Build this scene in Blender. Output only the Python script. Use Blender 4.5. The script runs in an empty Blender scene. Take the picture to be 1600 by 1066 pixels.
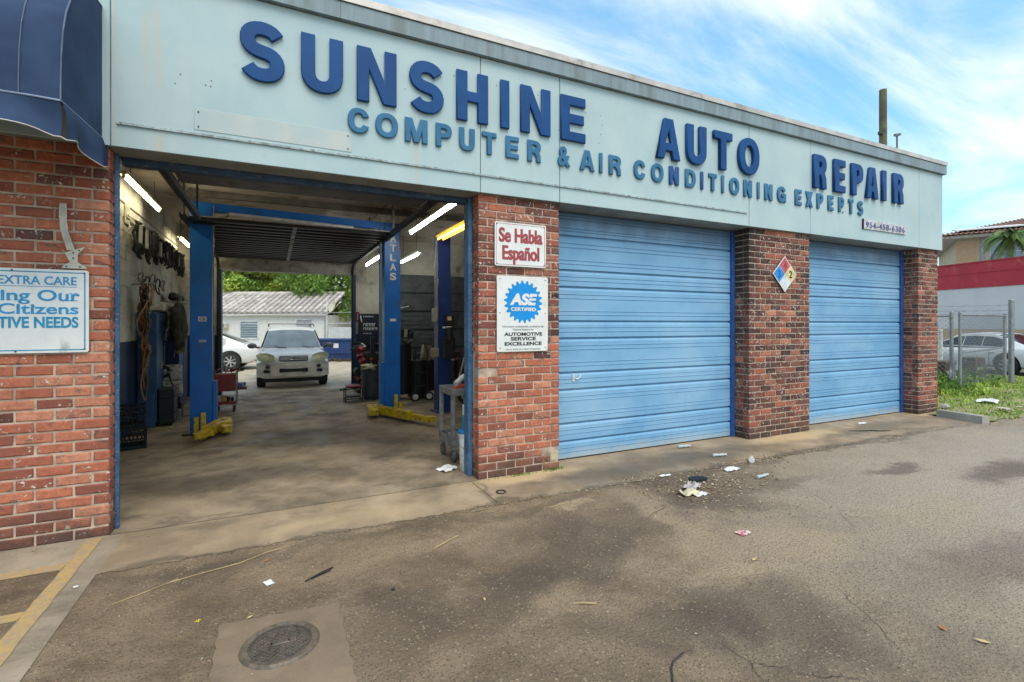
import bpy, math, random
from mathutils import Vector, Matrix
R = math.radians
rnd = random.Random(7)
sc = bpy.context.scene
COL = sc.collection

# ---------------------------------------------------------------- camera, sky, sun, exposure
H_EYE, D_EYE, YAW = 1.66, 4.84, 25.87
cam_d = bpy.data.cameras.new('camera'); cam = bpy.data.objects.new('camera', cam_d); COL.objects.link(cam)
cam.location = (0, -D_EYE, H_EYE); cam.rotation_euler = (R(90), 0, R(-YAW))
cam_d.sensor_width = 36; cam_d.lens = 17.26; cam_d.shift_y = -26.5/1600
cam_d.clip_end = 2000; cam_d.clip_start = 0.05
sc.camera = cam
SUN_EL, SUN_AZ = 58, 178          # azimuth clockwise from +y: behind the camera, a little left
w = bpy.data.worlds.new('World'); sc.world = w; w.use_nodes = True
nt = w.node_tree; nt.nodes.clear()
def wn(t, **k):
    n = nt.nodes.new(t)
    for a, b in k.items(): setattr(n, a, b)
    return n
out = wn('ShaderNodeOutputWorld'); bg = wn('ShaderNodeBackground'); bg.inputs[1].default_value = 0.15
sky = wn('ShaderNodeTexSky', sky_type='NISHITA'); sky.sun_disc = False
sky.sun_elevation = R(SUN_EL); sky.sun_rotation = R(SUN_AZ); sky.air_density = 1.0; sky.dust_density = .6; sky.ozone_density = 1.6
tc = wn('ShaderNodeTexCoord'); sep = wn('ShaderNodeSeparateXYZ'); nt.links.new(tc.outputs['Generated'], sep.inputs[0])
def wm(op, a, b=None, c=None, clamp=False):
    n = wn('ShaderNodeMath', operation=op); n.use_clamp = clamp
    for i, v in enumerate((a, b, c)):
        if v is None: continue
        if isinstance(v, (int, float)): n.inputs[i].default_value = v
        else: nt.links.new(v, n.inputs[i])
    return n.outputs[0]
zz = wm('ADD', wm('MAXIMUM', sep.outputs[2], 0.0), .22)
cu = wm('DIVIDE', sep.outputs[0], zz); cv = wm('DIVIDE', sep.outputs[1], zz)
cmb = wn('ShaderNodeCombineXYZ'); nt.links.new(cu, cmb.inputs[0]); nt.links.new(cv, cmb.inputs[1])
mp = wn('ShaderNodeMapping'); mp.inputs['Rotation'].default_value = (0, 0, R(-32)); mp.inputs['Scale'].default_value = (.55, 1.5, 1)
nt.links.new(cmb.outputs[0], mp.inputs[0])
n1 = wn('ShaderNodeTexNoise'); n1.inputs['Scale'].default_value = 1.25; n1.inputs['Detail'].default_value = 9; n1.inputs['Roughness'].default_value = .62; n1.inputs['Distortion'].default_value = .7
nt.links.new(mp.outputs[0], n1.inputs[0])
n2 = wn('ShaderNodeTexNoise'); n2.inputs['Scale'].default_value = .55; n2.inputs['Detail'].default_value = 3
nt.links.new(cmb.outputs[0], n2.inputs[0])
cl = wm('ADD', wm('MULTIPLY', n1.outputs[0], .8), wm('MULTIPLY', n2.outputs[0], .5))
mr = wn('ShaderNodeMapRange', interpolation_type='SMOOTHSTEP'); mr.inputs[1].default_value = .50; mr.inputs[2].default_value = .80
nt.links.new(cl, mr.inputs[0])
mixs = wn('ShaderNodeMix', data_type='RGBA'); nt.links.new(wm('MULTIPLY', mr.outputs[0], .93), mixs.inputs[0])
hs = wn('ShaderNodeMix', data_type='RGBA', blend_type='MULTIPLY'); hs.inputs[0].default_value = 1
gr = wn('ShaderNodeMix', data_type='RGBA'); nt.links.new(wm('MULTIPLY', wm('MAXIMUM', sep.outputs[2], 0.0), 1.7, clamp=True), gr.inputs[0])
gr.inputs[6].default_value = (.56, .76, .82, 1); gr.inputs[7].default_value = (.98, 1.36, 1.22, 1); nt.links.new(gr.outputs[2], hs.inputs[7])
nt.links.new(sky.outputs[0], hs.inputs[6])
nt.links.new(hs.outputs[2], mixs.inputs[6]); mixs.inputs[7].default_value = (5.2, 5.2, 5.2, 1)
nt.links.new(mixs.outputs[2], bg.inputs[0]); nt.links.new(bg.outputs[0], out.inputs[0])
sd = bpy.data.lights.new('sun', 'SUN'); sd.energy = 1.5; sd.angle = R(38); sd.color = (1, .93, .82)
sun = bpy.data.objects.new('sun', sd); COL.objects.link(sun)
sdir = Vector((math.sin(R(SUN_AZ))*math.cos(R(SUN_EL)), math.cos(R(SUN_AZ))*math.cos(R(SUN_EL)), math.sin(R(SUN_EL))))
sun.rotation_euler = sdir.to_track_quat('Z', 'Y').to_euler(); sun.location = (0, -20, 30)
sc.view_settings.view_transform = 'Standard'; sc.view_settings.look = 'None'
sc.view_settings.gamma = 1; sc.view_settings.use_curve_mapping = False; sc.view_settings.exposure = 0.82
sc.render.engine = 'CYCLES'
sc.cycles.max_bounces = 10; sc.cycles.diffuse_bounces = 6; sc.cycles.use_denoising = True

# ---------------------------------------------------------------- materials
MATS = {}
class NT:
    def __init__(s, name):
        s.m = bpy.data.materials.new(name); s.m.use_nodes = True; s.t = s.m.node_tree; s.t.nodes.clear()
        s.o = s.n('ShaderNodeOutputMaterial'); s.b = s.n('ShaderNodeBsdfPrincipled'); s.l(s.b.outputs[0], s.o.inputs[0])
        MATS[name] = s.m
    def n(s, t, **k):
        x = s.t.nodes.new(t)
        for a, b in k.items(): setattr(x, a, b)
        return x
    def l(s, a, b): s.t.links.new(a, b)
    def pos(s, world=True):
        if world: return s.n('ShaderNodeNewGeometry').outputs['Position']
        return s.n('ShaderNodeTexCoord').outputs['Object']
    def map(s, v, scale=(1,1,1), rot=(0,0,0), loc=(0,0,0)):
        m = s.n('ShaderNodeMapping'); m.inputs['Scale'].default_value = scale; m.inputs['Rotation'].default_value = rot; m.inputs['Location'].default_value = loc
        s.l(v, m.inputs[0]); return m.outputs[0]
    def noise(s, v, scale, detail=5, rough=.55, dist=0):
        n = s.n('ShaderNodeTexNoise'); n.inputs['Scale'].default_value = scale; n.inputs['Detail'].default_value = detail
        n.inputs['Roughness'].default_value = rough; n.inputs['Distortion'].default_value = dist; s.l(v, n.inputs[0]); return n.outputs[0]
    def vor(s, v, scale, feat='F1', out=0):
        n = s.n('ShaderNodeTexVoronoi', feature=feat); n.inputs['Scale'].default_value = scale; s.l(v, n.inputs[0]); return n.outputs[out]
    def math(s, op, a, b=None, c=None, clamp=False):
        n = s.n('ShaderNodeMath', operation=op); n.use_clamp = clamp
        for i, v in enumerate((a, b, c)):
            if v is None: continue
            if isinstance(v, (int, float)): n.inputs[i].default_value = v
            else: s.l(v, n.inputs[i])
        return n.outputs[0]
    def ramp(s, v, a, b, lo=0., hi=1.):
        n = s.n('ShaderNodeMapRange', interpolation_type='SMOOTHSTEP')
        for i, q in ((1, a), (2, b), (3, lo), (4, hi)): n.inputs[i].default_value = q
        s.l(v, n.inputs[0]); return n.outputs[0]
    def mix(s, f, a, b, mode='MIX'):
        n = s.n('ShaderNodeMix', data_type='RGBA', blend_type=mode)
        for i, v in ((0, f), (6, a), (7, b)):
            if isinstance(v, (int, float)): n.inputs[i].default_value = v
            elif isinstance(v, tuple): n.inputs[i].default_value = (*v[:3], 1)
            else: s.l(v, n.inputs[i])
        return n.outputs[2]
    def bump(s, h, strength=.3, dist=.01):
        n = s.n('ShaderNodeBump'); n.inputs['Strength'].default_value = strength; n.inputs['Distance'].default_value = dist
        s.l(h, n.inputs['Height']); s.l(n.outputs[0], s.b.inputs['Normal'])
    def fin(s, col, rough=.7, metal=0., spec=.4):
        for k, v in (('Base Color', col), ('Roughness', rough), ('Metallic', metal), ('Specular IOR Level', spec)):
            if isinstance(v, (int, float)): s.b.inputs[k].default_value = v
            elif isinstance(v, tuple): s.b.inputs[k].default_value = (*v[:3], 1)
            else: s.l(v, s.b.inputs[k])
        return s.m
def M(name, col, rough=.6, metal=0., var=.25, scale=6, dirt=None, damt=.5, dscale=3, bump=.1, bscale=80, world=False, spec=.4, streak=False):
    if name in MATS: return MATS[name]
    t = NT(name); P = t.pos(world)
    Q = t.map(P, (1, 1, .12)) if streak else P
    n = t.noise(Q, scale, 6)
    dark = tuple(c*(1-var) for c in col); lite = tuple(min(1, c*(1+var*.7)) for c in col)
    c = t.mix(t.ramp(n, .3, .7), dark, lite)
    if dirt:
        d = t.noise(Q, dscale, 8, .65, .3)
        c = t.mix(t.ramp(d, .62-damt*.3, .78-damt*.15), c, dirt)
    if bump: t.bump(t.noise(P, bscale, 3), bump, .003)
    return t.fin(c, rough, metal, spec)
def EM(name, col, strength):
    t = NT(name); t.b.inputs['Emission Color'].default_value = (*col, 1); t.b.inputs['Emission Strength'].default_value = strength
    return t.fin((.8, .8, .8), .5)
def glass_mat(name, col, rough=.06):
    t = NT(name); return t.fin(t.mix(t.ramp(t.noise(t.pos(False), 2.5, 3), .3, .7), tuple(c*.7 for c in col), col), rough, 0, .9)

# ---------------------------------------------------------------- mesh building
class MB:
    def __init__(s): s.v = []; s.f = []
    def add(s, vs, fs):
        o = len(s.v); s.v += [tuple(v) for v in vs]; s.f += [tuple(i+o for i in f) for f in fs]; return s
    def box(s, x0, y0, z0, x1, y1, z1):
        return s.add([(x0,y0,z0),(x1,y0,z0),(x1,y1,z0),(x0,y1,z0),(x0,y0,z1),(x1,y0,z1),(x1,y1,z1),(x0,y1,z1)],
                     [(0,3,2,1),(4,5,6,7),(0,1,5,4),(1,2,6,5),(2,3,7,6),(3,0,4,7)])
    def obox(s, c, size, rot=0, tilt=(0,0)):
        m = Matrix.Translation(c) @ Matrix.Rotation(rot, 4, 'Z') @ Matrix.Rotation(tilt[0], 4, 'X') @ Matrix.Rotation(tilt[1], 4, 'Y')
        a, b, d = (q/2 for q in size); o = MB().box(-a, -b, -d, a, b, d)
        return s.add([m @ Vector(v) for v in o.v], o.f)
    def cbox(s, x0, y0, z0, x1, y1, z1, c=.01):
        # box with chamfered edges: three nested slabs hull
        c = min(c, (x1-x0)/2.01, (y1-y0)/2.01, (z1-z0)/2.01)
        vs = []
        for z, k in ((z0, c), (z0+c, 0), (z1-c, 0), (z1, c)):
            e = c if k == 0 else c*1.0
            i = k
            vs += [(x0+i+(c if k==0 else 0)*1, y0+i, z), (x1-i-(c if k==0 else 0), y0+i, z), (x1-i, y0+i+(c if k==0 else 0), z), (x1-i, y1-i-(c if k==0 else 0), z),
                   (x1-i-(c if k==0 else 0), y1-i, z), (x0+i+(c if k==0 else 0), y1-i, z), (x0+i, y1-i-(c if k==0 else 0), z), (x0+i, y0+i+(c if k==0 else 0), z)]
        fs = [(7,6,5,4,3,2,1,0), tuple(range(24, 32))]
        for r in range(3):
            for i in range(8): fs.append((r*8+i, r*8+(i+1)%8, r*8+8+(i+1)%8, r*8+8+i))
        return s.add(vs, fs)
    def cyl(s, p0, p1, r, n=10, r2=None, caps=True):
        p0, p1 = Vector(p0), Vector(p1); r2 = r if r2 is None else r2
        q = (p1-p0).to_track_quat('Z', 'Y'); vs = []
        for p, rr in ((p0, r), (p1, r2)):
            for i in range(n):
                a = 2*math.pi*i/n; vs.append(p + q @ Vector((rr*math.cos(a), rr*math.sin(a), 0)))
        fs = [(i, (i+1)%n, n+(i+1)%n, n+i) for i in range(n)]
        if caps: fs += [tuple(range(n-1, -1, -1)), tuple(range(n, 2*n))]
        return s.add(vs, fs)
    def tube(s, pts, r, n=6, closed=False):
        pts = [Vector(p) for p in pts]; m = len(pts); vs = []; up = Vector((.13, .21, 1)).normalized()
        for i, p in enumerate(pts):
            a = pts[(i-1) % m] if (closed or i) else p; b = pts[(i+1) % m] if (closed or i < m-1) else p
            t = (b-a); t = t.normalized() if t.length > 1e-9 else Vector((0,0,1))
            u = t.cross(up); u = u.normalized() if u.length > 1e-4 else Vector((1,0,0)); w_ = t.cross(u)
            rr = r[i] if isinstance(r, (list, tuple)) else r
            for k in range(n):
                g = 2*math.pi*k/n; vs.append(p + u*rr*math.cos(g) + w_*rr*math.sin(g))
        fs = []
        for i in range(m if closed else m-1):
            j = (i+1) % m
            for k in range(n): fs.append((i*n+k, i*n+(k+1)%n, j*n+(k+1)%n, j*n+k))
        if not closed: fs += [tuple(range(n)), tuple((m-1)*n+k for k in range(n-1, -1, -1))]
        return s.add(vs, fs)
    def lathe(s, prof, n=20, c=(0,0,0), axis='Z', closed=False):
        vs = []; m = len(prof)
        for i in range(n):
            a = 2*math.pi*i/n
            for r, h in prof:
                x, y = r*math.cos(a), r*math.sin(a)
                p = (x, y, h) if axis == 'Z' else ((x, h, y) if axis == 'Y' else (h, x, y))
                vs.append((p[0]+c[0], p[1]+c[1], p[2]+c[2]))
        fs = []
        for i in range(n):
            j = (i+1) % n
            for k in range(m-1 if not closed else m): fs.append((i*m+k, j*m+k, j*m+(k+1)%m, i*m+(k+1)%m))
        return s.add(vs, fs)
    def prism(s, poly, a0, a1, plane='XY'):
        # poly extruded from a0 to a1 along the remaining axis
        def P(p, h): return (p[0], p[1], h) if plane == 'XY' else ((p[0], h, p[1]) if plane == 'XZ' else (h, p[0], p[1]))
        n = len(poly); vs = [P(p, a0) for p in poly]+[P(p, a1) for p in poly]
        return s.add(vs, [tuple(range(n-1, -1, -1)), tuple(range(n, 2*n))]+[(i, (i+1)%n, n+(i+1)%n, n+i) for i in range(n)])
    def quad(s, *p): return s.add(p, [tuple(range(len(p)))])
    def ell(s, c, r, nu=12, nv=8, jit=0, seed=0):
        g = random.Random(seed); vs = []; fs = []
        for j in range(1, nv):
            for i in range(nu):
                a, b = 2*math.pi*i/nu, math.pi*j/nv; k = 1+g.uniform(-jit, jit)
                vs.append((c[0]+r[0]*k*math.sin(b)*math.cos(a), c[1]+r[1]*k*math.sin(b)*math.sin(a), c[2]+r[2]*k*math.cos(b)))
        vs += [(c[0], c[1], c[2]+r[2]), (c[0], c[1], c[2]-r[2])]; T, B = len(vs)-2, len(vs)-1
        for j in range(nv-2):
            for i in range(nu): fs.append((j*nu+i, (j+1)*nu+i, (j+1)*nu+(i+1)%nu, j*nu+(i+1)%nu))
        for i in range(nu): fs += [(T, i, (i+1)%nu), (B, (nv-2)*nu+(i+1)%nu, (nv-2)*nu+i)]
        return s.add(vs, fs)
    def grid(s, fn, nu, nv, flip=False):
        vs = [fn(i/nu, j/nv) for j in range(nv+1) for i in range(nu+1)]; fs = []
        for j in range(nv):
            for i in range(nu):
                a = j*(nu+1)+i; q = (a, a+1, a+nu+2, a+nu+1); fs.append(q[::-1] if flip else q)
        return s.add(vs, fs)
    def build(s, name, mat, parent=None, smooth=35, mesh_only=False):
        off = OFF.get(parent.name, Vector((0,0,0))) if parent else Vector((0,0,0))
        me = bpy.data.meshes.new(name)
        me.from_pydata([(v[0]-off.x, v[1]-off.y, v[2]-off.z) for v in s.v], [], s.f)
        if mat is not None: me.materials.append(mat)
        if smooth:
            me.polygons.foreach_set('use_smooth', [True]*len(me.polygons)); me.set_sharp_from_angle(angle=R(smooth))
        me.update()
        if mesh_only: return me
        o = bpy.data.objects.new(name, me); COL.objects.link(o)
        if parent: o.parent = parent; OFF[o.name] = off
        return o
OFF = {}
def thing(name, label, cat, loc=(0,0,0), rot=0, group=None, world=True):
    o = bpy.data.objects.new(name, None); COL.objects.link(o); o.empty_display_size = .1
    o.location = loc; o.rotation_euler = (0, 0, rot); o['label'] = label; o['category'] = cat
    if group: o['group'] = group
    OFF[o.name] = Vector(loc) if (world and rot == 0) else Vector((0,0,0))
    return o
def single(mb, name, mat, label, cat, group=None, smooth=35, loc=None):
    """a thing that is one mesh; origin moved to its base"""
    if loc is None:
        xs = [v[0] for v in mb.v]; ys = [v[1] for v in mb.v]; zs = [v[2] for v in mb.v]
        loc = ((min(xs)+max(xs))/2, (min(ys)+max(ys))/2, min(zs))
    mb.v = [(v[0]-loc[0], v[1]-loc[1], v[2]-loc[2]) for v in mb.v]
    o = mb.build(name, mat, None, smooth); o.location = loc
    o['label'] = label; o['category'] = cat
    if group: o['group'] = group
    return o
def struct(mb, name, mat, smooth=0):
    o = mb.build(name, mat, None, smooth); o['kind'] = 'structure'; return o
def stuff(o): o['kind'] = 'stuff'; return o
def copy_tree(o, parent=None):
    c = o.copy(); COL.objects.link(c); OFF[c.name] = OFF.get(o.name, Vector((0,0,0)))
    if parent: c.parent = parent
    for ch in [q for q in KIDS(o)]: copy_tree(ch, c)
    return c
def KIDS(o): return [q for q in o.children]

# ---------------------------------------------------------------- glyphs
def arcp(cx, cy, rx, ry, a0, a1, n=14, e=1.0):
    o = []
    for i in range(n+1):
        a = R(a0+(a1-a0)*i/n); c, s_ = math.cos(a), math.sin(a)
        o.append((cx+rx*math.copysign(abs(c)**e, c), cy+ry*math.copysign(abs(s_)**e, s_)))
    return o
def outline(path, hw):
    L, Rr = [], []
    for i, p in enumerate(path):
        a = path[max(i-1, 0)]; b = path[min(i+1, len(path)-1)]
        d = Vector((b[0]-a[0], b[1]-a[1])).normalized(); n = Vector((-d.y, d.x))
        L.append((p[0]+n.x*hw, p[1]+n.y*hw)); Rr.append((p[0]-n.x*hw, p[1]-n.y*hw))
    return L+Rr[::-1]
def glyph(ch, w, s):
    h = s*.9; e = .88
    rect = lambda x0, y0, x1, y1: [(x0,y0),(x1,y0),(x1,y1),(x0,y1)]
    if ch == 'I': return [rect(0, 0, w, 1)]
    if ch == 'E': return [[(0,0),(w,0),(w,h),(s,h),(s,.5-h/2),(w*.93,.5-h/2),(w*.93,.5+h/2),(s,.5+h/2),(s,1-h),(w,1-h),(w,1),(0,1)]]
    if ch == 'H': return [[(0,0),(s,0),(s,.5-h/2),(w-s,.5-h/2),(w-s,0),(w,0),(w,1),(w-s,1),(w-s,.5+h/2),(s,.5+h/2),(s,1),(0,1)]]
    if ch == 'T': return [[(w/2-s/2,0),(w/2+s/2,0),(w/2+s/2,1-h),(w,1-h),(w,1),(0,1),(0,1-h),(w/2-s/2,1-h)]]
    if ch == 'N': return [[(0,0),(s*.95,0),(s*.95,.66),(w-s*1.1,0),(w,0),(w,1),(w-s*.95,1),(w-s*.95,.36),(s*1.1,1),(0,1)]]
    if ch == 'M': return [[(0,0),(s,0),(s,.7),(w/2-s*.5,0),(w/2+s*.5,0),(w-s,.7),(w-s,0),(w,0),(w,1),(w-s*1.4,1),(w/2,.36),(s*1.4,1),(0,1)]]
    if ch == 'A': return [[(0,0),(s*1.02,0),(s*1.02+.21*(w/2-.6*s),.21),(w-s*1.02-.21*(w/2-.6*s),.21),(w-s*1.02,0),(w,0),(w/2+s*.62,1),(w/2-s*.62,1)],
                          [(w*.5-w*.16,.38),(w*.5,.78),(w*.5+w*.16,.38)]]
    if ch == 'X': return [[(0,0),(s*1.15,0),(w/2,.5-.17),(w-s*1.15,0),(w,0),(w/2+s*.62,.5),(w,1),(w-s*1.15,1),(w/2,.5+.17),(s*1.15,1),(0,1),(w/2-s*.62,.5)]]
    if ch == 'O': return [arcp(w/2,.5,w/2,.5,0,350,35,e), arcp(w/2,.5,w/2-s,.5-h,0,350,35,.92)]
    if ch == 'U':
        ry = w*.52
        return [[(0,1)]+arcp(w/2,ry,w/2,ry,180,360,14,e)+[(w,1),(w-s,1)]+arcp(w/2,ry,w/2-s,ry-h,360,180,14,e)+[(s,1)]]
    if ch == 'C': return [arcp(w/2,.5,w/2,.5,24,336,28,e)+arcp(w/2,.5,w/2-s,.5-h,330,30,24,e)]
    if ch == 'G': return [arcp(w/2,.5,w/2,.5,28,312,26,e)+[(w*.86,.02),(w,.02),(w,.54),(w*.54,.54),(w*.54,.54-h),(w-s*.95,.54-h),(w-s*.95,.3)]+arcp(w/2,.5,w/2-s,.5-h,318,34,22,e)]
    if ch == 'D': return [[(0,0)]+arcp(w*.42,.5,w*.58,.5,-90,90,16,.85)+[(0,1)], [(s,h)]+arcp(w*.42,.5,w*.58-s,.5-h,-90,90,14,.85)+[(s,1-h)]]
    if ch == 'P': return [[(0,0),(s,0),(s,.4)]+arcp(w*.5,.7,w*.5,.3,-90,90,12,.8)+[(0,1)], [(s,.4+h)]+arcp(w*.5,.7,w*.5-s,.3-h,-90,90,10,.85)+[(s,1-h)]]
    if ch == 'R': return [[(0,0),(s,0),(s,.42),(w*.5,.42),(w-s*1.05,.25),(w-s,0),(w,0),(w-.02,.3),(w*.86,.46)]+arcp(w*.52,.72,w*.48,.28,-55,90,12,.82)+[(0,1)],
                          [(s,.42+h)]+arcp(w*.5,.71,w*.5-s,.29-h,-90,90,10,.85)+[(s,1-h)]]
    if ch == 'r': return [[(0,0),(s,0),(s,.42),(w*.5,.42),(w*.7,.34),(w*.8,.4)]+arcp(w*.52,.72,w*.48,.28,-55,90,12,.82)+[(0,1)],
                          [(s,.42+h)]+arcp(w*.5,.71,w*.5-s,.29-h,-90,90,10,.85)+[(s,1-h)]]
    if ch == 'S':
        hw = h*.5; rx = w/2-s/2; ry = (1-h)/4
        p = arcp(w/2, .75-hw/2, rx, ry, 22, 262, 16, .9)+arcp(w/2, .25+hw/2, rx, ry, 82, -158, 16, .9)
        for _ in range(2):
            p = [p[0]]+[tuple((p[i-1][k]+2*p[i][k]+p[i+1][k])/4 for k in (0,1)) for i in range(1, len(p)-1)]+[p[-1]]
        return [outline(p, s*.5)]
def polys_to_mesh(polys, extrude, bevel, name='glyph'):
    cu = bpy.data.curves.new(name, 'CURVE'); cu.dimensions = '2D'; cu.fill_mode = 'BOTH'
    cu.extrude = extrude; cu.bevel_depth = bevel; cu.bevel_resolution = 0
    for p in polys:
        sp = cu.splines.new('POLY'); sp.points.add(len(p)-1); sp.use_cyclic_u = True
        for i, q in enumerate(p): sp.points[i].co = (q[0], q[1], 0, 1)
    return curve_mesh(cu)
def curve_mesh(cu):
    ob = bpy.data.objects.new('tmp', cu); COL.objects.link(ob)
    dg = bpy.context.evaluated_depsgraph_get(); dg.update()
    me = bpy.data.meshes.new_from_object(ob.evaluated_get(dg)); bpy.data.objects.remove(ob); bpy.data.curves.remove(cu)
    return me
def vtx(me): return [v.co.copy() for v in me.vertices]
def raised(ch, x0, x1, z0, z1, yback, depth, s, mat, parent):
    """one raised letter standing on a wall that faces -y"""
    hh = z1-z0; ww = x1-x0
    if ch == '&':
        cu = bpy.data.curves.new('amp', 'FONT'); cu.body = '&'; cu.offset = .03; cu.extrude = .1
        me = curve_mesh(cu); vs = vtx(me); a = [min(v[i] for v in vs) for i in (0,1)]; b = [max(v[i] for v in vs) for i in (0,1)]
        for v in me.vertices: v.co = ((v.co.x-a[0])/(b[0]-a[0])*ww, (v.co.y-a[1])/(b[1]-a[1])*hh, v.co.z/.1*depth/2)
    else:
        me = polys_to_mesh([[(p[0]*hh, p[1]*hh) for p in q] for q in glyph(ch, ww/hh, s)], depth/2-.006, .006)
        # bevel grows the outline by 6 mm: fine
    for v in me.vertices: v.co = (v.co.x+x0, yback-depth/2-.002-v.co.z*1.0, v.co.y+z0)
    me.transform(Matrix.Scale(1, 4)); off = OFF[parent.name]
    for v in me.vertices: v.co -= off
    me.flip_normals() if False else None
    me.materials.clear(); me.materials.append(mat)
    o = bpy.data.objects.new('letter', me); COL.objects.link(o); o.parent = parent; OFF[o.name] = off
    return o
_cap = {}
def text(s_, mat, parent, name, x, z, y, cap, width=None, bold=0., align='L', ext=.0012, shear=0., frame=None, spacing=1.0, vscale=None):
    """flat lettering with left foot at (x, y, z) on a face looking to -y; frame = 4x4 matrix for other faces"""
    cu = bpy.data.curves.new('text', 'FONT'); cu.body = s_; cu.offset = bold; cu.extrude = .02; cu.shear = shear; cu.space_character = spacing
    me = curve_mesh(cu); k = cap/.70
    xs = [v.co.x for v in me.vertices]; a, b = min(xs), max(xs)
    kx = (width/(b-a)) if width else k
    ox = x if align == 'L' else (x-(b-a)*kx/2 if align == 'C' else x-(b-a)*kx)
    off = OFF[parent.name] if parent else Vector((0,0,0))
    for v in me.vertices:
        p = Vector((ox+(v.co.x-a)*kx, y-ext*(v.co.z/.02+1)-.0004, z+v.co.y*k))
        if frame is not None: p = frame @ p
        v.co = p-off
    me.materials.clear(); me.materials.append(mat)
    o = bpy.data.objects.new(name, me); COL.objects.link(o)
    if parent: o.parent = parent; OFF[o.name] = off
    return o
# ================================================================ GROUND
def ellmask(t, P, x, y, rx, ry, rot=0, soft=.5):
    q = t.map(P, (1, 1, 0), (0, 0, 0), (-x, -y, 0))
    q = t.map(q, (1, 1, 1), (0, 0, R(-rot)))
    q = t.map(q, (1/rx, 1/ry, 0))
    d = t.n('ShaderNodeVectorMath', operation='LENGTH'); t.l(q, d.inputs[0])
    return t.ramp(d.outputs['Value'], 1+soft, 1-soft*.9)
def warp(t, P, sc_, amt):
    n = t.n('ShaderNodeTexNoise'); n.inputs['Scale'].default_value = sc_; n.inputs['Detail'].default_value = 5; t.l(P, n.inputs[0])
    a = t.n('ShaderNodeVectorMath', operation='SUBTRACT'); t.l(n.outputs['Color'], a.inputs[0]); a.inputs[1].default_value = (.5, .5, .5)
    b = t.n('ShaderNodeVectorMath', operation='SCALE'); t.l(a.outputs[0], b.inputs[0]); b.inputs['Scale'].default_value = amt
    c = t.n('ShaderNodeVectorMath', operation='ADD'); t.l(P, c.inputs[0]); t.l(b.outputs[0], c.inputs[1]); return c.outputs[0]
def asphalt():
    t = NT('worn_asphalt'); P = t.pos(); W = warp(t, warp(t, P, 1.6, .9), 9, .22)
    c = t.mix(t.ramp(t.noise(P, .9, 9, .66, .4), .34, .66), (.165, .110, .064), (.37, .268, .165))
    c = t.mix(t.ramp(t.noise(P, 3.2, 9, .75), .46, .74, 0, .6), c, (.42, .315, .20))
    # bleached grey part of the lot to the right
    g = ellmask(t, W, 8.5, -3.2, 4.6, 2.6, 0, .55)
    c = t.mix(t.math('MULTIPLY', g, .88), c, (.50, .42, .33))
    g2 = ellmask(t, W, 4.15, -1.22, .75, .30, -12, .5); c = t.mix(t.math('MULTIPLY', g2, .5), c, (.15, .098, .056))
    for x, y, rx, ry, ro, k in ((3.2,-.86,7.5,.07,0,.5),(2.30,-1.50,.70,.40,-10,.62),(1.9,-1.95,.6,.22,10,.7),(1.3,-2.15,.4,.2,30,.65),(.62,-2.05,.35,.28,0,.6),(2.45,-3.0,.55,.35,-20,.75),(1.9,-2.75,.5,.2,-30,.6),
                                (-.6,-.95,.4,.18,10,.4),(3.6,-1.5,.7,.22,-40,.6),(4.75,-1.6,.5,.14,0,.5),(6.5,-1.7,.45,.12,0,.75),(7.5,-2.3,.8,.22,0,.8),(4.5,-3.2,.8,.25,0,.5),(3.4,-.95,.5,.12,0,.6),(9.3,-2.6,.6,.3,0,.5),(.9,-3.0,.9,.4,0,.45)):
        c = t.mix(t.math('MULTIPLY', ellmask(t, W, x, y, rx, ry, ro, .5), k*.85), c, (.095, .068, .047))
    for x, y, rx, ry, ro, k in ((3.0,-1.75,.16,.85,-20,.5),(2.53,-.99,.16,.05,0,.8),(3.6,-2.4,.6,.22,-25,.6),(2.9,-2.55,.4,.12,0,.45),(1.2,-1.15,.3,.09,0,.4),(5.2,-2.5,.7,.3,0,.4),(2.0,-3.1,.35,.12,0,.3)):
        c = t.mix(t.math('MULTIPLY', ellmask(t, W, x, y, rx, ry, ro, .7), k), c, (.50, .38, .24))
    # aggregate
    gw = t.math('SUBTRACT', 1.0, t.math('MULTIPLY', g, .75))
    v = t.n('ShaderNodeTexVoronoi'); v.inputs['Scale'].default_value = 78; t.l(P, v.inputs[0])
    rsep = t.n('ShaderNodeSeparateColor'); t.l(v.outputs['Color'], rsep.inputs[0])
    dot = t.math('MULTIPLY', t.ramp(v.outputs['Distance'], .42, .2), t.ramp(rsep.outputs[0], .50, .72))
    dens = t.ramp(t.noise(P, 1.1, 4), .35, .62, .30, .85)
    vb = t.n('ShaderNodeTexVoronoi'); vb.inputs['Scale'].default_value = 42; t.l(P, vb.inputs[0]); rb = t.n('ShaderNodeSeparateColor'); t.l(vb.outputs['Color'], rb.inputs[0])
    c = t.mix(t.math('MULTIPLY', t.math('MULTIPLY', t.ramp(vb.outputs['Distance'], .36, .22), t.ramp(rb.outputs[0], .80, .88)), dens), c, (.50,.39,.26))
    c = t.mix(t.math('MULTIPLY', t.math('MULTIPLY', dot, dens), gw), c, t.mix(rsep.outputs[1], (.33, .25, .16), (.60, .48, .33)))
    dk = t.math('MULTIPLY', t.ramp(v.outputs['Distance'], .5, .2), t.ramp(rsep.outputs[2], .6, .8))
    c = t.mix(t.math('MULTIPLY', dk, .75), c, (.045, .037, .030))
    fine = t.noise(P, 260, 2); c = t.mix(t.ramp(fine, .3, .7, .0, .35), c, (.07, .06, .05))
    # hairline cracks where the surface is old
    e = t.n('ShaderNodeTexVoronoi', feature='DISTANCE_TO_EDGE'); e.inputs['Scale'].default_value = .75; t.l(warp(t, P, 3, .16), e.inputs[0])
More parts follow.
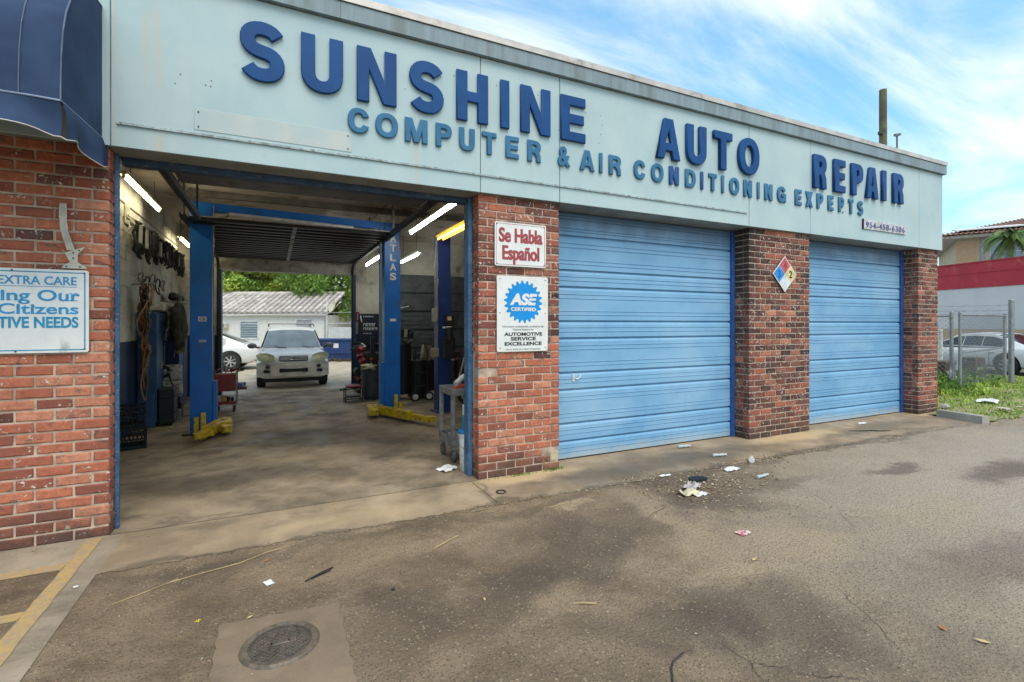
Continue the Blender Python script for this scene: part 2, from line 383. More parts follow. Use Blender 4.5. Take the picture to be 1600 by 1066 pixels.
    ck = t.math('MULTIPLY', t.ramp(e.outputs[0], .005, .001), t.ramp(t.noise(P, .8, 2), .55, .66))
    c = t.mix(t.math('MULTIPLY', ck, .4), c, (.06, .05, .04))
    h = t.math('ADD', t.math('MULTIPLY', v.outputs['Distance'], -.7), t.math('ADD', fine, t.math('MULTIPLY', ck, -2)))
    t.bump(t.math('ADD', h, t.math('MULTIPLY', vb.outputs['Distance'], -.8)), .9, .010)
    return t.fin(c, t.ramp(t.noise(P, 2, 3), .3, .7, .62, .9), 0, .35)
def concrete(name, a, b, stain=(.09,.075,.055), samt=.6, rust=0., warpd=1.0, dark=(), tan=(), crack=0.):
    t = NT(name); P = t.pos(); W = warp(t, P, 2.5, .5)
    c = t.mix(t.ramp(t.noise(P, 1.6, 8, .65, .3), .3, .7), a, b)
    c = t.mix(t.ramp(t.noise(t.map(P, (1, 2.2, 1)), 1.1, 9, .7, .5), .5, .72, 0, samt), c, stain)
    for x, y, rx, ry, ro, k in dark: c = t.mix(t.math('MULTIPLY', ellmask(t, W, x, y, rx, ry, ro, .7), k), c, stain)
    for x, y, rx, ry, ro, k in tan: c = t.mix(t.math('MULTIPLY', ellmask(t, W, x, y, rx, ry, ro, .6), k), c, (.50, .37, .21))
    if rust: c = t.mix(t.ramp(t.noise(P, 3.1, 7, .7), .6, .8, 0, rust), c, (.33, .17, .07))
    sp = t.noise(P, 150, 3); c = t.mix(t.ramp(sp, .55, .8, 0, .3), c, (.45, .4, .33)); c = t.mix(t.ramp(t.noise(P, 60, 3), .6, .75, 0, .4), c, (.08, .07, .055))
    t.bump(t.math('ADD', sp, t.noise(P, 20, 5)), .3, .004)
    return t.fin(c, t.ramp(t.noise(P, 2.6, 3), .3, .7, .5, .85), 0, .35)
asph = asphalt()
apron_m = concrete('stained_concrete', (.21, .152, .098), (.38, .288, .188), rust=.35, dark=((.3,-.72,2.2,.05,0,.7),(5.5,-.78,4.5,.07,0,.75),(4.2,-.35,1.6,.3,0,.55),(9,-.3,1.6,.2,0,.35),(1.86,-.4,.03,.6,0,.5),(4.6,-.3,.7,.16,0,.5),(5.6,-.1,.5,.1,0,.4),(3.5,-.5,.6,.2,0,.6),(8.7,-.3,.8,.2,0,.3),(-.6,-.1,.3,.08,0,.4)),
                   tan=((2.5,-.10,.58,.17,0,.95),(6.9,-.12,.85,.17,0,.95),(11.0,-.1,.5,.16,0,.8),(.6,-.45,.8,.12,0,.3)))
floor_m = concrete('oily_floor', (.125, .095, .064), (.35, .272, .185), (.04, .032, .024), .9, dark=((.7,3.0,.9,.6,0,.6),(-.5,1.2,.8,.3,0,.6),(1.4,2,.5,.6,0,.5)), tan=((.3,1.9,.7,.25,0,.2),(.2,3.9,.5,.4,0,.22)))
yard_m = concrete('yard_paving', (.34, .28, .20), (.50, .42, .31), (.15, .12, .08), .5)
pad_m = concrete('pad_concrete', (.22, .175, .125), (.37, .305, .225), (.11,.09,.065), .8)
earth_m = M('bare_earth', (.16, .13, .08), .95, var=.4, scale=2, world=True)
struct(MB().grid(lambda u, v: (-40+u*52, -40+v*48.5, 0), 4, 4), 'asphalt_lot', asph)
struct(MB().quad((12, -40, 0), (300, -40, 0), (300, 300, 0), (12, 300, 0)), 'road', M('road_asphalt', (.13, .12, .105), .85, var=.25, scale=.8, bump=.3, bscale=120, world=True))
struct(MB().quad((-300, 8.5, -.001), (12, 8.5, -.001), (12, 300, -.001), (-300, 300, -.001)), 'back_yard', yard_m)
struct(MB().quad((-300, -300, -.006), (300, -300, -.006), (300, -40, -.006), (-300, -40, -.006)).quad((-300,-40,-.006),(-40,-40,-.006),(-40,8.5,-.006),(-300,8.5,-.006)), 'far_ground', earth_m)
def edge_noise(x): return .012*math.sin(x*23)+.009*math.sin(x*57+1)+.007*math.sin(x*131)
def ragged(x0, x1, yo, y1, n):
    mb = MB()
    for i in range(n):
        xa, xb = x0+(x1-x0)*i/n, x0+(x1-x0)*(i+1)/n; mb.quad((xa, yo(xa)+edge_noise(xa), .004), (xb, yo(xb)+edge_noise(xb), .004), (xb, y1, .004), (xa, y1, .004))
    return mb
struct(ragged(-1.06, 1.86, lambda x: -.72, -.006, 120), 'concrete_apron', apron_m)
a2 = ragged(1.872, 9.9, lambda x: -.74-(x-1.87)*.0125, -.0061, 300)
a2.quad((9.9, -.84, .004), (10.65, -.2, .004), (11.3, .0, .004), (11.3, .3, .004), (9.9, .3, .004)).quad((1.95, -.0061, .004), (9.9, -.0061, .004), (9.9, .3, .004), (1.95, .3, .004))
struct(a2, 'concrete_apron.001', apron_m)
struct(MB().quad((-1.95, .006, .004), (1.95, .006, .004), (1.95, .3, .004), (11.2, .3, .004), (11.2, 8.5, .004), (-1.95, 8.5, .004)), 'workshop_floor', floor_m)
struct(MB().quad((-4.5, -7, .004), (-1.06, -7, .004), (-1.06, -.006, .004), (-1.16, -.006, .004), (-1.16, .02, .004), (-4.5, .02, .004)), 'concrete_pad', pad_m)
struct(MB().quad((-4.5, -7, .0055), (-1.29, -7, .0055), (-1.29, -.55, .0055), (-4.5, -.55, .0055)), 'pad_asphalt', asph)
# dark joints in the apron are real gaps, packed with dirt
jm = M('joint_dirt', (.05, .042, .032), .95, var=.3)
# faded yellow parking lines
def yellow():
    t = NT('faded_yellow_paint'); P = t.pos()
    c = t.mix(t.ramp(t.noise(P, 9, 8, .7), .35, .7), (.45, .29, .09), (.36, .25, .13))
    c = t.mix(t.ramp(t.noise(P, 28, 5, .7), .42, .60, 0, .85), c, (.30, .235, .165)); t.bump(t.noise(P, 150), .2, .003)
    return t.fin(c, .8)
ym = yellow()
def wob(x0, y0, x1, y1, n=24, amp=.006, z=.008, seed=1):
    g = random.Random(seed); mb = MB(); dx, dy = x1-x0, y1-y0
    if dy > dx:
        L = [(x0+g.uniform(-amp, amp), y0+dy*i/n, z) for i in range(n+1)]; Rr = [(x1+g.uniform(-amp, amp), y0+dy*i/n, z) for i in range(n+1)]
    else:
        L = [(x0+dx*i/n, y1+g.uniform(-amp, amp), z) for i in range(n+1)]; Rr = [(x0+dx*i/n, y0+g.uniform(-amp, amp), z) for i in range(n+1)]
    for i in range(n): mb.quad(L[i], Rr[i], Rr[i+1], L[i+1])
    return mb
struct(wob(-1.285, -6.5, -1.19, -.03, 90, .005, .008, 3), 'painted_line', ym)
for i, yy in enumerate((-.5, -1.13, -1.78, -2.4)):
    struct(wob(-4.3, yy-.05, -1.288, yy+.05, 40, .005, .008, 5+i), 'painted_line', ym)
# manhole patch
pm = concrete('patch_concrete', (.145, .103, .068), (.245, .18, .118), rust=.3)
struct(MB().add([(-.27+.006*math.sin(i*2.1), -2.75+i*.0435, .005) for i in range(25)]+[(-.265+i*.0305, -1.705-i*.003+.006*math.sin(i*1.7), .005) for i in range(1, 21)]+[(.345+.006*math.sin(i*1.9), -1.765-i*.041, .005) for i in range(1, 25)], [tuple(range(68, -1, -1))]), 'concrete_patch', pm)
iron = M('rusty_iron', (.135, .11, .085), .6, .25, var=.4, scale=30, dirt=(.2,.14,.09), damt=.5, dscale=20)
mh = thing('manhole_cover', 'small round cast iron manhole cover with a diamond tread, set in a concrete patch', 'manhole cover', (.03, -2.035, .005))
MB().lathe([(.150, 0), (.150, .012), (.158, .015), (.178, .015), (.186, .009), (.190, .0)], 48, (.03, -2.035, .005)).build('rim', iron, mh)
mb = MB().lathe([(.0001, .006), (.146, .006), (.148, .012), (.142, .012), (.141, .008)], 40, (.03, -2.035, .005)); mb.build('lid', M('lid_iron', (.10, .085, .07), .65, .2, var=.3, scale=30), mh)
tr = MB()
for i in range(-9, 10):
    for j in range(-9, 10):
        if (i+j) % 2 == 0:
            x, y = i*.0143, j*.0143
            if x*x+y*y < .128**2 and not (abs(x) < .05 and abs(y) < .02):
                tr.obox((.03+x, -2.035+y, .0135), (.0145, .006, .005), R(45 if i % 2 else -45))
stuff(tr.build('tread', iron, mh))
mb = MB().cbox(-.02+.0, -2.05, .011, .08, -2.022, .019, .003)
mb.build('nameplate', iron, mh)
for xx in (-.025, .085): MB().lathe([(.012, 0), (.019, 0), (.019, .008), (.012, .008)], 14, (xx, -2.036, .011), closed=True).build('pick_hole', iron, mh)

# ================================================================ BUILDING
bld = thing('auto_repair_shop', 'pale blue and brick auto repair garage with raised blue lettering and roller doors', 'building', (5, 0, 0))
HDR = 3.045; NC = 36; CH = HDR/NC; JT = .0145; BL = .225
def brickmat(name, cols, fleck, burnt):
    t = NT(name); P = t.pos()
    oi = t.n('ShaderNodeObjectInfo').outputs['Random']; at = t.n('ShaderNodeAttribute'); at.attribute_name = 'tone'
    r = t.math('FRACT', t.math('ADD', oi, at.outputs['Fac']))
    cr = t.n('ShaderNodeValToRGB'); t.l(r, cr.inputs[0]); el = cr.color_ramp.elements
    while len(el) < len(cols): el.new(.5)
    for i, cc in enumerate(cols): el[i].position = i/(len(cols)-1); el[i].color = (*cc, 1)
    c = t.mix(t.ramp(t.noise(P, 22, 6, .65), .3, .75, 0, .5), cr.outputs[0], tuple(q*.55 for q in cols[0]))
    c = t.mix(t.ramp(t.noise(t.map(P, (1,1,1.6)), 7, 6, .7, .6), .65-burnt*.10, .73-burnt*.1, 0, .75), c, (.115, .08, .072))
    f = t.math('MULTIPLY', t.ramp(t.noise(P, 34, 4, .6, .8), .585, .62), t.ramp(t.noise(P, 7.5, 3), .58-fleck*.13, .63-fleck*.11))
    c = t.mix(t.math('MULTIPLY', f, .9), c, (.70, .60, .50))
    # rising damp and dirt at the foot of the wall
    s3 = t.n('ShaderNodeSeparateXYZ'); t.l(P, s3.inputs[0])
    dm = t.math('MULTIPLY', t.ramp(t.math('ADD', s3.outputs[2], t.math('MULTIPLY', t.noise(P, 3, 6, .7), .6)), .66, .30), .78)
    c = t.mix(dm, c, (.055, .042, .035))
    if name != 'red_brick':
        mo = t.math('MULTIPLY', t.math('MULTIPLY', t.ramp(s3.outputs[0], 6.5, 6.15), t.ramp(s3.outputs[0], 5.4, 6.0)), t.ramp(t.math('ADD', s3.outputs[2], t.math('MULTIPLY', t.noise(P, 4, 6), 1.2)), 2.4, 2.9, 0, .85))
        c = t.mix(mo, c, (.03, .026, .024))
    t.bump(t.math('ADD', t.noise(P, 55, 5, .7), t.math('MULTIPLY', f, .8)), .8, .008)
    return t.fin(c, .88, 0, .25)
br_red = brickmat('red_brick', [(.34,.10,.06),(.56,.19,.105),(.45,.14,.08),(.62,.27,.165),(.38,.12,.07),(.24,.085,.06),(.52,.16,.09)], .55, .75)
br_brn = brickmat('brown_brick', [(.055,.03,.026),(.24,.075,.05),(.11,.045,.036),(.40,.15,.09),(.085,.042,.036),(.17,.06,.045),(.05,.035,.032)], 1.15, 1.3)
br_mid = brickmat('worn_brick', [(.11,.05,.04),(.42,.125,.08),(.26,.08,.055),(.50,.20,.125),(.15,.065,.052),(.34,.10,.065)], 1.0, 1.1)
mort = M('mortar', (.47, .355, .27), .95, var=.3, scale=9, dirt=(.16,.12,.09), damt=.25, bump=.6, bscale=90, world=True)
def brick_vs(w_, h, d, g):
    """a worn brick: front face at y=0 (towards -y), chamfered and slightly uneven, centred on x and z"""
    c = g.uniform(.005, .009); a, b = w_/2, h/2; j = lambda s_=.0022: g.uniform(-s_, s_)
    vs = []
    for (x, z) in ((-a,-b),(a,-b),(a,b),(-a,b)): vs.append((x+j(), d, z+j(.001)))
    for (x, z) in ((-a,-b),(a,-b),(a,b),(-a,b)): vs.append((x+j(), c, z+j(.0015)))
    for (x, z) in ((-a+c,-b+c),(-.02,-b+c),(.03,-b+c),(a-c,-b+c),(a-c,b-c),(.03,b-c),(-.02,b-c),(-a+c,b-c)):
        vs.append((x+j(.004), j(.003), z+j(.003)))
    fs = [(0,3,2,1),(0,1,5,4),(1,2,6,5),(2,3,7,6),(3,0,4,7),
          (4,5,11,10,9,8),(5,6,12,11),(6,7,15,14,13,12),(7,4,8,15),(8,9,14,15),(9,10,13,14),(10,11,12,13)]
    return vs, fs
VAR = {}
def brick_mesh(w_, mat, k, d=.095):
    key = (round(w_, 3), mat.name, k, d)
    if key not in VAR:
        mb = MB().add(*brick_vs(w_, CH-JT, d, random.Random(hash((round(w_*1000), k)) & 0xffff)))
        VAR[key] = mb.build('brick', mat, None, 25, True)
    return VAR[key]
class StuffBricks:
    def __init__(s): s.v = []; s.f = []; s.t = []; s.m = []
SB = StuffBricks(); SBM = [br_red, br_brn, br_mid]; NIND = [0]
def put_brick(w_, pos, mat, pier, ind, rz=0., depth=.095):
    """pos: centre of the visible face"""
    if ind and NIND[0] < 300:
        NIND[0] += 1
        o = bpy.data.objects.new('brick', brick_mesh(w_, mat, rnd.randrange(7), depth)); COL.objects.link(o); o.parent = pier
        o.location = Vector(pos)-OFF[pier.name]+Vector((0, rnd.uniform(-.003, .002), 0)) if rz == 0 else Vector(pos)-OFF[pier.name]
        o.rotation_euler = (0, rnd.uniform(-.006, .006), rz); return
    vs, fs = brick_vs(w_, CH-JT, depth, rnd); n = len(SB.v); m = Matrix.Translation(pos) @ Matrix.Rotation(rz, 4, 'Z')
    SB.v += [tuple(m @ Vector(v)) for v in vs]; SB.f += [tuple(i+n for i in f) for f in fs]
    SB.t += [rnd.random()]*len(fs); SB.m += [SBM.index(mat)]*len(fs)
def pier(x0, x1, depth, matf, ind, lside=True, rside=True, skip=None, indx=-99, mlabel=None):
    p = MB().box(x0+.009, .0085, 0, x1-.009, depth-.012, HDR).build('brick_pier', mort, bld, 0)
    if mlabel: p['label'] = mlabel
    for r in range(NC):
        z = (r+.5)*CH; odd = r % 2
        x = x1
        first = True
        while x > x0+.02:
            L = (BL-JT) if not (first and odd) else .107-JT/2
            xa = x-L
            if xa < x0+.06: xa = x0
            if not (skip and skip(x, xa, z)):
                put_brick(x-xa, ((x+xa)/2, 0, z), matf(x, z), p, ind and (x > indx), 0, .1 if depth < .25 else .1)
            x = xa-JT; first = False
        # returns: face planes x0 (towards -x) and x1 (towards +x)
        for on, fx, rz in ((lside, x0, R(-90)), (rside, x1, R(90))):
            if not on or depth < .12: continue
            L = depth-.11-.005
            if skip and skip(fx+(.05 if rz < 0 else -.05), fx, z, True): continue
            put_brick(L, (fx, .11+L/2, z), matf(fx, z), p, False, rz, .05)
    return p
red = lambda x, z: br_red if rnd.random() > .06 else br_mid
pier(-3.2, -1.16, .28, red, True, False, True, indx=-1.86, mlabel='brick pier left of the open bay, bright orange red')
def p2m(x, z):
    if z < 1.45: return br_red if rnd.random() > .12 else br_mid
    return br_mid if rnd.random() < .75 else (br_brn if rnd.random() < .5 else br_red)
def p2skip(a, b, z, side=False):
    if side: return .80 < z < 1.34
    return a < 2.18 and ((1.12 < z < 1.2) or (.9 < z < .97 and a < 2.1)) or (a > 2.9 and .12 < z < .22) 
p2 = pier(1.95, 2.95, .28, p2m, True, True, True, p2skip, mlabel='worn brick pier right of the open bay, brick faces spalled')
MB().cbox(1.953, .012, .80, 1.965, .26, 1.33, .002).build('mortar_patch', M('grey_render', (.34, .33, .29), .9, var=.15, scale=8), p2)
MB().cbox(2.84, .004, .1, 2.946, .05, .215, .01).build('mortar_patch', M('tan_render', (.50, .42, .27), .9, var=.2), p2)
pier(6.12, 7.48, .30, lambda x, z: br_brn if rnd.random() < .72 else (br_mid if rnd.random() < .75 else br_red), False, True, True, mlabel='dark brown brick pier between the two closed roller doors')
pier(10.62, 11.30, .30, lambda x, z: br_brn if rnd.random() < .5 else br_mid, False, True, False, mlabel='brick pier at the right end of the garage, flecked white')
# side wall of the building, brick along its visible foot
me = bpy.data.meshes.new('brick'); me.from_pydata([tuple(Vector(v)-OFF[bld.name]) for v in SB.v], [], SB.f)
for m_ in SBM: me.materials.append(m_)
me.polygons.foreach_set('material_index', SB.m)
at_ = me.attributes.new('tone', 'FLOAT', 'FACE'); at_.data.foreach_set('value', SB.t)
me.update(); o = bpy.data.objects.new('brick', me); COL.objects.link(o); o.parent = bld; OFF[o.name] = OFF[bld.name]; stuff(o)

def fascia_mat():
    t = NT('pale_blue_stucco'); P = t.pos()
    c = t.mix(t.ramp(t.noise(P, 1.2, 6, .6, .2), .3, .7), (.355, .465, .48), (.425, .52, .525))
    c = t.mix(t.ramp(t.noise(t.map(P, (1, 1, .08)), 3.2, 6, .6), .5, .8, 0, .5), c, (.50, .53, .50))
    st = t.math('MULTIPLY', t.ramp(t.noise(t.map(P, (1, 1, .05)), 6.5, 5, .6), .60, .72), t.ramp(t.noise(P, 1.1, 3), .42, .6, 0, .65))
    c = t.mix(st, c, (.50, .44, .34))
    c = t.mix(t.ramp(t.noise(P, 5, 8, .75), .62, .75, 0, .3), c, (.25, .28, .27))
    t.bump(t.noise(P, 45, 5, .6), .25, .003); return t.fin(c, .75, 0, .3)
fm = fascia_mat()
XL, XR, XE = -1.135, 11.31, 11.31
seams = [-4.5, -1.14, 1.95, 2.92, 6.04, 7.4, 10.5, 11.32]
core = MB().box(-4.5, -.05, HDR, 11.31, .295, 4.46)
fas = core.build('fascia', M('seam_backing', (.2, .25, .26), .8), bld, 0)  # darker blue-grey backing, seen in the gaps between the fascia panels
for a, b in zip(seams[:-1], seams[1:]):
    MB().cbox(a+(.004 if a > -4 else 0), -.062, HDR-.002, b-.004, -.052, 4.458, .003).build('fascia_panel', fm, fas, 0)
MB().box(-1.1, -.078, 3.215, 5.99, -.064, 3.233).build('drip_strip', M('strip_paint', (.36,.44,.45), .6, dirt=(.14,.14,.12), damt=.6, dscale=25), fas, 0)
mb = MB().cbox(-.59, -.0665, 3.262, .65, -.0625, 3.44, .0015)
def ghost():
    t = NT('bare_sign_patch'); P = t.pos(); c = t.mix(t.ramp(t.noise(P, 3, 6), .35, .65), (.40,.47,.47), (.47,.50,.47))
    c = t.mix(t.ramp(t.noise(P, 14, 7, .75), .60, .72), c, (.36, .24, .13)); return t.fin(c, .8)
mb.build('sign_scar', ghost(), fas, 0)
sm_ = M('screw_rust', (.07,.05,.04), .6, .5)
for xx in (-.56, .62):
    for z_ in (3.29, 3.41): MB().cyl((xx, -.066, z_), (xx, -.073, z_), .006, 8).build('screw', sm_, fas)
# old bolt holes left by removed letters
g = random.Random(3); hb = MB()
for xx, z_ in [(1.17+.16*i+g.uniform(-.03,.03), g.choice((3.86, 3.96, 4.12, 4.2))) for i in range(14)]+[(3.4+g.uniform(0,.12), 3.8+.11*i) for i in range(4)]+[(-.75+g.uniform(0,.3), 3.6+g.uniform(0,.1)) for i in range(5)]:
    hb.cyl((xx, -.0625, z_), (xx, -.0645, z_), .005, 6)
stuff(hb.build('bolt_hole', sm_, fas, 0))
# parapet band and metal coping
capg = M('band_grey', (.20, .26, .285), .6, var=.15, scale=14, dirt=(.14,.16,.16), damt=.5, dscale=4, world=True, streak=True)
cop = M('coping_metal', (.50, .46, .42), .45, .3, var=.15, scale=5, dirt=(.25,.2,.16), damt=.35, world=True)
for a, b in ((-4.5, -1.3), (-1.3, .55), (.55, 3.6), (3.6, 6.65), (6.65, 9.6), (9.6, 11.36)):
    MB().prism([(-.112, 4.462), (-.112, 4.615), (-.06, 4.615), (.30, 4.615), (.30, 4.47), (-.05, 4.462)], a+.0015, b-.0015, 'YZ').build('parapet_band', capg, bld, 0)
    MB().prism([(-.125, 4.623), (-.125, 4.690), (-.1, 4.697), (.31, 4.697), (.31, 4.623)], a+.001, b-.001, 'YZ').build('coping', cop, bld, 0)
MB().box(-4.5, -.10, 4.6155, 11.34, .30, 4.6225).build('coping_gap', M('gap_dark', (.02,.02,.02), .9), bld, 0)
# letters
bigL = [('S',-.266,.09),('U',.217,.574),('N',.697,1.065),('S',1.187,1.544),('H',1.677,2.025),('I',2.17,2.272),('N',2.41,2.782),('E',2.92,3.251),('A',4.315,4.700),('U',4.82,5.165),('T',5.31,5.65),('O',5.785,6.195),('R',7.43,7.732),('E',7.94,8.218),('P',8.40,8.70),('A',8.80,9.135),('I',9.27,9.372),('R',9.60,9.90)]
smL = [('C',.616,.813),('O',.867,1.081),('M',1.149,1.375),('P',1.46,1.628),('U',1.708,1.879),('T',1.96,2.126),('E',2.234,2.391),('R',2.498,2.664),('&',2.880,3.053),('A',3.18,3.384),('I',3.455,3.500),('R',3.595,3.772),('C',3.97,4.152),('O',4.245,4.444),('N',4.54,4.703),('D',4.815,4.998),('I',5.09,5.135),('T',5.235,5.384),('I',5.478,5.522),('O',5.63,5.818),('N',5.91,6.076),('I',6.19,6.235),('N',6.345,6.509),('G',6.62,6.806),('E',7.02,7.168),('X',7.27,7.43),('P',7.54,7.69),('E',7.815,7.949),('r',8.085,8.228),('T',8.35,8.479),('S',8.60,8.75)]
def paintmat(name, c1, c2):
    t = NT(name); P = t.pos(); c = t.mix(t.ramp(t.noise(P, 3, 5), .3, .7), c1, c2)
    c = t.mix(t.ramp(t.noise(P, 30, 6, .7), .66, .76, 0, .5), c, (.16,.22,.33)); t.bump(t.noise(P, 60), .12, .002); return t.fin(c, .55, 0, .25)
bigm = paintmat('royal_blue_paint', (.002, .046, .165), (.003, .062, .205))
smm = paintmat('sky_blue_paint', (.030, .125, .235), (.042, .155, .28)); smd = paintmat('deep_blue_paint', (.014, .065, .21), (.02, .08, .24))
for i, (ch, a, b) in enumerate(bigL):
    raised(ch, a+.006, b-.006, 3.758, 4.258, -.062, .034 if i < 8 else .05, .21 if ch not in 'I' else .2, bigm, fas)
for i, (ch, a, b) in enumerate(smL):
    raised(ch, a+.006, b-.006, 3.452, 3.676, -.062, .024, .2, smd if i in (14, 16) else smm, fas)
MB().tube([(8.19, -.07, 3.452), (8.21, -.075, 3.458), (8.235, -.07, 3.462)], .006, 5).build('broken_letter_leg', smm, fas)

# roof, walls, ceiling of the shop
wallm = M('block_wall_paint', (.52, .49, .425), .85, var=.15, scale=3, dirt=(.17,.155,.13), damt=.5, dscale=1.5, bump=.3, bscale=30, world=True)
rm = M('roof_felt', (.25,.25,.25), .9)
MB().box(-4.5, .31, 4.2, 11.3, 8.8, 4.35).build('roof', rm, bld, 0)
ceilm = M('ceiling_paint', (.60,.53,.45), .9, var=.12, scale=2, dirt=(.2,.16,.12), damt=.4, dscale=2, world=True)
MB().box(-1.95, .31, 3.93, 11.2, 8.5, 4.0).build('ceiling', ceilm, bld, 0)
BLKW, BLKH = .4, .2
def block_wall(name, plane, fixed, a0, a1, z0, z1, facing, mat, parent, holes=()):
    """painted block wall: courses of blocks standing proud of the joints, on a solid backing"""
    mb = MB(); nz = int(round((z1-z0)/BLKH)); e = .0035
    for r in range(nz):
        za, zb = z0+r*BLKH, min(z1, z0+(r+1)*BLKH); x = a0-(BLKW/2 if r % 2 else 0)
        while x < a1:
            xa, xb = max(a0, x), min(a1, x+BLKW); x += BLKW
            if xb-xa < .03: continue
            if any(h[0] < xb-.01 and h[1] > xa+.01 and h[2] < zb-.01 and h[3] > za+.01 for h in holes): continue
            d = .006+rnd.uniform(0, .002)
            if plane == 'X':
                lo, hi = (fixed, fixed+d) if facing > 0 else (fixed-d, fixed); mb.box(lo, xa+e, za+e, hi, xb-e, zb-e)
            else:
                lo, hi = (fixed, fixed+d) if facing > 0 else (fixed-d, fixed); mb.box(xa+e, lo, za+e, xb-e, hi, zb-e)
    return stuff(mb.build(name, mat, parent, 0))
navy = M('navy_wall_paint', (.012, .03, .085), .6, var=.3, scale=4, dirt=(.03,.03,.035), damt=.6, world=True)
wl = MB().box(-2.15, .29, 0, -1.95, 8.7, 3.93).build('wall', wallm, bld, 0)
block_wall('block', 'X', -1.95, .32, 8.48, 1.4, 3.9, 1, wallm, wl); MB().box(-1.95, .32, 0, -1.942, 8.48, 1.4).build('wainscot', navy, wl, 0)
# back wall with its two openings: open bay (-1.19..1.86) and closed door behind bay two (2.75..5.6)
HB = 2.93
wb = MB().box(-2.15, 8.5, 0, -1.19, 8.7, 3.93).box(1.92, 8.5, 0, 2.95, 8.7, 3.93).box(5.95, 8.5, 0, 11.3, 8.7, 3.93).box(-1.19, 8.5, HB, 1.92, 8.7, 3.93).box(2.95, 8.5, 3.02, 5.95, 8.7, 3.93).build('wall', wallm, bld, 0)
block_wall('block', 'Y', 8.5, -1.95, 5.0, 1.4, 3.9, -1, wallm, wb, holes=((-1.19, 1.92, 0, HB), (2.95, 5.95, 0, 3.02)))
MB().box(1.93, 8.492, 0, 2.94, 8.499, 1.4).build('wainscot', navy, wb, 0); MB().box(-1.94, 8.492, 0, -1.2, 8.499, 1.4).build('wainscot', navy, wb, 0)
MB().box(11.2, .3, 0, 11.3, 8.7, 4.46).build('wall', wallm, bld, 0)
MB().box(-4.5, .28, 0, -4.4, 8.7, 4.46).box(-4.4, 8.5, 0, -2.15, 8.7, 4.46).box(-4.4, .0, 0, -3.2, .28, HDR).box(-2.15, 8.5, 3.93, 11.3, 8.7, 4.46).build('wall', wallm, bld, 0)
MB().box(-2.15, .282, 3.05, 11.2, .32, 3.93).build('wall', M('wall_inner_face', (.25,.25,.23), .9), bld, 0)
# door frames (steel jambs and headers)
def jambm():
    t = NT('chipped_blue_steel'); P = t.pos(); c = t.mix(t.ramp(t.noise(P, 6, 6), .35, .65), (.035,.10,.20), (.075,.17,.30))
    c = t.mix(t.ramp(t.noise(P, 55, 6, .7), .56, .64), c, (.30,.32,.36)); c = t.mix(t.ramp(t.noise(P, 18, 6, .7), .64, .7), c, (.07,.045,.035)); t.bump(t.noise(P, 60), .3, .003); return t.fin(c, .5, .2)
jm_ = jambm(); jblue = M('bright_blue_frame', (.018, .075, .25), .5, var=.2, scale=5, dirt=(.25,.3,.4), damt=.2, dscale=25, world=True)
hd = M('header_blue', (.028, .055, .11), .6, var=.3, scale=8, dirt=(.12,.14,.16), damt=.35, dscale=14, world=True)
MB().cbox(-1.159, .125, 0, -1.131, .165, HDR-.001, .003).build('door_jamb', jm_, bld)
MB().cbox(1.900, .165, 0, 1.947, .30, HDR-.001, .003).build('door_jamb', jm_, bld)
MB().cbox(-1.130, .20, HDR-.065, 1.898, .30, HDR-.001, .003).build('door_header', hd, bld)
for xa, xb in ((2.953, 3.0), (6.05, 6.117)): MB().cbox(xa, .235, 0, xb, .33, HDR-.02, .003).build('door_jamb', jblue, bld)
for xa, xb in ((7.483, 7.53), (10.545, 10.617)): MB().cbox(xa, .235, 0, xb, .33, HDR-.02, .003).build('door_jamb', jblue, bld)
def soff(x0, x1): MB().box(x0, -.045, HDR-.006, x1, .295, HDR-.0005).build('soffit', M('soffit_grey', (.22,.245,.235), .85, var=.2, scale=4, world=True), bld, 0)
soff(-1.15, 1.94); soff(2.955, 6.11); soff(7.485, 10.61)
# roller doors
def doorm():
    t = NT('faded_blue_door'); P = t.pos(); s3 = t.n('ShaderNodeSeparateXYZ'); t.l(P, s3.inputs[0])
    n = t.noise(t.map(P, (.6, 1, .8)), 1.6, 7, .65)
    c = t.mix(t.ramp(n, .3, .7), (.13, .30, .49), (.20, .39, .565))
    c = t.mix(t.ramp(t.noise(t.map(P, (.5, 1, 1)), 1.3, 6, .6), .45, .75, 0, .6), c, (.30, .45, .58))   # chalky fading
    c = t.mix(t.ramp(t.noise(t.map(P, (1, 1, .25)), 4, 5, .6), .62, .8, 0, .5), c, (.06, .19, .42))        # darker rubbed streaks
    c = t.mix(t.ramp(t.math('ADD', s3.outputs[2], t.math('MULTIPLY', t.noise(P, 9, 5), .22)), .28, .10, 0, .7), c, (.40,.40,.36))
    c = t.mix(t.ramp(t.math('ADD', s3.outputs[2], t.math('MULTIPLY', t.noise(t.map(P, (1,1,.3)), 5, 6), .35)), 2.85, 3.15, 0, .75), c, (.075,.11,.19))  # door top darkened: shade under the soffit painted into the colour
    c = t.mix(t.ramp(t.noise(P, 22, 7, .75), .69, .75, 0, .7), c, (.45,.5,.52))
    t.bump(t.noise(P, 2.6, 4), .35, .02); return t.fin(c, t.ramp(t.noise(P, 3, 5), .3, .7, .38, .62), 0, .4)
dm_ = doorm()
def section(z0, z1, wide):
    hgt = z1-z0; pts = [(.022, z0), (.0, z0+.003), (-.014, z0+.008)]
    gs = (.24, .36, .73, .84) if wide else (.42, .67)
    for k in gs:
        z = z0+hgt*(1-k)
        pts.append((z, 'g'))
    body = [p for p in pts if p[1] != 'g']; gz = sorted(p[0] for p in pts if p[1] == 'g')
    for z in gz: body += [(-.014, z-.005), (-.006, z-.003), (-.006, z+.003), (-.016, z+.006), (-.014, z+.012)]
    body += [(-.014, z1-.045), (-.002, z1-.020), (.022, z1-.014), (.022, z1-.0)]
    return body
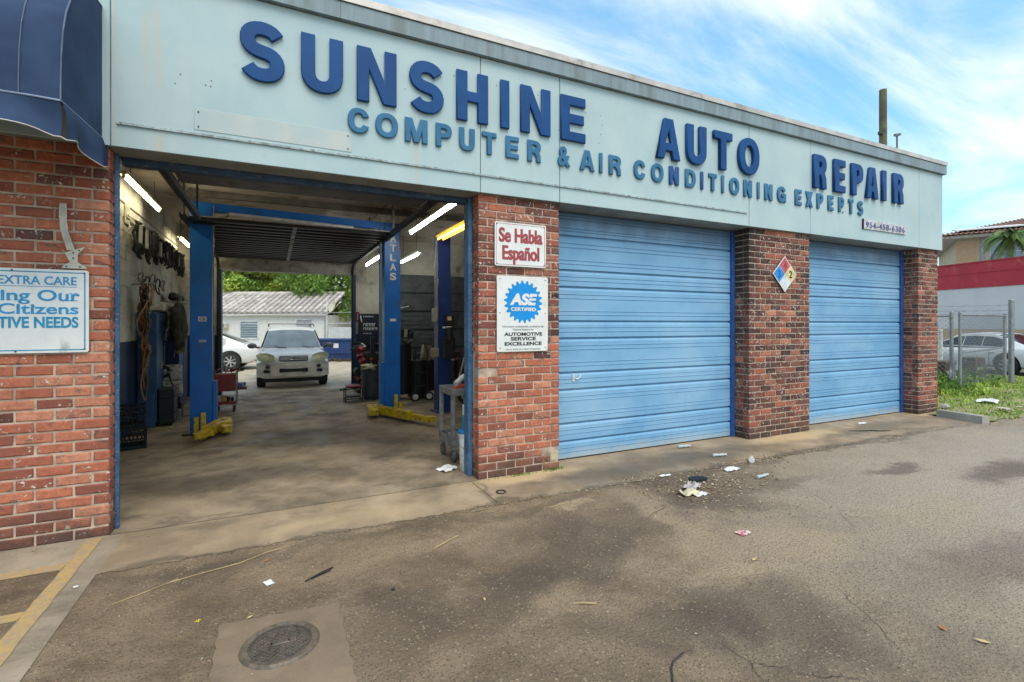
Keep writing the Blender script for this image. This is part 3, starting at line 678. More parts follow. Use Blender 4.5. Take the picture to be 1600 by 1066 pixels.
def roller_door(x0, x1, y, mat, lab=None, zs=None):
    d = MB().box(x0-.02, y+.03, .01, x1+.02, y+.035, 3.04).build('roller_door', mat, bld, 0)
    if lab: d['label'] = lab
    zs = [.012, .234, .449, .862, 1.07, 1.49, 1.70, 2.12, 2.325, 2.746, 3.05]
    for a, b in zip(zs[:-1], zs[1:]):
        pr = section(a, b, b-a > .3); n = len(pr); mb = MB()
        vs = [(x0, y+p[0], p[1]) for p in pr]+[(x1, y+p[0], p[1]) for p in pr]
        mb.add(vs, [(i, n+i, n+i+1, i+1) for i in range(n-1)]); mb.build('door_panel', mat, d, 0)
    return d
d2 = roller_door(3.0, 6.05, .285, dm_, 'faded blue roller door with a grey lock hasp, beside the worn brick pier')
d3 = roller_door(7.53, 10.545, .285, dm_, 'faded blue roller door at the right end of the garage')
wht = M('flaked_white', (.6,.62,.62), .5, .2)
MB().cbox(3.30, .262, .95, 3.335, .27, 1.05, .003).tube([(3.32,.262,1.0),(3.36,.245,.985),(3.40,.25,1.0),(3.42,.26,1.03)], .006, 6).build('lock_hasp', wht, d2)
MB().cbox(7.60, .262, .95, 7.62, .27, 1.05, .003).build('lock_hasp', wht, d3)
MB().tube([(4.2,.262,.0),(4.2,.262,.02)], .002, 4)
tf = M('trim_rubber', (.03,.03,.03), .9)  # black rubber of the seal strip along the foot of the doors
for a, b in ((3.0, 6.05), (7.53, 10.545)): MB().box(a, .272, .002, b, .30, .012).build('bottom_seal', tf, bld, 0)

# ---------------------------------------------------------------- signs on the facade
signw = M('sign_white', (.70,.69,.66), .4, var=.06, scale=6, dirt=(.42,.40,.36), damt=.15, dscale=5)
cy = M('sign_cyan', (.02,.26,.52), .5, var=.15, scale=12); cy2 = M('sign_teal', (.015,.24,.42), .5, var=.15, scale=12)
dkr = M('sign_red', (.33,.055,.06), .5, var=.15, scale=12); blk = M('sign_black', (.02,.02,.022), .5)
screwm = M('sign_screw', (.05,.05,.05), .5, .3)
def plate(t, x0, x1, z0, z1, y=-.02, th=.006, mat=signw, r=.012):
    p = [(x0+r, z0), (x1-r, z0), (x1, z0+r), (x1, z1-r), (x1-r, z1), (x0+r, z1), (x0, z1-r), (x0, z0+r)]
    return MB().prism(p, y-th, y, 'XZ').build('plate', mat, t, 0)
def border(t, x0, x1, z0, z1, y, wd, mat):
    mb = MB()
    for a, b, c, d in ((x0, z0, x1, z0+wd), (x0, z1-wd, x1, z1), (x0, z0+wd, x0+wd, z1-wd), (x1-wd, z0+wd, x1, z1-wd)): mb.box(a, y-.0012, b, c, y-.0003, d)
    mb.build('border', mat, t, 0)
def screws(t, pts, y):
    for x, z in pts: MB().cyl((x, y, z), (x, y-.004, z), .006, 8).build('screw', screwm, t)
s1 = thing('wall_sign', 'white metal sign with blue lettering reading EXTRA CARE and Citizens, on the left brick pier', 'sign', (-1.75, -.02, 1.44))
plate(s1, -2.22, -1.28, 1.445, 2.07); border(s1, -2.20, -1.30, 1.462, 2.052, -.026, .008, cy2)
for (sx, cxx, zz_, capp, wd, mt, bo) in (('EXTRA CARE', -1.352, 1.955, .062, .445, cy, .012), ('TIVE NEEDS', -1.342, 1.635, .078, .455, cy2, .03)):
    text(sx, mt, s1, 'lettering', cxx, zz_, -.026, capp, width=wd, bold=bo, align='R')
MB().box(-1.87, -.0275, 1.938, -1.352, -.0263, 1.942).build('underline', cy, s1, 0)
def serif_line(word, t, xr, z, capp, wd, mat, stems):
    o = text(word, mat, t, 'lettering', xr, z, -.026, capp, width=wd, bold=.016, align='R'); mb = MB()
    for (fx, lo, hi, sides) in stems:
        xx = xr-wd+fx*wd; sr = .011
        for zc in ([z+.0028] if lo else [])+([z+hi*capp-.0028] if hi else []): mb.box(xx-sr*(1 if 'l' in sides else .3), -.0287, zc-.0028, xx+sr*(1 if 'r' in sides else .3), -.0283, zc+.0028)
    mb.build('serif', mat, t, 0)
serif_line('ing Our', s1, -1.333, 1.835, .080, .447, cy, ((.02,1,.74,'lr'),(.10,1,0,'lr'),(.215,1,0,'lr'),(.76,0,.74,'l'),(.865,1,.74,'r'),(.945,1,.74,'lr')))
serif_line('Citizens', s1, -1.342, 1.737, .075, .455, cy, ((.245,1,.74,'lr'),(.355,0,0,'lr'),(.43,1,.74,'lr'),(.77,1,0,'lr'),(.88,1,0,'lr')))
greyl = M('sign_grey', (.22,.25,.28), .5)
text('Service on Vehicles', greyl, s1, 'lettering', -1.352, 1.52, -.026, .045, width=.5, align='R', shear=.3) if False else None
screws(s1, ((-1.305, 2.05), (-1.72, 2.056), (-1.305, 1.47), (-1.7, 1.458)), -.026)
bk = M('bracket_cream', (.55,.50,.42), .6, .2, dirt=(.3,.26,.2), damt=.3, dscale=12)
b1 = thing('metal_bracket', 'cream painted bent metal bracket standing above the EXTRA CARE sign on the brick wall', 'bracket', (-1.38, -.02, 2.07))
def ribbon(pts, wds, y0, y1, mb):
    for i in range(len(pts)-1):
        (xa, za), (xb, zb) = pts[i], pts[i+1]; wa, wb_ = wds[i], wds[i+1]
        mb.prism([(xa-wa, za), (xa+wa, za), (xb+wb_, zb), (xb-wb_, zb)], y0, y1, 'XZ')
mb = MB(); pp = [(-1.432, 2.57), (-1.432, 2.46), (-1.425, 2.37), (-1.405, 2.29), (-1.385, 2.22)]
ribbon(pp, [.016, .017, .019, .02, .022], -.03, -.022, mb)
for i in range(len(pp)-1): mb.cyl((pp[i][0]-.014, -.03, pp[i][1]), (pp[i+1][0]-.018, -.03, pp[i+1][1]), .007, 8); mb.cyl((pp[i][0]+.014, -.03, pp[i][1]), (pp[i+1][0]+.018, -.03, pp[i+1][1]), .007, 8)
mb.build('arm', bk, b1)
MB().prism([(-1.42, 2.20), (-1.30, 2.25), (-1.345, 2.19), (-1.345, 2.13), (-1.30, 2.10), (-1.29, 2.082), (-1.44, 2.082), (-1.43, 2.10), (-1.39, 2.13), (-1.41, 2.17)], -.034, -.022, 'XZ').build('base_plate', bk, b1, 0)
for x, z in ((-1.37, 2.20), (-1.335, 2.22), (-1.41, 2.095), (-1.33, 2.095), (-1.37, 2.16)): MB().cyl((x, -.034, z), (x, -.038, z), .006, 8).build('bolt', screwm, b1)

s2 = thing('wall_sign', 'white sign with red lettering Se Habla Español, upper sign on the brick pier', 'sign', (2.44, -.02, 2.29))
plate(s2, 2.13, 2.76, 2.29, 2.765); border(s2, 2.145, 2.745, 2.305, 2.75, -.026, .004, dkr)
for k_, dx_ in enumerate((-.004, 0, .004)):
    text('Se Habla', dkr, s2, 'lettering', 2.445+dx_, 2.555, -.026, .148, width=.53, bold=.022, align='C', ext=.0010+.0002*k_)
    text('Español', dkr, s2, 'lettering', 2.445+dx_, 2.365, -.026, .148, width=.45, bold=.022, align='C', ext=.0010+.0002*k_)
screws(s2, ((2.155, 2.74), (2.735, 2.74), (2.155, 2.315), (2.735, 2.315)), -.026)
s3 = thing('wall_sign', 'white sign with a blue gear badge lettered ASE CERTIFIED, lower sign on the brick pier', 'sign', (2.47, -.02, 1.36))
plate(s3, 2.155, 2.785, 1.36, 2.185)
gear = MB(); pts = []
NG = 22
for i in range(NG*4):
    a = 2*math.pi*(i+.5)/(NG*4); r = .235 if (i//2) % 2 else .202
    pts.append((2.475+r*math.cos(a), 1.905+r*math.sin(a)))
gm = M('badge_blue', (.0,.24,.62), .45, var=.08)
me = polys_to_mesh([pts], .0006, 0); off = OFF[s3.name]
for v in me.vertices: v.co = Vector((v.co.x, -.0268+v.co.z, v.co.y))-off
me.materials.append(gm); o = bpy.data.objects.new('gear_badge', me); COL.objects.link(o); o.parent = s3; OFF[o.name] = off
text('ASE', signw, s3, 'lettering', 2.475, 1.875, -.0275, .115, width=.34, bold=.05, align='C', shear=.18)
for zc in (1.915, 1.95): MB().box(2.545, -.0312, zc-.005, 2.66, -.0305, zc+.005).build('badge_slit', gm, s3, 0)
text('CERTIFIED', signw, s3, 'lettering', 2.475, 1.805, -.0275, .036, width=.31, bold=.035, align='C')
for tx, z, wd, cp in (('We employ professionals certified by the', 1.625, .51, .020), ('National Institute for', 1.592, .26, .020), ('Let us show you their credentials', 1.378, .43, .018)):
    text(tx, greyl, s3, 'lettering', 2.475, z, -.026, cp, width=wd, align='C')
for tx, z, wd in (('AUTOMOTIVE', 1.532, .47), ('SERVICE', 1.482, .31), ('EXCELLENCE', 1.428, .46)):
    text(tx, blk, s3, 'lettering', 2.475, z, -.026, .036, width=wd, bold=.03, align='C')
screws(s3, [(x, z) for x in (2.19, 2.75) for z in (2.15, 1.78, 1.40)], -.026)

s4 = thing('hazard_placard', 'diamond shaped hazard placard numbered 4, 3 and 2, on the dark brick pier', 'sign', (6.86, -.02, 2.14))
cxh, czh, hh_ = 6.86, 2.405, .268
MB().prism([(cxh, czh-hh_), (cxh+hh_, czh), (cxh, czh+hh_), (cxh-hh_, czh)], -.026, -.02, 'XZ').build('plate', signw, s4, 0)
def dia(cx_, cz_, h_, mat, nm):
    h_ -= .004; MB().prism([(cx_, cz_-h_), (cx_+h_, cz_), (cx_, cz_+h_), (cx_-h_, cz_)], -.0272, -.0263, 'XZ').build(nm, mat, s4, 0)
q = hh_/2-.006
dia(cxh, czh+q, q, M('hazard_red', (.45,.085,.10), .5), 'red_field'); dia(cxh-q, czh, q, M('hazard_blue', (.02,.22,.55), .5), 'blue_field')
dia(cxh+q, czh, q, M('hazard_yellow', (.62,.52,.22), .5), 'yellow_field'); dia(cxh, czh-q, q, M('hazard_white', (.6,.62,.62), .5), 'white_field')
text('4', M('hazard_red_ink', (.28,.03,.05), .5), s4, 'lettering', cxh, czh+q-.052, -.0272, .105, align='C', bold=.02)
text('3', M('hazard_blue_ink', (.01,.07,.28), .5), s4, 'lettering', cxh-q, czh-.052, -.0272, .105, align='C', bold=.02)
text('2', blk, s4, 'lettering', cxh+q, czh-.052, -.0272, .105, align='C', bold=.02)

s5 = thing('phone_number_sign', 'small white strip sign with the raised phone number 954-458-6306 on the fascia', 'sign', (9.4, -.07, 3.23))
MB().cbox(8.76, -.083, 3.235, 10.03, -.066, 3.395, .004).build('plate', M('phone_board', (.50,.48,.50), .6, dirt=(.3,.26,.28), damt=.4, dscale=8), s5, 0)
nb = M('phone_digit_blue', (.12,.13,.27), .6)
text('954-458-6306', nb, s5, 'digits', 9.395, 3.265, -.084, .092, width=1.16, bold=.008, align='C', ext=.003, spacing=1.15)
MB().box(8.745, -.088, 3.228, 8.76, -.064, 3.40).build('end_trim', blk, s5, 0)

# ---------------------------------------------------------------- awning
navyc = NT('navy_canvas'); P_ = navyc.pos(); wv = navyc.noise(navyc.map(P_, (1,1,.3)), 5, 5)
navyc.bump(navyc.math('ADD', wv, navyc.math('MULTIPLY', navyc.noise(P_, 300, 2), .15)), .35, .02)
cnv = navyc.fin(navyc.mix(navyc.ramp(navyc.noise(P_, 2, 4), .3, .7), (.026,.046,.095), (.045,.075,.14)), .85, 0, .15)
pip = M('white_piping', (.55,.5,.45), .7)
aw = thing('awning', 'navy canvas quarter dome awning with a sagging valance at the left pier', 'awning', (-2.8, -.06, 3.05))
prof = [(-.065, 4.10), (-.18, 4.085), (-.32, 4.03), (-.47, 3.955), (-.60, 3.87), (-.71, 3.77), (-.79, 3.64), (-.84, 3.50), (-.868, 3.34), (-.878, 3.18), (-.88, 3.05)]
def awf(u, v):
    x = -4.5+u*(3.31); k = v*(len(prof)-1); i = min(int(k), len(prof)-2); f_ = k-i
    y = prof[i][0]*(1-f_)+prof[i+1][0]*f_; z = prof[i][1]*(1-f_)+prof[i+1][1]*f_
    pin = math.exp(-((x+1.36)/.06)**2)*.004+max(0, .008*math.sin(x*9))*math.sin(v*math.pi)
    wr = .004*math.sin(z*70+x*3)*math.exp(-((x+1.40)/.10)**2)
    return (x, y+pin+wr, z)
MB().grid(awf, 110, 30, True).build('canopy', cnv, aw, 60)
def awside(u, v):
    k = v*(len(prof)-1); i = min(int(k), len(prof)-2); f_ = k-i
    y = prof[i][0]*(1-f_)+prof[i+1][0]*f_; z = prof[i][1]*(1-f_)+prof[i+1][1]*f_
    yy = -.065+(y+.065)*u; zb = 3.05+(.06)*(1-(yy+.065)/-.815)
    zz2 = max(z, 3.05) if u == 1 else z
    return (-1.19-.012*math.sin(u*math.pi)*math.sin(v*math.pi), yy, min(z, 9) if v < 1 else 3.05)
mb = MB(); sidepoly = [(p[0], p[1]) for p in prof]+[(-.065, 3.08)]
mb.prism(sidepoly, -1.196, -1.190, 'YZ'); mb.build('side_panel', cnv, aw, 30)
MB().tube([(-1.385, p[0]-.003, p[1]+.001) for p in prof], .0035, 5).build('seam', M('seam_blue', (.10,.13,.2), .7), aw)
MB().tube([(-1.19, p[0]-.002, p[1]+.002) for p in prof], .005, 5).build('seam', M('seam_blue', (.10,.13,.2), .7), aw)
MB().tube([(-4.5, -.882, 3.05), (-1.33, -.882, 3.05), (-1.19, -.882, 3.045)], .006, 6).tube([(-1.188, -.88, 3.045), (-1.188, -.07, 3.09)], .005, 5).build('seam', M('seam_light', (.25,.30,.42), .7), aw)
def val_z(x):   # bottom edge of the front valance
    return 2.868+.012*math.sin(x*5)-.05*math.exp(-((x+1.2)/.09)**2)
def vf(u, v):
    x = -4.5+u*3.31; zb = val_z(x); z = 3.048*(1-v)+zb*v
    y = -.882-.035*v*math.sin(x*7)-.02*v*math.sin(x*17+1)-.035*v+.02*math.sin(v*3.1)
    return (x, y, z)
MB().grid(vf, 90, 8).build('valance', cnv, aw, 60)
def sf(u, v):
    y = -.882+u*.86; zt = 3.048+.045*u
    zb = 2.805+.03*math.sin(u*7)+.06*u
    x = -1.185+v*(.025*math.sin(u*11+.5)+.02+.03*u)+.01*math.sin(v*4)
    return (x, y, zt*(1-v)+zb*v)
MB().grid(sf, 40, 10, True).build('valance', cnv, aw, 60)
MB().tube([vf(i/90, 1) for i in range(91)]+[sf(i/40, 1) for i in range(41)], .0035, 5).build('piping', pip, aw)
MB().box(-4.5, -.062, 4.09, -1.19, -.064, 4.12)
fr = M('awning_frame', (.35,.36,.38), .4, .7)
MB().cyl((-1.22, -.08, 3.09), (-1.22, -.86, 3.06), .012, 8).cyl((-4.5, -.86, 3.06), (-1.22, -.86, 3.06), .012, 8).build('frame', fr, aw)
# ================================================================ INSIDE THE SHOP
blackm = M('matt_black', (.012,.012,.013), .55, var=.3, scale=10); rub = M('tyre_rubber', (.022,.022,.022), .85, var=.3)
steel = M('worn_steel', (.30,.30,.29), .4, .7, dirt=(.1,.08,.06), damt=.4, dscale=10); dsteel = M('dark_steel', (.06,.06,.062), .5, .5, var=.3)
# rolled-up front door of the open bay, seen from below, with its tracks
ft = thing('rolled_up_door', 'grey roller door pushed up under the ceiling just inside the open bay', 'door', (0, .4, 3.15))
pg = M('door_back_grey', (.13,.125,.12), .6, var=.25, scale=3, dirt=(.05,.045,.04), damt=.5, dscale=4)
for i in range(2): MB().cbox(-.92, .36+i*.60, 3.20, 1.72, .95+i*.60, 3.235, .01).build('door_panel', pg, ft, 0)
for xx in (-.96, 1.76):
    MB().box(xx-.03, .33, 3.13, xx+.03, 3.3, 3.145).box(xx-.03, .33, 3.145, xx-.02, 3.3, 3.20).box(xx+.02, .33, 3.145, xx+.03, 3.3, 3.20).build('track', dsteel, ft, 0)
    MB().box(xx-.012, 3.2, 3.2, xx+.012, 3.225, 3.93).build('hanger', dsteel, ft, 0)
    MB().cyl((xx, 1.6, 3.2), (xx+.22*(1 if xx < 0 else -1), 2.3, 3.9), .01, 6).build('brace', dsteel, ft)
# rolled-up rear door panels
rt = thing('rolled_up_door', 'rear roller door raised under the ceiling, ribbed underside facing down', 'door', (0, 6, 3.2))
rg = M('rear_door_grey', (.36,.34,.31), .6, var=.25, scale=3, dirt=(.06,.055,.05), damt=.5, dscale=4)
for i in range(8):
    y0 = 3.65+i*.58
    mb = MB().box(-1.12, y0, 3.24, 1.78, y0+.55, 3.255)
    mb.build('door_panel', rg, rt, 0)
    for k in (.02, .30): MB().box(-1.12, y0+k, 3.19, 1.78, y0+k+.11, 3.24).build('rib', blackm, rt, 0)
    MB().box(.27, y0+.02, 3.175, .33, y0+.53, 3.20).build('stile', rg, rt, 0)
for xx in (-1.17, 1.83):
    MB().box(xx-.03, 3.4, 3.17, xx+.03, 8.2, 3.185).box(xx-.03, 3.4, 3.185, xx-.02, 8.2, 3.24).box(xx+.02, 3.4, 3.185, xx+.03, 8.2, 3.24).build('track', blackm, rt, 0)
    MB().tube([(xx, 8.18, 3.2), (xx, 8.32, 3.16), (xx, 8.40, 3.05), (xx, 8.42, 2.9), (xx, 8.42, .02)], .03, 6).build('track', blackm, rt)
    for yy in (3.6, 5.9): MB().box(xx-.012, yy, 3.2, xx+.012, yy+.025, 3.93).build('hanger', dsteel, rt, 0)
MB().cbox(-1.188, 8.44, HB-.001, 1.918, 8.497, 3.2, .004).cbox(-1.188, 8.46, 3.21, 1.918, 8.497, 3.45, .004).build('lintel_board', M('lintel_grey', (.33,.31,.27), .8, var=.2, dirt=(.14,.12,.1), damt=.5, dscale=5), bld, 0)
for xa, xb in ((-1.188, -1.10), (1.84, 1.918)): MB().cbox(xa, 8.40, 0, xb, 8.72, HB-.002, .003).build('door_jamb', M('rear_jamb_navy', (.012,.03,.075), .5, var=.3), bld)
# closed rear door of bay two
ddm = M('dark_door_back', (.085,.09,.098), .55, var=.2, scale=3, dirt=(.04,.04,.04), damt=.5, dscale=5)
rd = MB().box(2.96, 8.46, .01, 5.94, 8.47, 3.01).build('rear_door', ddm, bld, 0); rd['label'] = 'closed dark grey rear roller door'
for i in range(6):
    z0 = .02+i*.5; mb = MB().box(2.97, 8.435, z0, 5.93, 8.46, z0+.485)
    for k in (.12, .24, .36): mb.box(2.97, 8.422, z0+k, 5.93, 8.434, z0+k+.012)
    mb.build('door_panel', ddm, rd, 0)
    if i: MB().box(2.97, 8.405, z0-.012, 5.93, 8.434, z0+.012).build('rail', blackm, rd, 0)
# conduits along the ceiling
con = M('conduit', (.16,.14,.12), .5, .3)
for pts, lab in (([(-1.9,.5,3.88),(-1.5,.5,3.88),(-1.5,5.5,3.88)], 'thin conduit running back along the ceiling near the left wall'), ([(-1.94,2.3,3.4),(-1.94,8.3,3.4)], 'thin conduit along the left wall above the hanging belts'),
                 ([(1.9,2.7,3.9),(1.9,8.4,3.9)], 'dark conduit under the ceiling right of the lift'), ([(-1.0,3.1,3.9),(1.9,3.1,3.9)], 'dark pipe crossing the ceiling in front of the lift')):
    single(MB().tube(pts, .014, 6), 'conduit', con, lab, 'pipe')
single(MB().cbox(-1.3, 4.9, 3.82, 6.5, 5.0, 3.925, .005), 'ceiling_beam', M('beam_grey', (.16,.145,.12), .8), 'painted beam crossing under the shop ceiling behind the lift', 'beam')

# ---- fluorescent tubes
tw = EM('tube_warm', (1, .90, .60), 22); tcool = EM('tube_cool', (.95, 1, .92), 34); tyel = EM('tube_yellow', (1, .58, .05), 3.2); tdim = EM('tube_dim', (.85,.9,.95), 1.2)
whf = M('fixture_white', (.55,.54,.48), .5, var=.1); cream = M('fixture_cream', (.5,.47,.3), .5, var=.1)
def tube_light(x, y0, y1, z, lab, em, body, xs=(0,), wd=.09, x1=None, z1=None):
    x1 = x if x1 is None else x1
    t = thing('fluorescent_light', lab, 'light fitting', (x, (y0+y1)/2, z+.06), group='fluorescent lights in the shop')
    m = MB(); a = Vector((x, y0, z+.05)); b = Vector((x1, y1, z+.05)); d = (b-a).normalized(); sdv = d.cross(Vector((0,0,1)))*wd/2; up = Vector((0,0,.05))
    p = [a-sdv, a+sdv, a+sdv*.6+up, a-sdv*.6+up, b-sdv, b+sdv, b+sdv*.6+up, b-sdv*.6+up]
    m.add(p, [(0,1,2,3),(4,7,6,5),(0,4,5,1),(1,5,6,2),(2,6,7,3),(3,7,4,0)]); m.build('housing', body, t, 0)
    for s_ in xs:
        o_ = sdv.normalized()*s_-Vector((0,0,.028))
        MB().cyl(a+o_+d*.03, b+o_-d*.03, .017, 10).build('tube', em, t)
        for e in (a, b): MB().obox(e+o_+(d*.015 if e is a else -d*.015), (.03,.03,.05)).build('socket', body, t, 0)
    for k in (.15, .85): MB().cyl(a.lerp(b, k)+up, Vector((*a.lerp(b, k).xy, 3.93)), .006, 6).build('hanger', con, t)
tube_light(-1.70, 2.84, 4.95, 3.50, 'lit fluorescent tube nearest the front along the left wall', tw, cream)
tube_light(-1.72, 7.0, 8.25, 3.38, 'small lit fluorescent tube at the back of the left wall, beside the lift post', tw, cream)
tube_light(2.20, 1.31, 3.85, 3.26, 'long lit white fluorescent tube right of the lift, nearest the front', tcool, whf)
tube_light(2.72, 2.25, 3.75, 3.18, 'fluorescent fitting glowing yellow beside the right door frame', tyel, M('fixture_yellow', (.75,.42,.03), .5), (-.045, .045), .2)
tube_light(2.05, 5.6, 7.6, 3.08, 'lit fluorescent tube passing behind the lettered lift post', tcool, whf)
tube_light(2.95, 6.0, 7.8, 3.22, 'short lit fluorescent tube between the two blue lift posts', tcool, whf)

# ---- two-post lifts
lb = M('lift_blue', (.006,.12,.44), .38, var=.15, scale=3, dirt=(.05,.10,.2), damt=.25, dscale=7, world=True); lbd = M('lift_navy', (.012,.03,.15), .45, var=.2, world=True)
yl = M('arm_yellow', (.56,.37,.012), .45, var=.2, scale=9, dirt=(.10,.075,.03), damt=.5, dscale=14)
sil = M('chrome', (.55,.56,.57), .25, .85)
def post(t, x0, x1, y0, y1, h, mat):
    m = MB().cbox(x0, y0, 0, x1, y0+.02, h, .004).cbox(x0, y0+.02, 0, x0+.02, y1, h, .004).cbox(x1-.02, y0+.02, 0, x1, y1, h, .004)
    m.cbox(x0+.02, y1-.06, 0, x1-.02, y1, h, .004); return m.build('post', mat, t)
lift = thing('car_lift', 'bright blue two post car lift with yellow arms standing in the open bay', 'car lift', (.5, 4.15, 0))
post(lift, -1.15, -.86, 4.0, 4.26, 3.53, lb); post(lift, 1.83, 2.12, 4.3, 4.56, 3.53, lb)
MB().cbox(-.855, 4.0, .0, -.80, 4.2, .78, .004).build('carriage', lb, lift); MB().cbox(1.76, 4.3, .0, 1.825, 4.5, .95, .004).build('carriage', lb, lift)
MB().tube([(-.84, 4.02, .8), (-.84, 4.02, 3.5)], .008, 6).build('cable', steel, lift); MB().cbox(1.745, 4.33, .95, 1.79, 4.40, 3.45, .004).build('conduit_strip', M('lift_strip', (.09,.16,.26), .5), lift)
m = MB().add([(-.86,4.02,3.40),(1.83,4.32,3.40),(1.83,4.42,3.40),(-.86,4.12,3.40),(-.86,4.02,3.53),(1.83,4.32,3.53),(1.83,4.42,3.53),(-.86,4.12,3.53)], [(0,3,2,1),(4,5,6,7),(0,1,5,4),(1,2,6,5),(2,3,7,6),(3,0,4,7)])
m.build('crossbeam', lb, lift, 0)
MB().tube([(-.62, 3.93, 3.36), (1.25, 4.1, 3.34)], .032, 10).build('padded_bar', M('bar_foil', (.62,.62,.66), .35, .3, bump=.6, bscale=30), lift)
MB().tube([(-.80, 3.97, 3.28), (-.62, 3.93, 3.36)], .03, 8).tube([(1.50, 4.1, 3.34), (1.66, 4.2, 3.24)], .035, 8).build('bracket', steel, lift)
for xx, yy, nm, zz1 in ((-.86-.0, 4.0, 0, 0), (1.83, 4.3, 0, 0)):
    MB().cbox(xx-.28 if xx < 0 else xx-.02, yy-.08, .004, (xx+.06 if xx < 0 else xx+.36), yy+.36, .03, .003).build('base_plate', lb, lift)
# stickers and lettering on the posts
wh = M('sticker_white', (.62,.62,.62), .5, var=.1)
MB().box(-1.04, 3.997, 1.70, -.93, 3.9985, 1.775).build('sticker', wh, lift, 0)
text('CE', blk, lift, 'lettering', -.985, 1.717, 3.996, .042, width=.08, bold=.02, align='C')
MB().box(-1.035, 3.997, 1.38, -.935, 3.9985, 1.42).build('sticker', M('sticker_grey', (.4,.42,.45), .5), lift, 0)
MB().box(1.93, 4.297, 1.71, 2.04, 4.2985, 1.76).build('sticker', wh, lift, 0)
for i, ch in enumerate('ATLAS'): text(ch, wh, lift, 'lettering', 1.985, 3.18-i*.175, 4.297, .125, width=.115, bold=.03, align='C')
def arm(pts, w0, w1, z, hgt):
    w0 *= 1.3; w1 *= 1.3; hgt *= 1.25; z += .02
    """telescopic swing arm: outer box and a slimmer inner box"""
    (xa, ya), (xb, yb) = pts; a = Vector((xa, ya, z)); b = Vector((xb, yb, z)); d = (b-a); L = d.length; rot = math.atan2(d.y, d.x)
    o1 = MB().obox(a+d*.33, (L*.66, w0, hgt), rot); i1 = MB().obox(a+d*.72+Vector((0,0,-.006)), (L*.52, w1, hgt*.66), rot)
    A = o1.build('lift_arm', yl, lift, 0); i1.build('inner_arm', yl, A, 0)
    MB().obox(a+d*.2+Vector((0,0,hgt/2+.006)), (L*.3, w0*.35, .012), rot).build('arm_rib', yl, A, 0)
    MB().cyl(b+Vector((0,0,-.02)), b+Vector((0,0,.035)), .055, 14).cyl(b+Vector((0,0,.035)), b+Vector((0,0,.05)), .065, 14).build('arm_pad', yl, A)
arm(((-.74, 3.98), (-.93, 3.08)), .12, .085, .10, .10)
arm(((-.70, 4.1), (-.62, 3.45)), .13, .10, .10, .11)
arm(((1.68, 4.25), (2.30, 2.86)), .12, .085, .10, .10)
arm(((1.62, 4.38), (1.57, 3.86)), .14, .11, .10, .11)
for (x, y, z0, z1) in ((-1.02, 3.62, .06, .30), (-.93, 3.60, .06, .36), (1.93, 3.82, .14, .42), (2.02, 3.86, .12, .28)): MB().cbox(x-.03, y-.03, z0, x+.03, y+.03, z1, .006).build('adapter', yl, lift)
MB().tube([(-1.2,3.72,.03),(-1.1,3.62,.05),(-1.02,3.66,.03),(-.95,3.6,.05)], .018, 6).build('hose_end', dsteel, lift)
MB().tube([(1.60,4.1,.16),(1.72,4.05,.24),(1.80,4.1,.16)], .012, 6).tube([(-.78,3.9,.16),(-.70,3.86,.2),(-.62,3.92,.17)], .012, 6).build('latch_rod', steel, lift)
lift2 = thing('car_lift', 'dark navy lift post with black control boxes beside the right door frame', 'car lift', (2.9, 4.1, 0))
post(lift2, 2.755, 3.0, 4.0, 4.26, 3.36, lbd)
MB().tube([(2.73, 4.0, 3.3), (2.70, 3.98, 2.6), (2.74, 3.98, 1.9), (2.72, 3.98, 1.2)], .022, 8).tube([(2.75,3.98,2.5),(2.71,3.97,2.0),(2.75,3.98,1.5)], .012, 6).build('hose', M('grey_hose', (.18,.18,.18), .5), lift2)
MB().cbox(2.86, 3.86, 1.62, 3.03, 3.995, 1.83, .01).build('motor_box', blackm, lift2); MB().box(2.89, 3.855, 1.73, 2.97, 3.8585, 1.80).build('label_plate', M('label_yellow', (.55,.5,.25), .5), lift2, 0)
MB().cyl((2.94, 3.9, 1.36), (2.94, 3.9, 1.60), .075, 14).build('motor', blackm, lift2); MB().cbox(2.82, 3.84, 1.02, 3.04, 3.995, 1.42, .02).build('oil_tank', blackm, lift2)
for a, b, z in ((2.80, 2.85, 1.60), (2.87, 2.97, 1.60)): MB().cbox(a, 3.855, z-.02, b, 3.88, z+.015, .003).build('label_plate', wh, lift2)
MB().cbox(2.62, 3.9, 1.70, 2.72, 3.98, 1.95, .01).build('switch_box', M('switch_grey', (.24,.235,.22), .6), lift2); MB().cbox(2.60, 3.85, 1.05, 2.73, 3.98, 1.22, .01).build('junction_box', M('junction_tan', (.22,.20,.14), .6), lift2)
MB().cbox(2.70, 3.95, .004, 3.08, 4.32, .03, .003).build('base_plate', lbd, lift2)

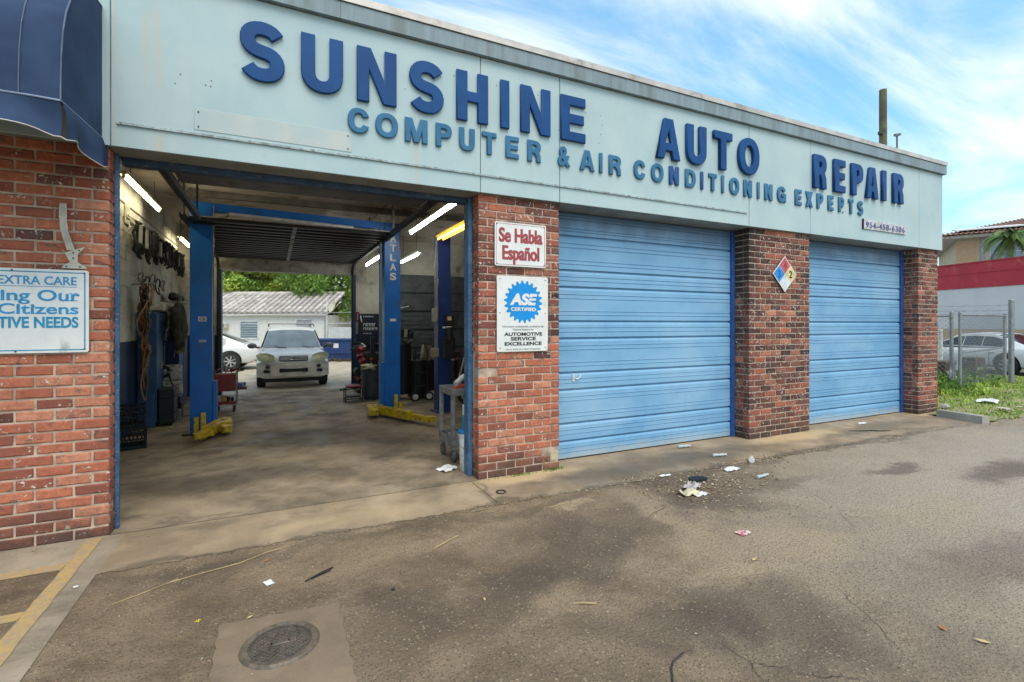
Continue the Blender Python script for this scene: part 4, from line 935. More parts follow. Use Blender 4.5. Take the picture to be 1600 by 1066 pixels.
# ---- left wall: belts, cords, jacket, cabinets
g = random.Random(11)
rk = thing('belt_rack', 'long wire rack on the left wall carrying the hanging black belts', 'rack', (-1.93, 6, 3.2))
m = MB()
for z, x in ((3.24, -1.90), (3.17, -1.78)): m.cyl((x, 4.0, z), (x, 8.2, z), .008, 6)
m.build('rail', steel, rk)
for i in range(8): MB().tube([(-1.935, 4.1+i*.57, 3.30), (-1.90, 4.1+i*.57, 3.24), (-1.78, 4.1+i*.57, 3.17), (-1.93, 4.1+i*.57, 3.02)], .007, 5).build('bracket', steel, rk)
for i in range(34):
    y = 4.05+i*.122+g.uniform(-.03,.03); L = g.uniform(.28,.48)*(1 if i > 6 else 1.15); wdt = g.uniform(.05,.11); x = -1.81+g.uniform(-.05,.04); z = 3.17
    pts = [(x+g.uniform(-.02,.02), y+wdt*math.sin(2*math.pi*k/14)*(1+.3*math.sin(k)), z-L/2+L/2*math.cos(2*math.pi*k/14)) for k in range(14)]
    single(MB().tube(pts, g.uniform(.015,.028), 6, True), 'drive_belt', blackm, 'looped black drive belt hanging from the wire rack on the left wall', 'belt', 'belts hanging on the left wall')
for i, (y, z, hgt) in enumerate(((4.15, 2.86, .34), (4.55, 2.84, .36), (5.6, 2.84, .32), (6.2, 2.86, .3), (6.75, 2.9, .26), (7.35, 2.86, .28))):
    single(MB().cbox(-1.80, y-.05, z, -1.775, y+.07, z+hgt*.8, .003), 'belt_sleeve', M('card_white', (.48,.46,.40), .7, dirt=(.25,.2,.14), damt=.4, dscale=9), 'dusty white cardboard sleeve hanging among the black belts on the left wall', 'packaging', 'sleeves among the belts')
single(MB().cbox(-1.94, 3.95, 3.12, -1.925, 4.2, 3.42, .002), 'wall_notice', M('old_paper', (.42,.40,.33), .8), 'faded paper notice on the left wall above the belt rack', 'notice')
cols = [M('cord_orange', (.30,.11,.035), .6), M('cord_brown', (.17,.10,.06), .7), blackm, M('cord_tan', (.26,.19,.12), .7)]
cb = thing('cord_bundle', 'tangled orange, brown and black cords hanging in a long bundle by the left frame', 'cords', (-1.76, 4.4, .55))
for i in range(22):
    n = 26; ph = g.uniform(0, 6.3); pts = []; amp = g.uniform(.02, .085); y0 = 4.4+g.uniform(-.12,.12)
    zt, zb = g.uniform(1.9, 2.3), g.choice((.5, .62, .9, 1.3, 1.35, 1.5, 1.1))
    for k in range(n):
        f_ = k/(n-1); wd_ = 1.0 if f_ < .55 else .45
        pts.append((-1.78+amp*.9*math.sin(ph+f_*11)*wd_, 4.40+(y0-4.4)*wd_+amp*1.3*math.sin(ph*2+f_*8+i)*wd_, zt+(zb-zt)*f_))
    MB().tube(pts, g.uniform(.010,.018), 5).build('cord', cols[i % 4], cb)
for i in range(7):
    c = (-1.78, 4.36+g.uniform(-.08,.08), g.uniform(1.95, 2.25)); r = g.uniform(.06,.11)
    MB().tube([(c[0]+g.uniform(-.03,.03), c[1]+r*math.cos(k*.7), c[2]+r*math.sin(k*.7)*1.2) for k in range(10)], .011, 5).build('cord', blackm, cb)
MB().cyl((-1.95, 4.4, 2.26), (-1.68, 4.4, 2.30), .012, 6).build('hook', steel, cb)
bc = M('cabinet_blue', (.028,.085,.19), .55, var=.2, scale=3, dirt=(.02,.04,.08), damt=.5, dscale=4, world=True); nv = M('cabinet_navy', (.008,.025,.09), .5, var=.3, world=True)
def cabinet(y0, y1, z1, mat, lab, doors=2, x1=-1.62):
    t = thing('steel_cabinet', lab, 'cabinet', (-1.78, (y0+y1)/2, 0))
    MB().cbox(-1.93, y0, .0045, x1-.02, y1, z1, .006).build('body', mat, t)
    for i in range(doors):
        a = y0+(y1-y0)*i/doors+.008; b = y0+(y1-y0)*(i+1)/doors-.008
        d = MB().cbox(x1-.02, a, .08, x1, b, z1-.03, .005).build('door', mat, t)
        MB().cbox(x1, (b-.05 if i == 0 else a+.03), z1*.5, x1+.015, (b-.03 if i == 0 else a+.05), z1*.5+.12, .003).build('handle', steel, d)
cabinet(4.65, 5.35, 1.85, bc, 'tall pale blue steel cabinet behind the hanging cords', 2, -1.68); cabinet(6.3, 7.3, 1.95, nv, 'tall navy steel cabinet behind the hanging jacket')
MB
hb_ = thing('wall_box', 'long white box mounted on the left wall above the blue cabinet', 'box', (-1.8, 5.4, 1.9)); MB().cbox(-1.93, 4.85, 1.88, -1.62, 6.1, 2.02, .01).build('body', M('box_white', (.42,.40,.35), .7, dirt=(.2,.18,.14), damt=.5), hb_); MB().cbox(-1.64, 6.12, 1.87, -1.60, 6.35, 2.0, .005).build('end_flap', wh, hb_)
for y in (7.5, 7.95, 8.3):
    pass
sh = thing('wire_shelf', 'small wire shelf of parts on the left wall above the jacket', 'shelf', (-1.85, 6.9, 2.1))
m = MB()
for y in (6.4, 6.9, 7.4, 7.9): m.cyl((-1.93, y, 2.1), (-1.6, y, 2.1), .006, 5).cyl((-1.6, y, 2.1), (-1.6, y, 2.32), .006, 5)
for x, z in ((-1.6, 2.1), (-1.6, 2.32), (-1.77, 2.1), (-1.92, 2.1)): m.cyl((x, 6.4, z), (x, 7.9, z), .006, 5)
m.build('frame', steel, sh)
single(MB().ell((-1.75, 6.7, 2.19), (.10,.16,.09), 10, 7, .25, 4).ell((-1.75, 7.0, 2.17), (.1,.12,.07), 10, 7, .3, 5), 'parts_bag', blackm, 'crumpled black bag of parts on the wire shelf', 'bag')
jk = M('jacket_olive', (.035,.034,.024), .95, var=.5, scale=7, bump=.5, bscale=20)
j = thing('work_jacket', 'dark olive work jacket hanging from a hook on the left wall', 'jacket', (-1.5, 5.42, 1.3))
def jf(u, v):
    a = 2*math.pi*u; wd_ = .10+.12*min(1, v*4)*(1-.15*v); dp = .05+.07*math.sin(v*2.6)
    return (-1.50+dp*math.cos(a)*(1+.2*math.sin(5*a+v*9)), 5.42+wd_*math.sin(a)*(1+.1*math.sin(7*a+v*5)), 2.03-.68*v)
MB().grid(jf, 28, 14).build('torso', jk, j, 70)
for s_ in (-1, 1):
    MB().tube([(-1.52, 5.42+s_*.16, 1.95), (-1.49, 5.42+s_*.23, 1.75), (-1.49, 5.42+s_*.23, 1.45), (-1.47, 5.42+s_*.20, 1.22)], [.07, .065, .055, .045], 10).build('sleeve', jk, j, 60)
    MB().tube([(-1.47, 5.42+s_*.20, 1.24), (-1.465, 5.42+s_*.19, 1.16)], [.045, .04], 10).build('cuff', M('cuff_tan', (.16,.14,.09), .9), j)
# more things hanging on and standing against the left wall
g = random.Random(60)
for i in range(7):
    y = 4.95+i*.17; L = g.uniform(.35,.8); zt = 1.87
    single(MB().tube([(-1.60+g.uniform(-.02,.02), y+g.uniform(-.03,.03)*k, zt-L*k/6) for k in range(7)], g.uniform(.010,.022), 6), 'hanging_hose', (blackm, dsteel, cols[1], blackm)[i % 4],
           'dark hose hanging straight down in front of the blue cabinet', 'hose', 'hoses hanging before the blue cabinet')
for i in range(5):
    r = g.uniform(.07,.12); y = 4.75+i*.42; z = 2.35+g.uniform(-.05,.1)
    single(MB().tube([(-1.90+.02*math.sin(k), y+r*math.cos(k*.62), z+r*1.3*math.sin(k*.62)) for k in range(11)], .012, 5), 'cable_coil', blackm if i % 2 else cols[3], 'coiled cable hung on the left wall above the white wall box', 'cable', 'cable coils on the left wall')
tb_ = thing('tool_chest', 'low black tool chest with drawers standing before the blue cabinet', 'tool chest', (-1.55, 4.8, 0))
c1 = MB().cbox(-1.66, 4.66, .06, -1.46, 5.02, .62, .008).build('body', blackm, tb_)
for i in range(4): MB().cbox(-1.459, 4.68, .10+i*.125, -1.450, 5.0, .205+i*.125, .003).build('drawer', dsteel, tb_); MB().cbox(-1.64, 4.652, .10+i*.125, -1.48, 4.659, .205+i*.125, .002).build('drawer_side', M('chest_dark', (.02,.022,.03), .4), tb_)
for y in (4.72, 4.96): wheel_small(tb_, -1.5, y, .03, .028, .02) if False else MB().cyl((-1.52, y, .03), (-1.48, y, .03), .028, 12).build('castor', rub, tb_)
# white board/machine with black hose reel, cart beneath
wm_ = thing('parts_washer', 'stained white panels with a black hose reel on a cart by the left wall', 'parts washer', (-1.6, 5.25, 0))
stw = M('stained_white', (.46,.44,.39), .6, dirt=(.12,.10,.08), damt=.55, dscale=16)
MB().cbox(-1.80, 5.2, .70, -1.42, 5.26, .965, .012).build('upper_panel', stw, wm_); MB().cbox(-1.78, 5.18, .46, -1.41, 5.25, .69, .02).build('lower_panel', stw, wm_)
for r_ in (.055, .07, .085): MB().tube([(-1.66+r_*math.cos(k*.5), 5.15-.01*r_*10, .86+r_*1.15*math.sin(k*.5)) for k in range(13)], .012, 6).build('hose', blackm, wm_)
MB().tube([(-1.72,5.15,.84),(-1.74,5.14,.6),(-1.73,5.13,.42)], .010, 6).tube([(-1.60,5.15,.80),(-1.53,5.13,.6),(-1.49,5.14,.46)], .012, 6).tube([(-1.66,5.15,.9),(-1.67,5.15,1.3),(-1.62,5.3,1.9)], .012, 6).build('hose', blackm, wm_)
MB().cbox(-1.82, 5.16, .30, -1.44, 5.5, .43, .01).cbox(-1.82, 5.3, .02, -1.44, 5.5, .30, .01).build('cart', blackm, wm_)
single(MB().lathe([(.0001,0),(.06,0),(.07,.17),(.075,.17),(.075,.18),(.06,.18)], 18, (-1.66, 5.06, .0045)), 'pail', wh, 'small grey white pail under the white panels', 'pail')
single(MB().cbox(-1.50, 5.05, .0045, -1.42, 5.15, .22, .01), 'jug', M('smoky_plastic', (.2,.21,.22), .4), 'slim grey jug beside the small pail', 'jug')
cdm = M('cardboard', (.30,.25,.13), .9, var=.3, scale=6, dirt=(.13,.11,.05), damt=.5, dscale=6)
single(MB().add([(-1.93,4.55,.006),(-1.50,4.44,.006),(-1.36,5.02,.006),(-1.8,5.1,.006),(-1.93,4.55,.012),(-1.50,4.44,.014),(-1.36,5.02,.03),(-1.8,5.1,.016)], [(0,3,2,1),(4,5,6,7),(0,1,5,4),(1,2,6,5),(2,3,7,6),(3,0,4,7)]), 'floor_mat', cdm, 'oily yellowish cardboard sheet on the floor in front of the white panels', 'cardboard', smooth=0)
# milk crates
def crate(cx_, cy_, z0, rot, lab):
    t = thing('plastic_crate', lab, 'crate', (cx_, cy_, z0), rot, 'black crates by the left frame'); a = .17; hgt = .28
    m = MB().cbox(-a, -a, 0, a, a, .015, .004)
    MBs = MB()
    for zz_, th in ((0, .045), (.12, .02), (.20, .025), (hgt-.03, .03)):
        for (x0, y0, x1, y1) in ((-a,-a,a,-a+.014), (-a,a-.014,a,a), (-a,-a+.014,-a+.014,a-.014), (a-.014,-a+.014,a,a-.014)): MBs.box(x0, y0, zz_+.001, x1, y1, zz_+th)
    for sx in (-1, 1):
        for sy in (-1, 1): MBs.box(sx*a-.016 if sx > 0 else -a-.001, sy*a-.016 if sy > 0 else -a-.001, .002, (a+.001 if sx > 0 else -a+.016), (a+.001 if sy > 0 else -a+.016), hgt-.002)
    for face in range(4):
        for k in range(7):
            u0 = -a+.02+k*.045; p = []
            for (uu, zz_) in ((u0, .05), (u0+.012, .05), (u0+.062, .20), (u0+.05, .20)):
                uu = min(uu, a-.01); d = a-.004
                p.append([(uu, -d, zz_), (d, uu, zz_), (-uu, d, zz_), (-d, -uu, zz_)][face])
            MBs.quad(*p)
    crm = M('crate_black', (.012,.012,.013), .5, var=.2, spec=.2)
    m.build('base', crm, t); MBs.build('lattice', crm, t, 0); return t
crate(-1.735, 3.32, .0045, R(14), 'black plastic milk crate on the floor by the left frame, bottom of the stack')
crate(-1.745, 3.33, .288, R(9), 'black plastic milk crate on top of its stack by the left frame, tilted lid edge')
single(MB().cyl((-1.93, 8.1, 1.0), (-1.86, 8.1, 1.0), .09, 14).tube([(-1.87, 8.1+.08*math.cos(k), 1.2+.25*math.sin(k)) for k in range(12)], .02, 6), 'hose_coil', M('hose_red', (.2,.03,.02), .6), 'coiled hose on the left wall behind the lift post', 'hose')

# ---- red tool cart behind the left post
rdm = M('cart_red', (.22,.022,.022), .45, var=.2, scale=5, dirt=(.06,.02,.02), damt=.4, dscale=8)
tcx, tcy = -.80, 5.9
tct = thing('tool_cart', 'red two shelf tool cart piled with tools beside the left lift post', 'tool cart', (tcx, tcy, 0))
MB().cbox(tcx-.19, tcy-.15, .40, tcx+.15, tcy+.2, .72, .006).build('drawer_box', rdm, tct)
MB().cbox(tcx-.19, tcy-.15, .155, tcx+.15, tcy+.2, .21, .006).build('bottom_shelf', rdm, tct)
MB().cbox(tcx+.17, tcy+.0, .40, tcx+.33, tcy+.25, .44, .005).build('side_tray', rdm, tct)
for dx in (-.205, .16):
    for dy in (-.16, .2): MB().cyl((tcx+dx, tcy+dy, .13), (tcx+dx, tcy+dy, .78), .010, 6).build('upright', steel, tct)
def wheel_small(t, x, y, z, r, wd_=.03, nm='castor', mat=None, hub=None):
    o_ = MB().lathe([(r*.45,-wd_/2),(r*.9,-wd_/2),(r,-wd_*.3),(r,wd_*.3),(r*.9,wd_/2),(r*.45,wd_/2)], 18, (x, y, z), 'X').build(nm, mat or rub, t)
    MB().lathe([(.0001,-wd_*.4),(r*.5,-wd_*.4),(r*.5,wd_*.4),(.0001,wd_*.4)], 14, (x, y, z), 'X').build('hub', hub or steel, o_)
for dx, dy in ((-.15, -.12), (.12, -.12), (-.15, .16), (.12, .16)):
    wheel_small(tct, tcx+dx, tcy+dy, .067, .062); MB().cbox(tcx+dx-.03, tcy+dy-.02, .125, tcx+dx+.03, tcy+dy+.02, .154, .003).build('castor_plate', steel, tct)
single(MB().cbox(tcx-.10, tcy-.13, .212, tcx+.0, tcy+.02, .30, .004), 'cardboard_box', M('box_card', (.30,.19,.09), .8), 'small cardboard box on the lower shelf of the red tool cart', 'box')
single(MB().cyl((tcx+.03, tcy-.06, .212), (tcx+.03, tcy-.06, .29), .03, 12).cbox(tcx+.065, tcy-.1, .212, tcx+.12, tcy, .28, .01), 'dark_parts', blackm, 'dark oily parts beside the cardboard box on the cart shelf', 'parts')
single(MB().cbox(tcx+.18, tcy+.03, .442, tcx+.31, tcy+.16, .53, .006), 'blue_box', M('box_blue', (.03,.07,.22), .5, dirt=(.5,.5,.5), damt=.5, dscale=20), 'small blue printed box on the side tray of the red cart', 'box')
g = random.Random(5)
for i in range(16):
    x, y = tcx-.17+g.uniform(0,.42), tcy-.1+g.uniform(0,.25); a = g.uniform(0, 3.1); L = g.uniform(.05,.13)
    single(MB().tube([(x-L*math.cos(a), y-L*math.sin(a), .745+g.uniform(0,.05)), (x, y, .76+g.uniform(0,.06)), (x+L*math.cos(a), y+L*math.sin(a), .745+g.uniform(0,.08))], g.uniform(.006,.014), 6),
           'hand_tool', (steel, dsteel, blackm, rdm)[i % 4], 'loose hand tool in the heap on top of the red tool cart', 'tool', 'tools heaped on the red cart')
single(MB().obox((tcx-.27, tcy-.1, .86), (.03,.02,.16), 0, (0, .9)), 'rag', wh, 'white rod sticking up beside the red tool cart', 'rod')

# ---- things at the back right of the bay
st = thing('rolling_stool', 'low rolling mechanic stool with a worn dark red seat', 'stool', (1.52, 6.15, 0))
MB().cbox(1.38, 6.0, .30, 1.68, 6.28, .36, .02).build('seat', M('vinyl_red', (.22,.035,.05), .35, var=.2, dirt=(.4,.3,.3), damt=.3), st)
m = MB()
for x in (1.36, 1.70):
    for y in (6.0, 6.28): m.tube([(x, y, .05), (x, y, .27), (1.53, y, .295)], .012, 6)
m.tube([(1.36,6.0,.07),(1.36,6.28,.07),(1.70,6.28,.07),(1.70,6.0,.07)], .012, 6, True); m.tube([(1.25,6.05,.27),(1.38,6.08,.28)], .02, 6); m.build('frame', blackm, st)
MB().cbox(1.40, 6.02, .10, 1.66, 6.26, .125, .005).build('tool_tray', blackm, st)
for x in (1.36, 1.70):
    for y in (6.0, 6.28): wheel_small(st, x, y, .03, .028, .02)
tcn = thing('trash_can', 'dark grey ribbed plastic trash can beside the lettered lift post', 'trash can', (2.02, 6.35, 0))
gpl = M('grey_plastic', (.055,.058,.062), .5, var=.2)
n = 40; vs = []
prf = [(.20, .0045), (.205, .02), (.245, .62), (.265, .63), (.265, .67), (.245, .67), (.235, .10)]
for k in range(n):
    a = 2*math.pi*k/n; rb = 1-.035*(k % 4 < 2)
    for i, (r, z) in enumerate(prf): vs.append((1.98+r*(rb if i in (1, 2, 0) else 1)*math.cos(a), 6.35+r*(rb if i in (1, 2, 0) else 1)*math.sin(a), z))
m = MB().add(vs, [(k*7+i, ((k+1) % n)*7+i, ((k+1) % n)*7+i+1, k*7+i+1) for k in range(n) for i in range(6)]); m.build('body', gpl, tcn, 30)
MB().lathe([(.0001,.012),(.19,.012)], 20, (1.98,6.35,0)).build('bottom', gpl, tcn)
single(MB().ell((1.88, 6.25, .70), (.17,.14,.08), 16, 9, .35, 8), 'rag_pile', M('rag_cream', (.46,.42,.27), .9, var=.4, scale=10), 'crumpled cream paper and rags heaped in the trash can', 'rags')
bs = thing('poster_board', 'black poster board with white lettering on the rear wall by the trash can', 'poster', (2.2, 8.4, 1.1))
MB().cbox(1.98, 8.38, 1.10, 2.62, 8.43, 1.93, .005).build('board', M('board_black', (.01,.014,.03), .4), bs)
for z, wd_, cp in ((1.86, .2, .03), (1.62, .36, .075), (1.52, .38, .06), (1.42, .25, .03)): MB().box(2.0, 8.376, z, 2.0, 8.376, z)
m = MB(); g = random.Random(9)
for z, n_, hh2 in ((1.84, 6, .03), (1.60, 7, .085), (1.50, 8, .07), (1.40, 5, .025)):
    x = 2.10
    for k in range(n_):
        wd_ = g.uniform(.02,.045); m.box(x, 8.376, z, x+.012, 8.3795, z+hh2).box(x+.012, 8.376, z+hh2*.7, x+wd_, 8.3795, z+hh2)
        if k % 2: m.box(x+wd_-.01, 8.376, z, x+wd_, 8.3795, z+hh2*.68)
        x += wd_+.014
m.build('lettering', wh, bs, 0)
MB().prism([(2.01,1.86),(2.04,1.89),(2.07,1.72),(2.05,1.70)], 8.374, 8.379, 'XZ').build('lettering', wh, bs, 0)
fe = thing('extinguisher_sign', 'small red and white fire extinguisher sign on the rear wall', 'sign', (2.05-.15, 8.48, 1.72))
MB().cbox(1.965, 8.478, 1.75, 2.045, 8.492, 1.98, .002) if False else None
MB().cbox(1.935, 8.470, 1.72, 2.015, 8.488, 1.98, .002).build('plate', M('ext_red', (.32,.03,.03), .5), fe); MB().cyl((1.975, 8.466, 1.79), (1.975, 8.4695, 1.79), .022, 12).box(1.965, 8.4665, 1.81, 1.985, 8.4695, 1.93).build('symbol', wh, fe)
fex = thing('engine_hoist', 'black engine and machine parts heaped against the rear wall behind the trash can', 'machinery', (2.3, 7.6, 0))
MB().cbox(1.98, 7.7, .02, 2.6, 8.2, .95, .02).build('cabinet', blackm, fex)
g = random.Random(21)
for i in range(26):
    x, y, z = g.uniform(1.75, 2.55), g.uniform(7.2, 7.65), g.uniform(.3, 1.25); mt = (blackm, dsteel, dsteel, rdm, steel)[g.randrange(5)] if i % 6 else rdm
    k = i % 3
    if k == 0: m = MB().cyl((x, y, z), (x+g.uniform(-.1,.1), y-.08, z+g.uniform(-.1,.1)), g.uniform(.03,.09), 12)
    elif k == 1: m = MB().cbox(x-.07, y-.05, z-.05, x+.07, y+.05, z+.05, .01)
    else: m = MB().tube([(x-.15, y, z), (x, y-.05, z+.08), (x+.14, y, z-.02)], .014, 6)
    m.build('engine_part', mt, fex)
m = MB().cbox(1.78, 7.25, .02, 1.86, 7.9, .10, .01).cbox(2.46, 7.25, .02, 2.54, 7.9, .10, .01).cbox(2.1, 7.3, .02, 2.2, 7.4, 1.35, .01); m.build('hoist_frame', blackm, fex)
# bay two clutter between the posts
ct = thing('oil_drainer', 'tall black oil drainer with a gauge and cream labels behind the lettered post', 'oil drainer', (2.62, 5.9, 0))
MB().cyl((2.58, 6.0, .12), (2.58, 6.0, 1.22), .17, 20).build('tank', blackm, ct); MB().cyl((2.40, 5.95, .1), (2.40, 5.95, 1.3), .02, 8).build('pipe', steel, ct)
MB().cbox(2.48, 5.80, 1.35, 2.76, 5.88, 1.55, .01).build('gauge_panel', blackm, ct); MB().cbox(2.55, 5.79, 1.37, 2.62, 5.80, 1.54, .002).build('label_plate', M('label_cream', (.5,.46,.34), .6), ct)
MB().cyl((2.66, 5.79, 1.45), (2.75, 5.785, 1.52), .008, 6).cyl((2.59, 5.8, 1.30), (2.59, 5.78, 1.33), .04, 12).build('fitting', steel, ct)
MB().tube([(2.5,5.9,1.3),(2.62,5.85,1.22),(2.75,5.9,1.28)], .03, 8).build('fitting', dsteel, ct)
for x in (2.45, 2.73): wheel_small(ct, x, 5.82, .06, .055)
ht = thing('hand_truck', 'black hand truck with white wheel hubs loaded with a drum in bay two', 'hand truck', (2.95, 5.75, 0))
m = MB()
for x in (2.78, 3.05): m.tube([(x, 5.72, .1), (x, 5.75, 1.1), (x+(.05 if x < 2.9 else -.05), 5.82, 1.22)], .014, 6)
for z in (.3, .6, .9): m.cyl((2.78, 5.73, z), (3.05, 5.73, z), .010, 6)
m.tube([(2.83,5.82,1.22),(2.915,5.83,1.25),(3.0,5.82,1.22)], .014, 6); m.build('frame', dsteel, ht)
for x in (2.72, 3.03): wheel_small(ht, x, 5.62, .10, .10, .05, 'wheel', rub, wh); 
for x in (2.72, 3.03): MB().lathe([(.0001,0),(.062,0),(.062,.006),(.0001,.006)], 20, (x, 5.50, .10), 'Y').build('wheel_disc', M('hub_white', (.6,.59,.55), .5), ht); MB().lathe([(.062,-.01),(.10,-.01),(.10,.03),(.062,.03)], 22, (x, 5.53, .10), 'Y', True).build('tyre', rub, ht)
MB().cyl((2.9, 6.0, .05), (2.9, 6.0, .85), .22, 20).build('drum', blackm, ht)
single(MB().obox((3.08, 5.95, 1.02), (.20,.12,.34), .2, (0, .15)).obox((3.26, 5.95, .93), (.10,.1,.16), .1, (0, .3)), 'paper_sacks', M('sack_tan', (.26,.225,.16), .8, var=.3), 'tan paper sacks leaning on top of the black drum in bay two', 'sack', smooth=0)
single(MB().cbox(3.2, 7.0, .01, 4.3, 7.6, .95, .02).cbox(4.4, 6.6, .01, 5.4, 7.2, .8, .02), 'dark_workbench', blackm, 'dark workbench and cabinet against the closed rear door', 'workbench')
single(MB().cyl((2.55, 8.0, 2.0), (3.15, 7.8, 2.12), .012, 6), 'light_rod', M('rod_white', (.5,.5,.48), .5), 'thin white rod hanging in front of the dark rear door', 'rod')
mc = thing('motorcycle_hoist', 'dark machine with hoses behind the grey utility cart', 'machine', (3.6, 4.6, 0))
MB().cbox(3.25, 4.5, .3, 3.9, 4.9, .95, .03).build('body', blackm, mc); MB().lathe([(.2,-.03),(.26,-.03),(.27,0),(.26,.03),(.2,.03)], 24, (3.5, 4.3, .30), 'Y', True).build('wheel', rub, mc)
MB().tube([(3.2,4.3,.5),(3.1,4.2,.9),(3.3,4.15,1.15),(3.5,4.2,1.05)], .015, 6).tube([(3.35,4.2,.6),(3.25,4.1,.8),(3.45,4.1,1.0)], .01, 6).build('hose', M('hose_red', (.2,.03,.02), .6), mc)

# ---- grey utility cart, bucket, bottle by the right frame
gc = M('cart_grey', (.19,.19,.185), .55, var=.2, scale=6, dirt=(.07,.06,.05), damt=.5, dscale=9)
uc = thing('utility_cart', 'grey plastic two shelf utility cart just inside the right door frame', 'utility cart', (2.05, .95, 0))
x0, x1, y0, y1 = 1.90, 2.28, .72, 1.22
for z0, z1_, nm in ((.20, .30, 'lower_shelf'), (.80, .88, 'top_shelf')):
    m = MB().cbox(x0, y0, z0, x1, y1, z0+.03, .006).cbox(x0, y0, z0+.0301, x0+.015, y1, z1_, .003).cbox(x1-.015, y0, z0+.0301, x1, y1, z1_, .003).cbox(x0+.0151, y0, z0+.0301, x1-.0151, y0+.015, z1_, .003).cbox(x0+.0151, y1-.015, z0+.0301, x1-.0151, y1, z1_, .003)
    m.build(nm, gc, uc)
for x in (x0, x1-.05):
    for y in (y0, y1-.05): MB().cbox(x, y, .3005, x+.05, y+.05, .7995, .006).build('upright', gc, uc)
for x in (x0+.04, x1-.04):
    for y in (y0+.05, y1-.05):
        wheel_small(uc, x, y, .075, .072, .035, 'castor', M('castor_grey', (.09,.09,.095), .6)); MB().cbox(x-.025, y-.035, .15, x+.025, y+.035, .199, .004).build('castor_fork', gc, uc)
single(MB().cbox(1.93, .80, .231, 2.05, .95, .33, .01), 'parts_box', M('box_greywhite', (.33,.33,.3), .7), 'pale box on the lower shelf of the grey utility cart', 'box')
single(MB().obox((2.02, .82, .895), (.17,.05,.022), .5).obox((2.10, .9, .90), (.05,.14,.03), .3), 'red_brush', M('brush_red', (.52,.07,.045), .5), 'red brush lying on top of the grey utility cart', 'brush', smooth=0)
bt = thing('spray_bottle', 'white spray bottle lying on the grey utility cart', 'bottle', (2.15, .95, .881))
MB().cyl((2.02, .92, .92), (2.16, 1.0, 1.0), .035, 12).build('body', wh, bt); MB().cyl((2.16, 1.0, 1.0), (2.19, 1.02, 1.02), .022, 10).build('cap', blackm, bt)
bm = thing('broom', 'wooden handled broom leaning behind the grey utility cart', 'broom', (2.3, 1.3, 0)); MB().cyl((2.20, 1.3, .95), (2.42, 1.4, 1.6), .012, 8).build('handle', M('pale_wood', (.36,.30,.18), .7), bm); MB().tube([(2.3,1.35,1.3),(2.2,1.3,1.15),(2.22,1.25,.9)], .01, 6).build('strap', blackm, bm)
bk_ = thing('bucket', 'white plastic bucket with a blue lid beside the right door frame', 'bucket', (1.99, .40, 0))
MB().lathe([(.0001,.005),(.095,.005),(.098,.012),(.118,.40),(.126,.405),(.126,.425),(.12,.43)], 28, (1.995, .40, 0)).build('body', M('bucket_white', (.60,.60,.57), .4, dirt=(.35,.33,.3), damt=.3), bk_)
MB().lathe([(.0001,.47),(.112,.47),(.128,.455),(.130,.432),(.122,.431)], 28, (1.995, .40, 0)).build('lid', M('lid_blue', (.02,.17,.40), .35), bk_)
MB().tube([(1.872, .38, .41), (1.865, .36, .30), (1.95, .30, .24), (2.05, .30, .25)], .003, 5).build('handle', steel, bk_)
jgt = thing('fluid_jug', 'white and light blue jug standing on the blue bucket lid', 'jug', (2.0, .40, .471))
MB().cbox(1.925, .33, .4715, 2.06, .45, .62, .012).build('body', M('jug_blue', (.03,.22,.38), .4), jgt); MB().cbox(1.93, .335, .6205, 2.055, .445, .745, .012).build('upper_body', wh, jgt); MB().cyl((1.99,.39,.746),(1.99,.39,.775), .02, 10).build('cap', blackm, jgt)
single(MB().cyl((1.955, .30, .46), (1.985, .26, .73), .004, 6), 'stir_rod', blackm, 'thin black rod leaning on the jug by the door frame', 'rod')
# ================================================================ VEHICLES
def lerp(pts, x):
    if x <= pts[0][0]: return pts[0][1]
    for a, b in zip(pts[:-1], pts[1:]):
        if x <= b[0]:
            f_ = (x-a[0])/(b[0]-a[0]); return a[1]+(b[1]-a[1])*f_
    return pts[-1][1]
def sm(pts, x, h=.04): return (lerp(pts, x-h)+lerp(pts, x)*2+lerp(pts, x+h))/4
glm = glass_mat('car_glass', (.24,.29,.31)); tint = glass_mat('tinted_glass', (.02,.022,.025), .08)  # car_glass: reflection of sky and trees painted in as a lighter base
def paint(name, c, rough=.3, metal=.0):
    t = NT(name); P = t.pos(False); cc = t.mix(t.ramp(t.noise(P, 2.5, 5), .3, .7), tuple(q*.92 for q in c), c)
    s3 = t.n('ShaderNodeSeparateXYZ'); t.l(P, s3.inputs[0])
    cc = t.mix(t.ramp(t.math('ADD', s3.outputs[2], t.math('MULTIPLY', t.noise(P, 5, 5), .25)), .5, .2, 0, .5), cc, (.16,.135,.10))
    t.b.inputs['Coat Weight'].default_value = .5; t.b.inputs['Coat Roughness'].default_value = .15; return t.fin(cc, rough, metal, .5)
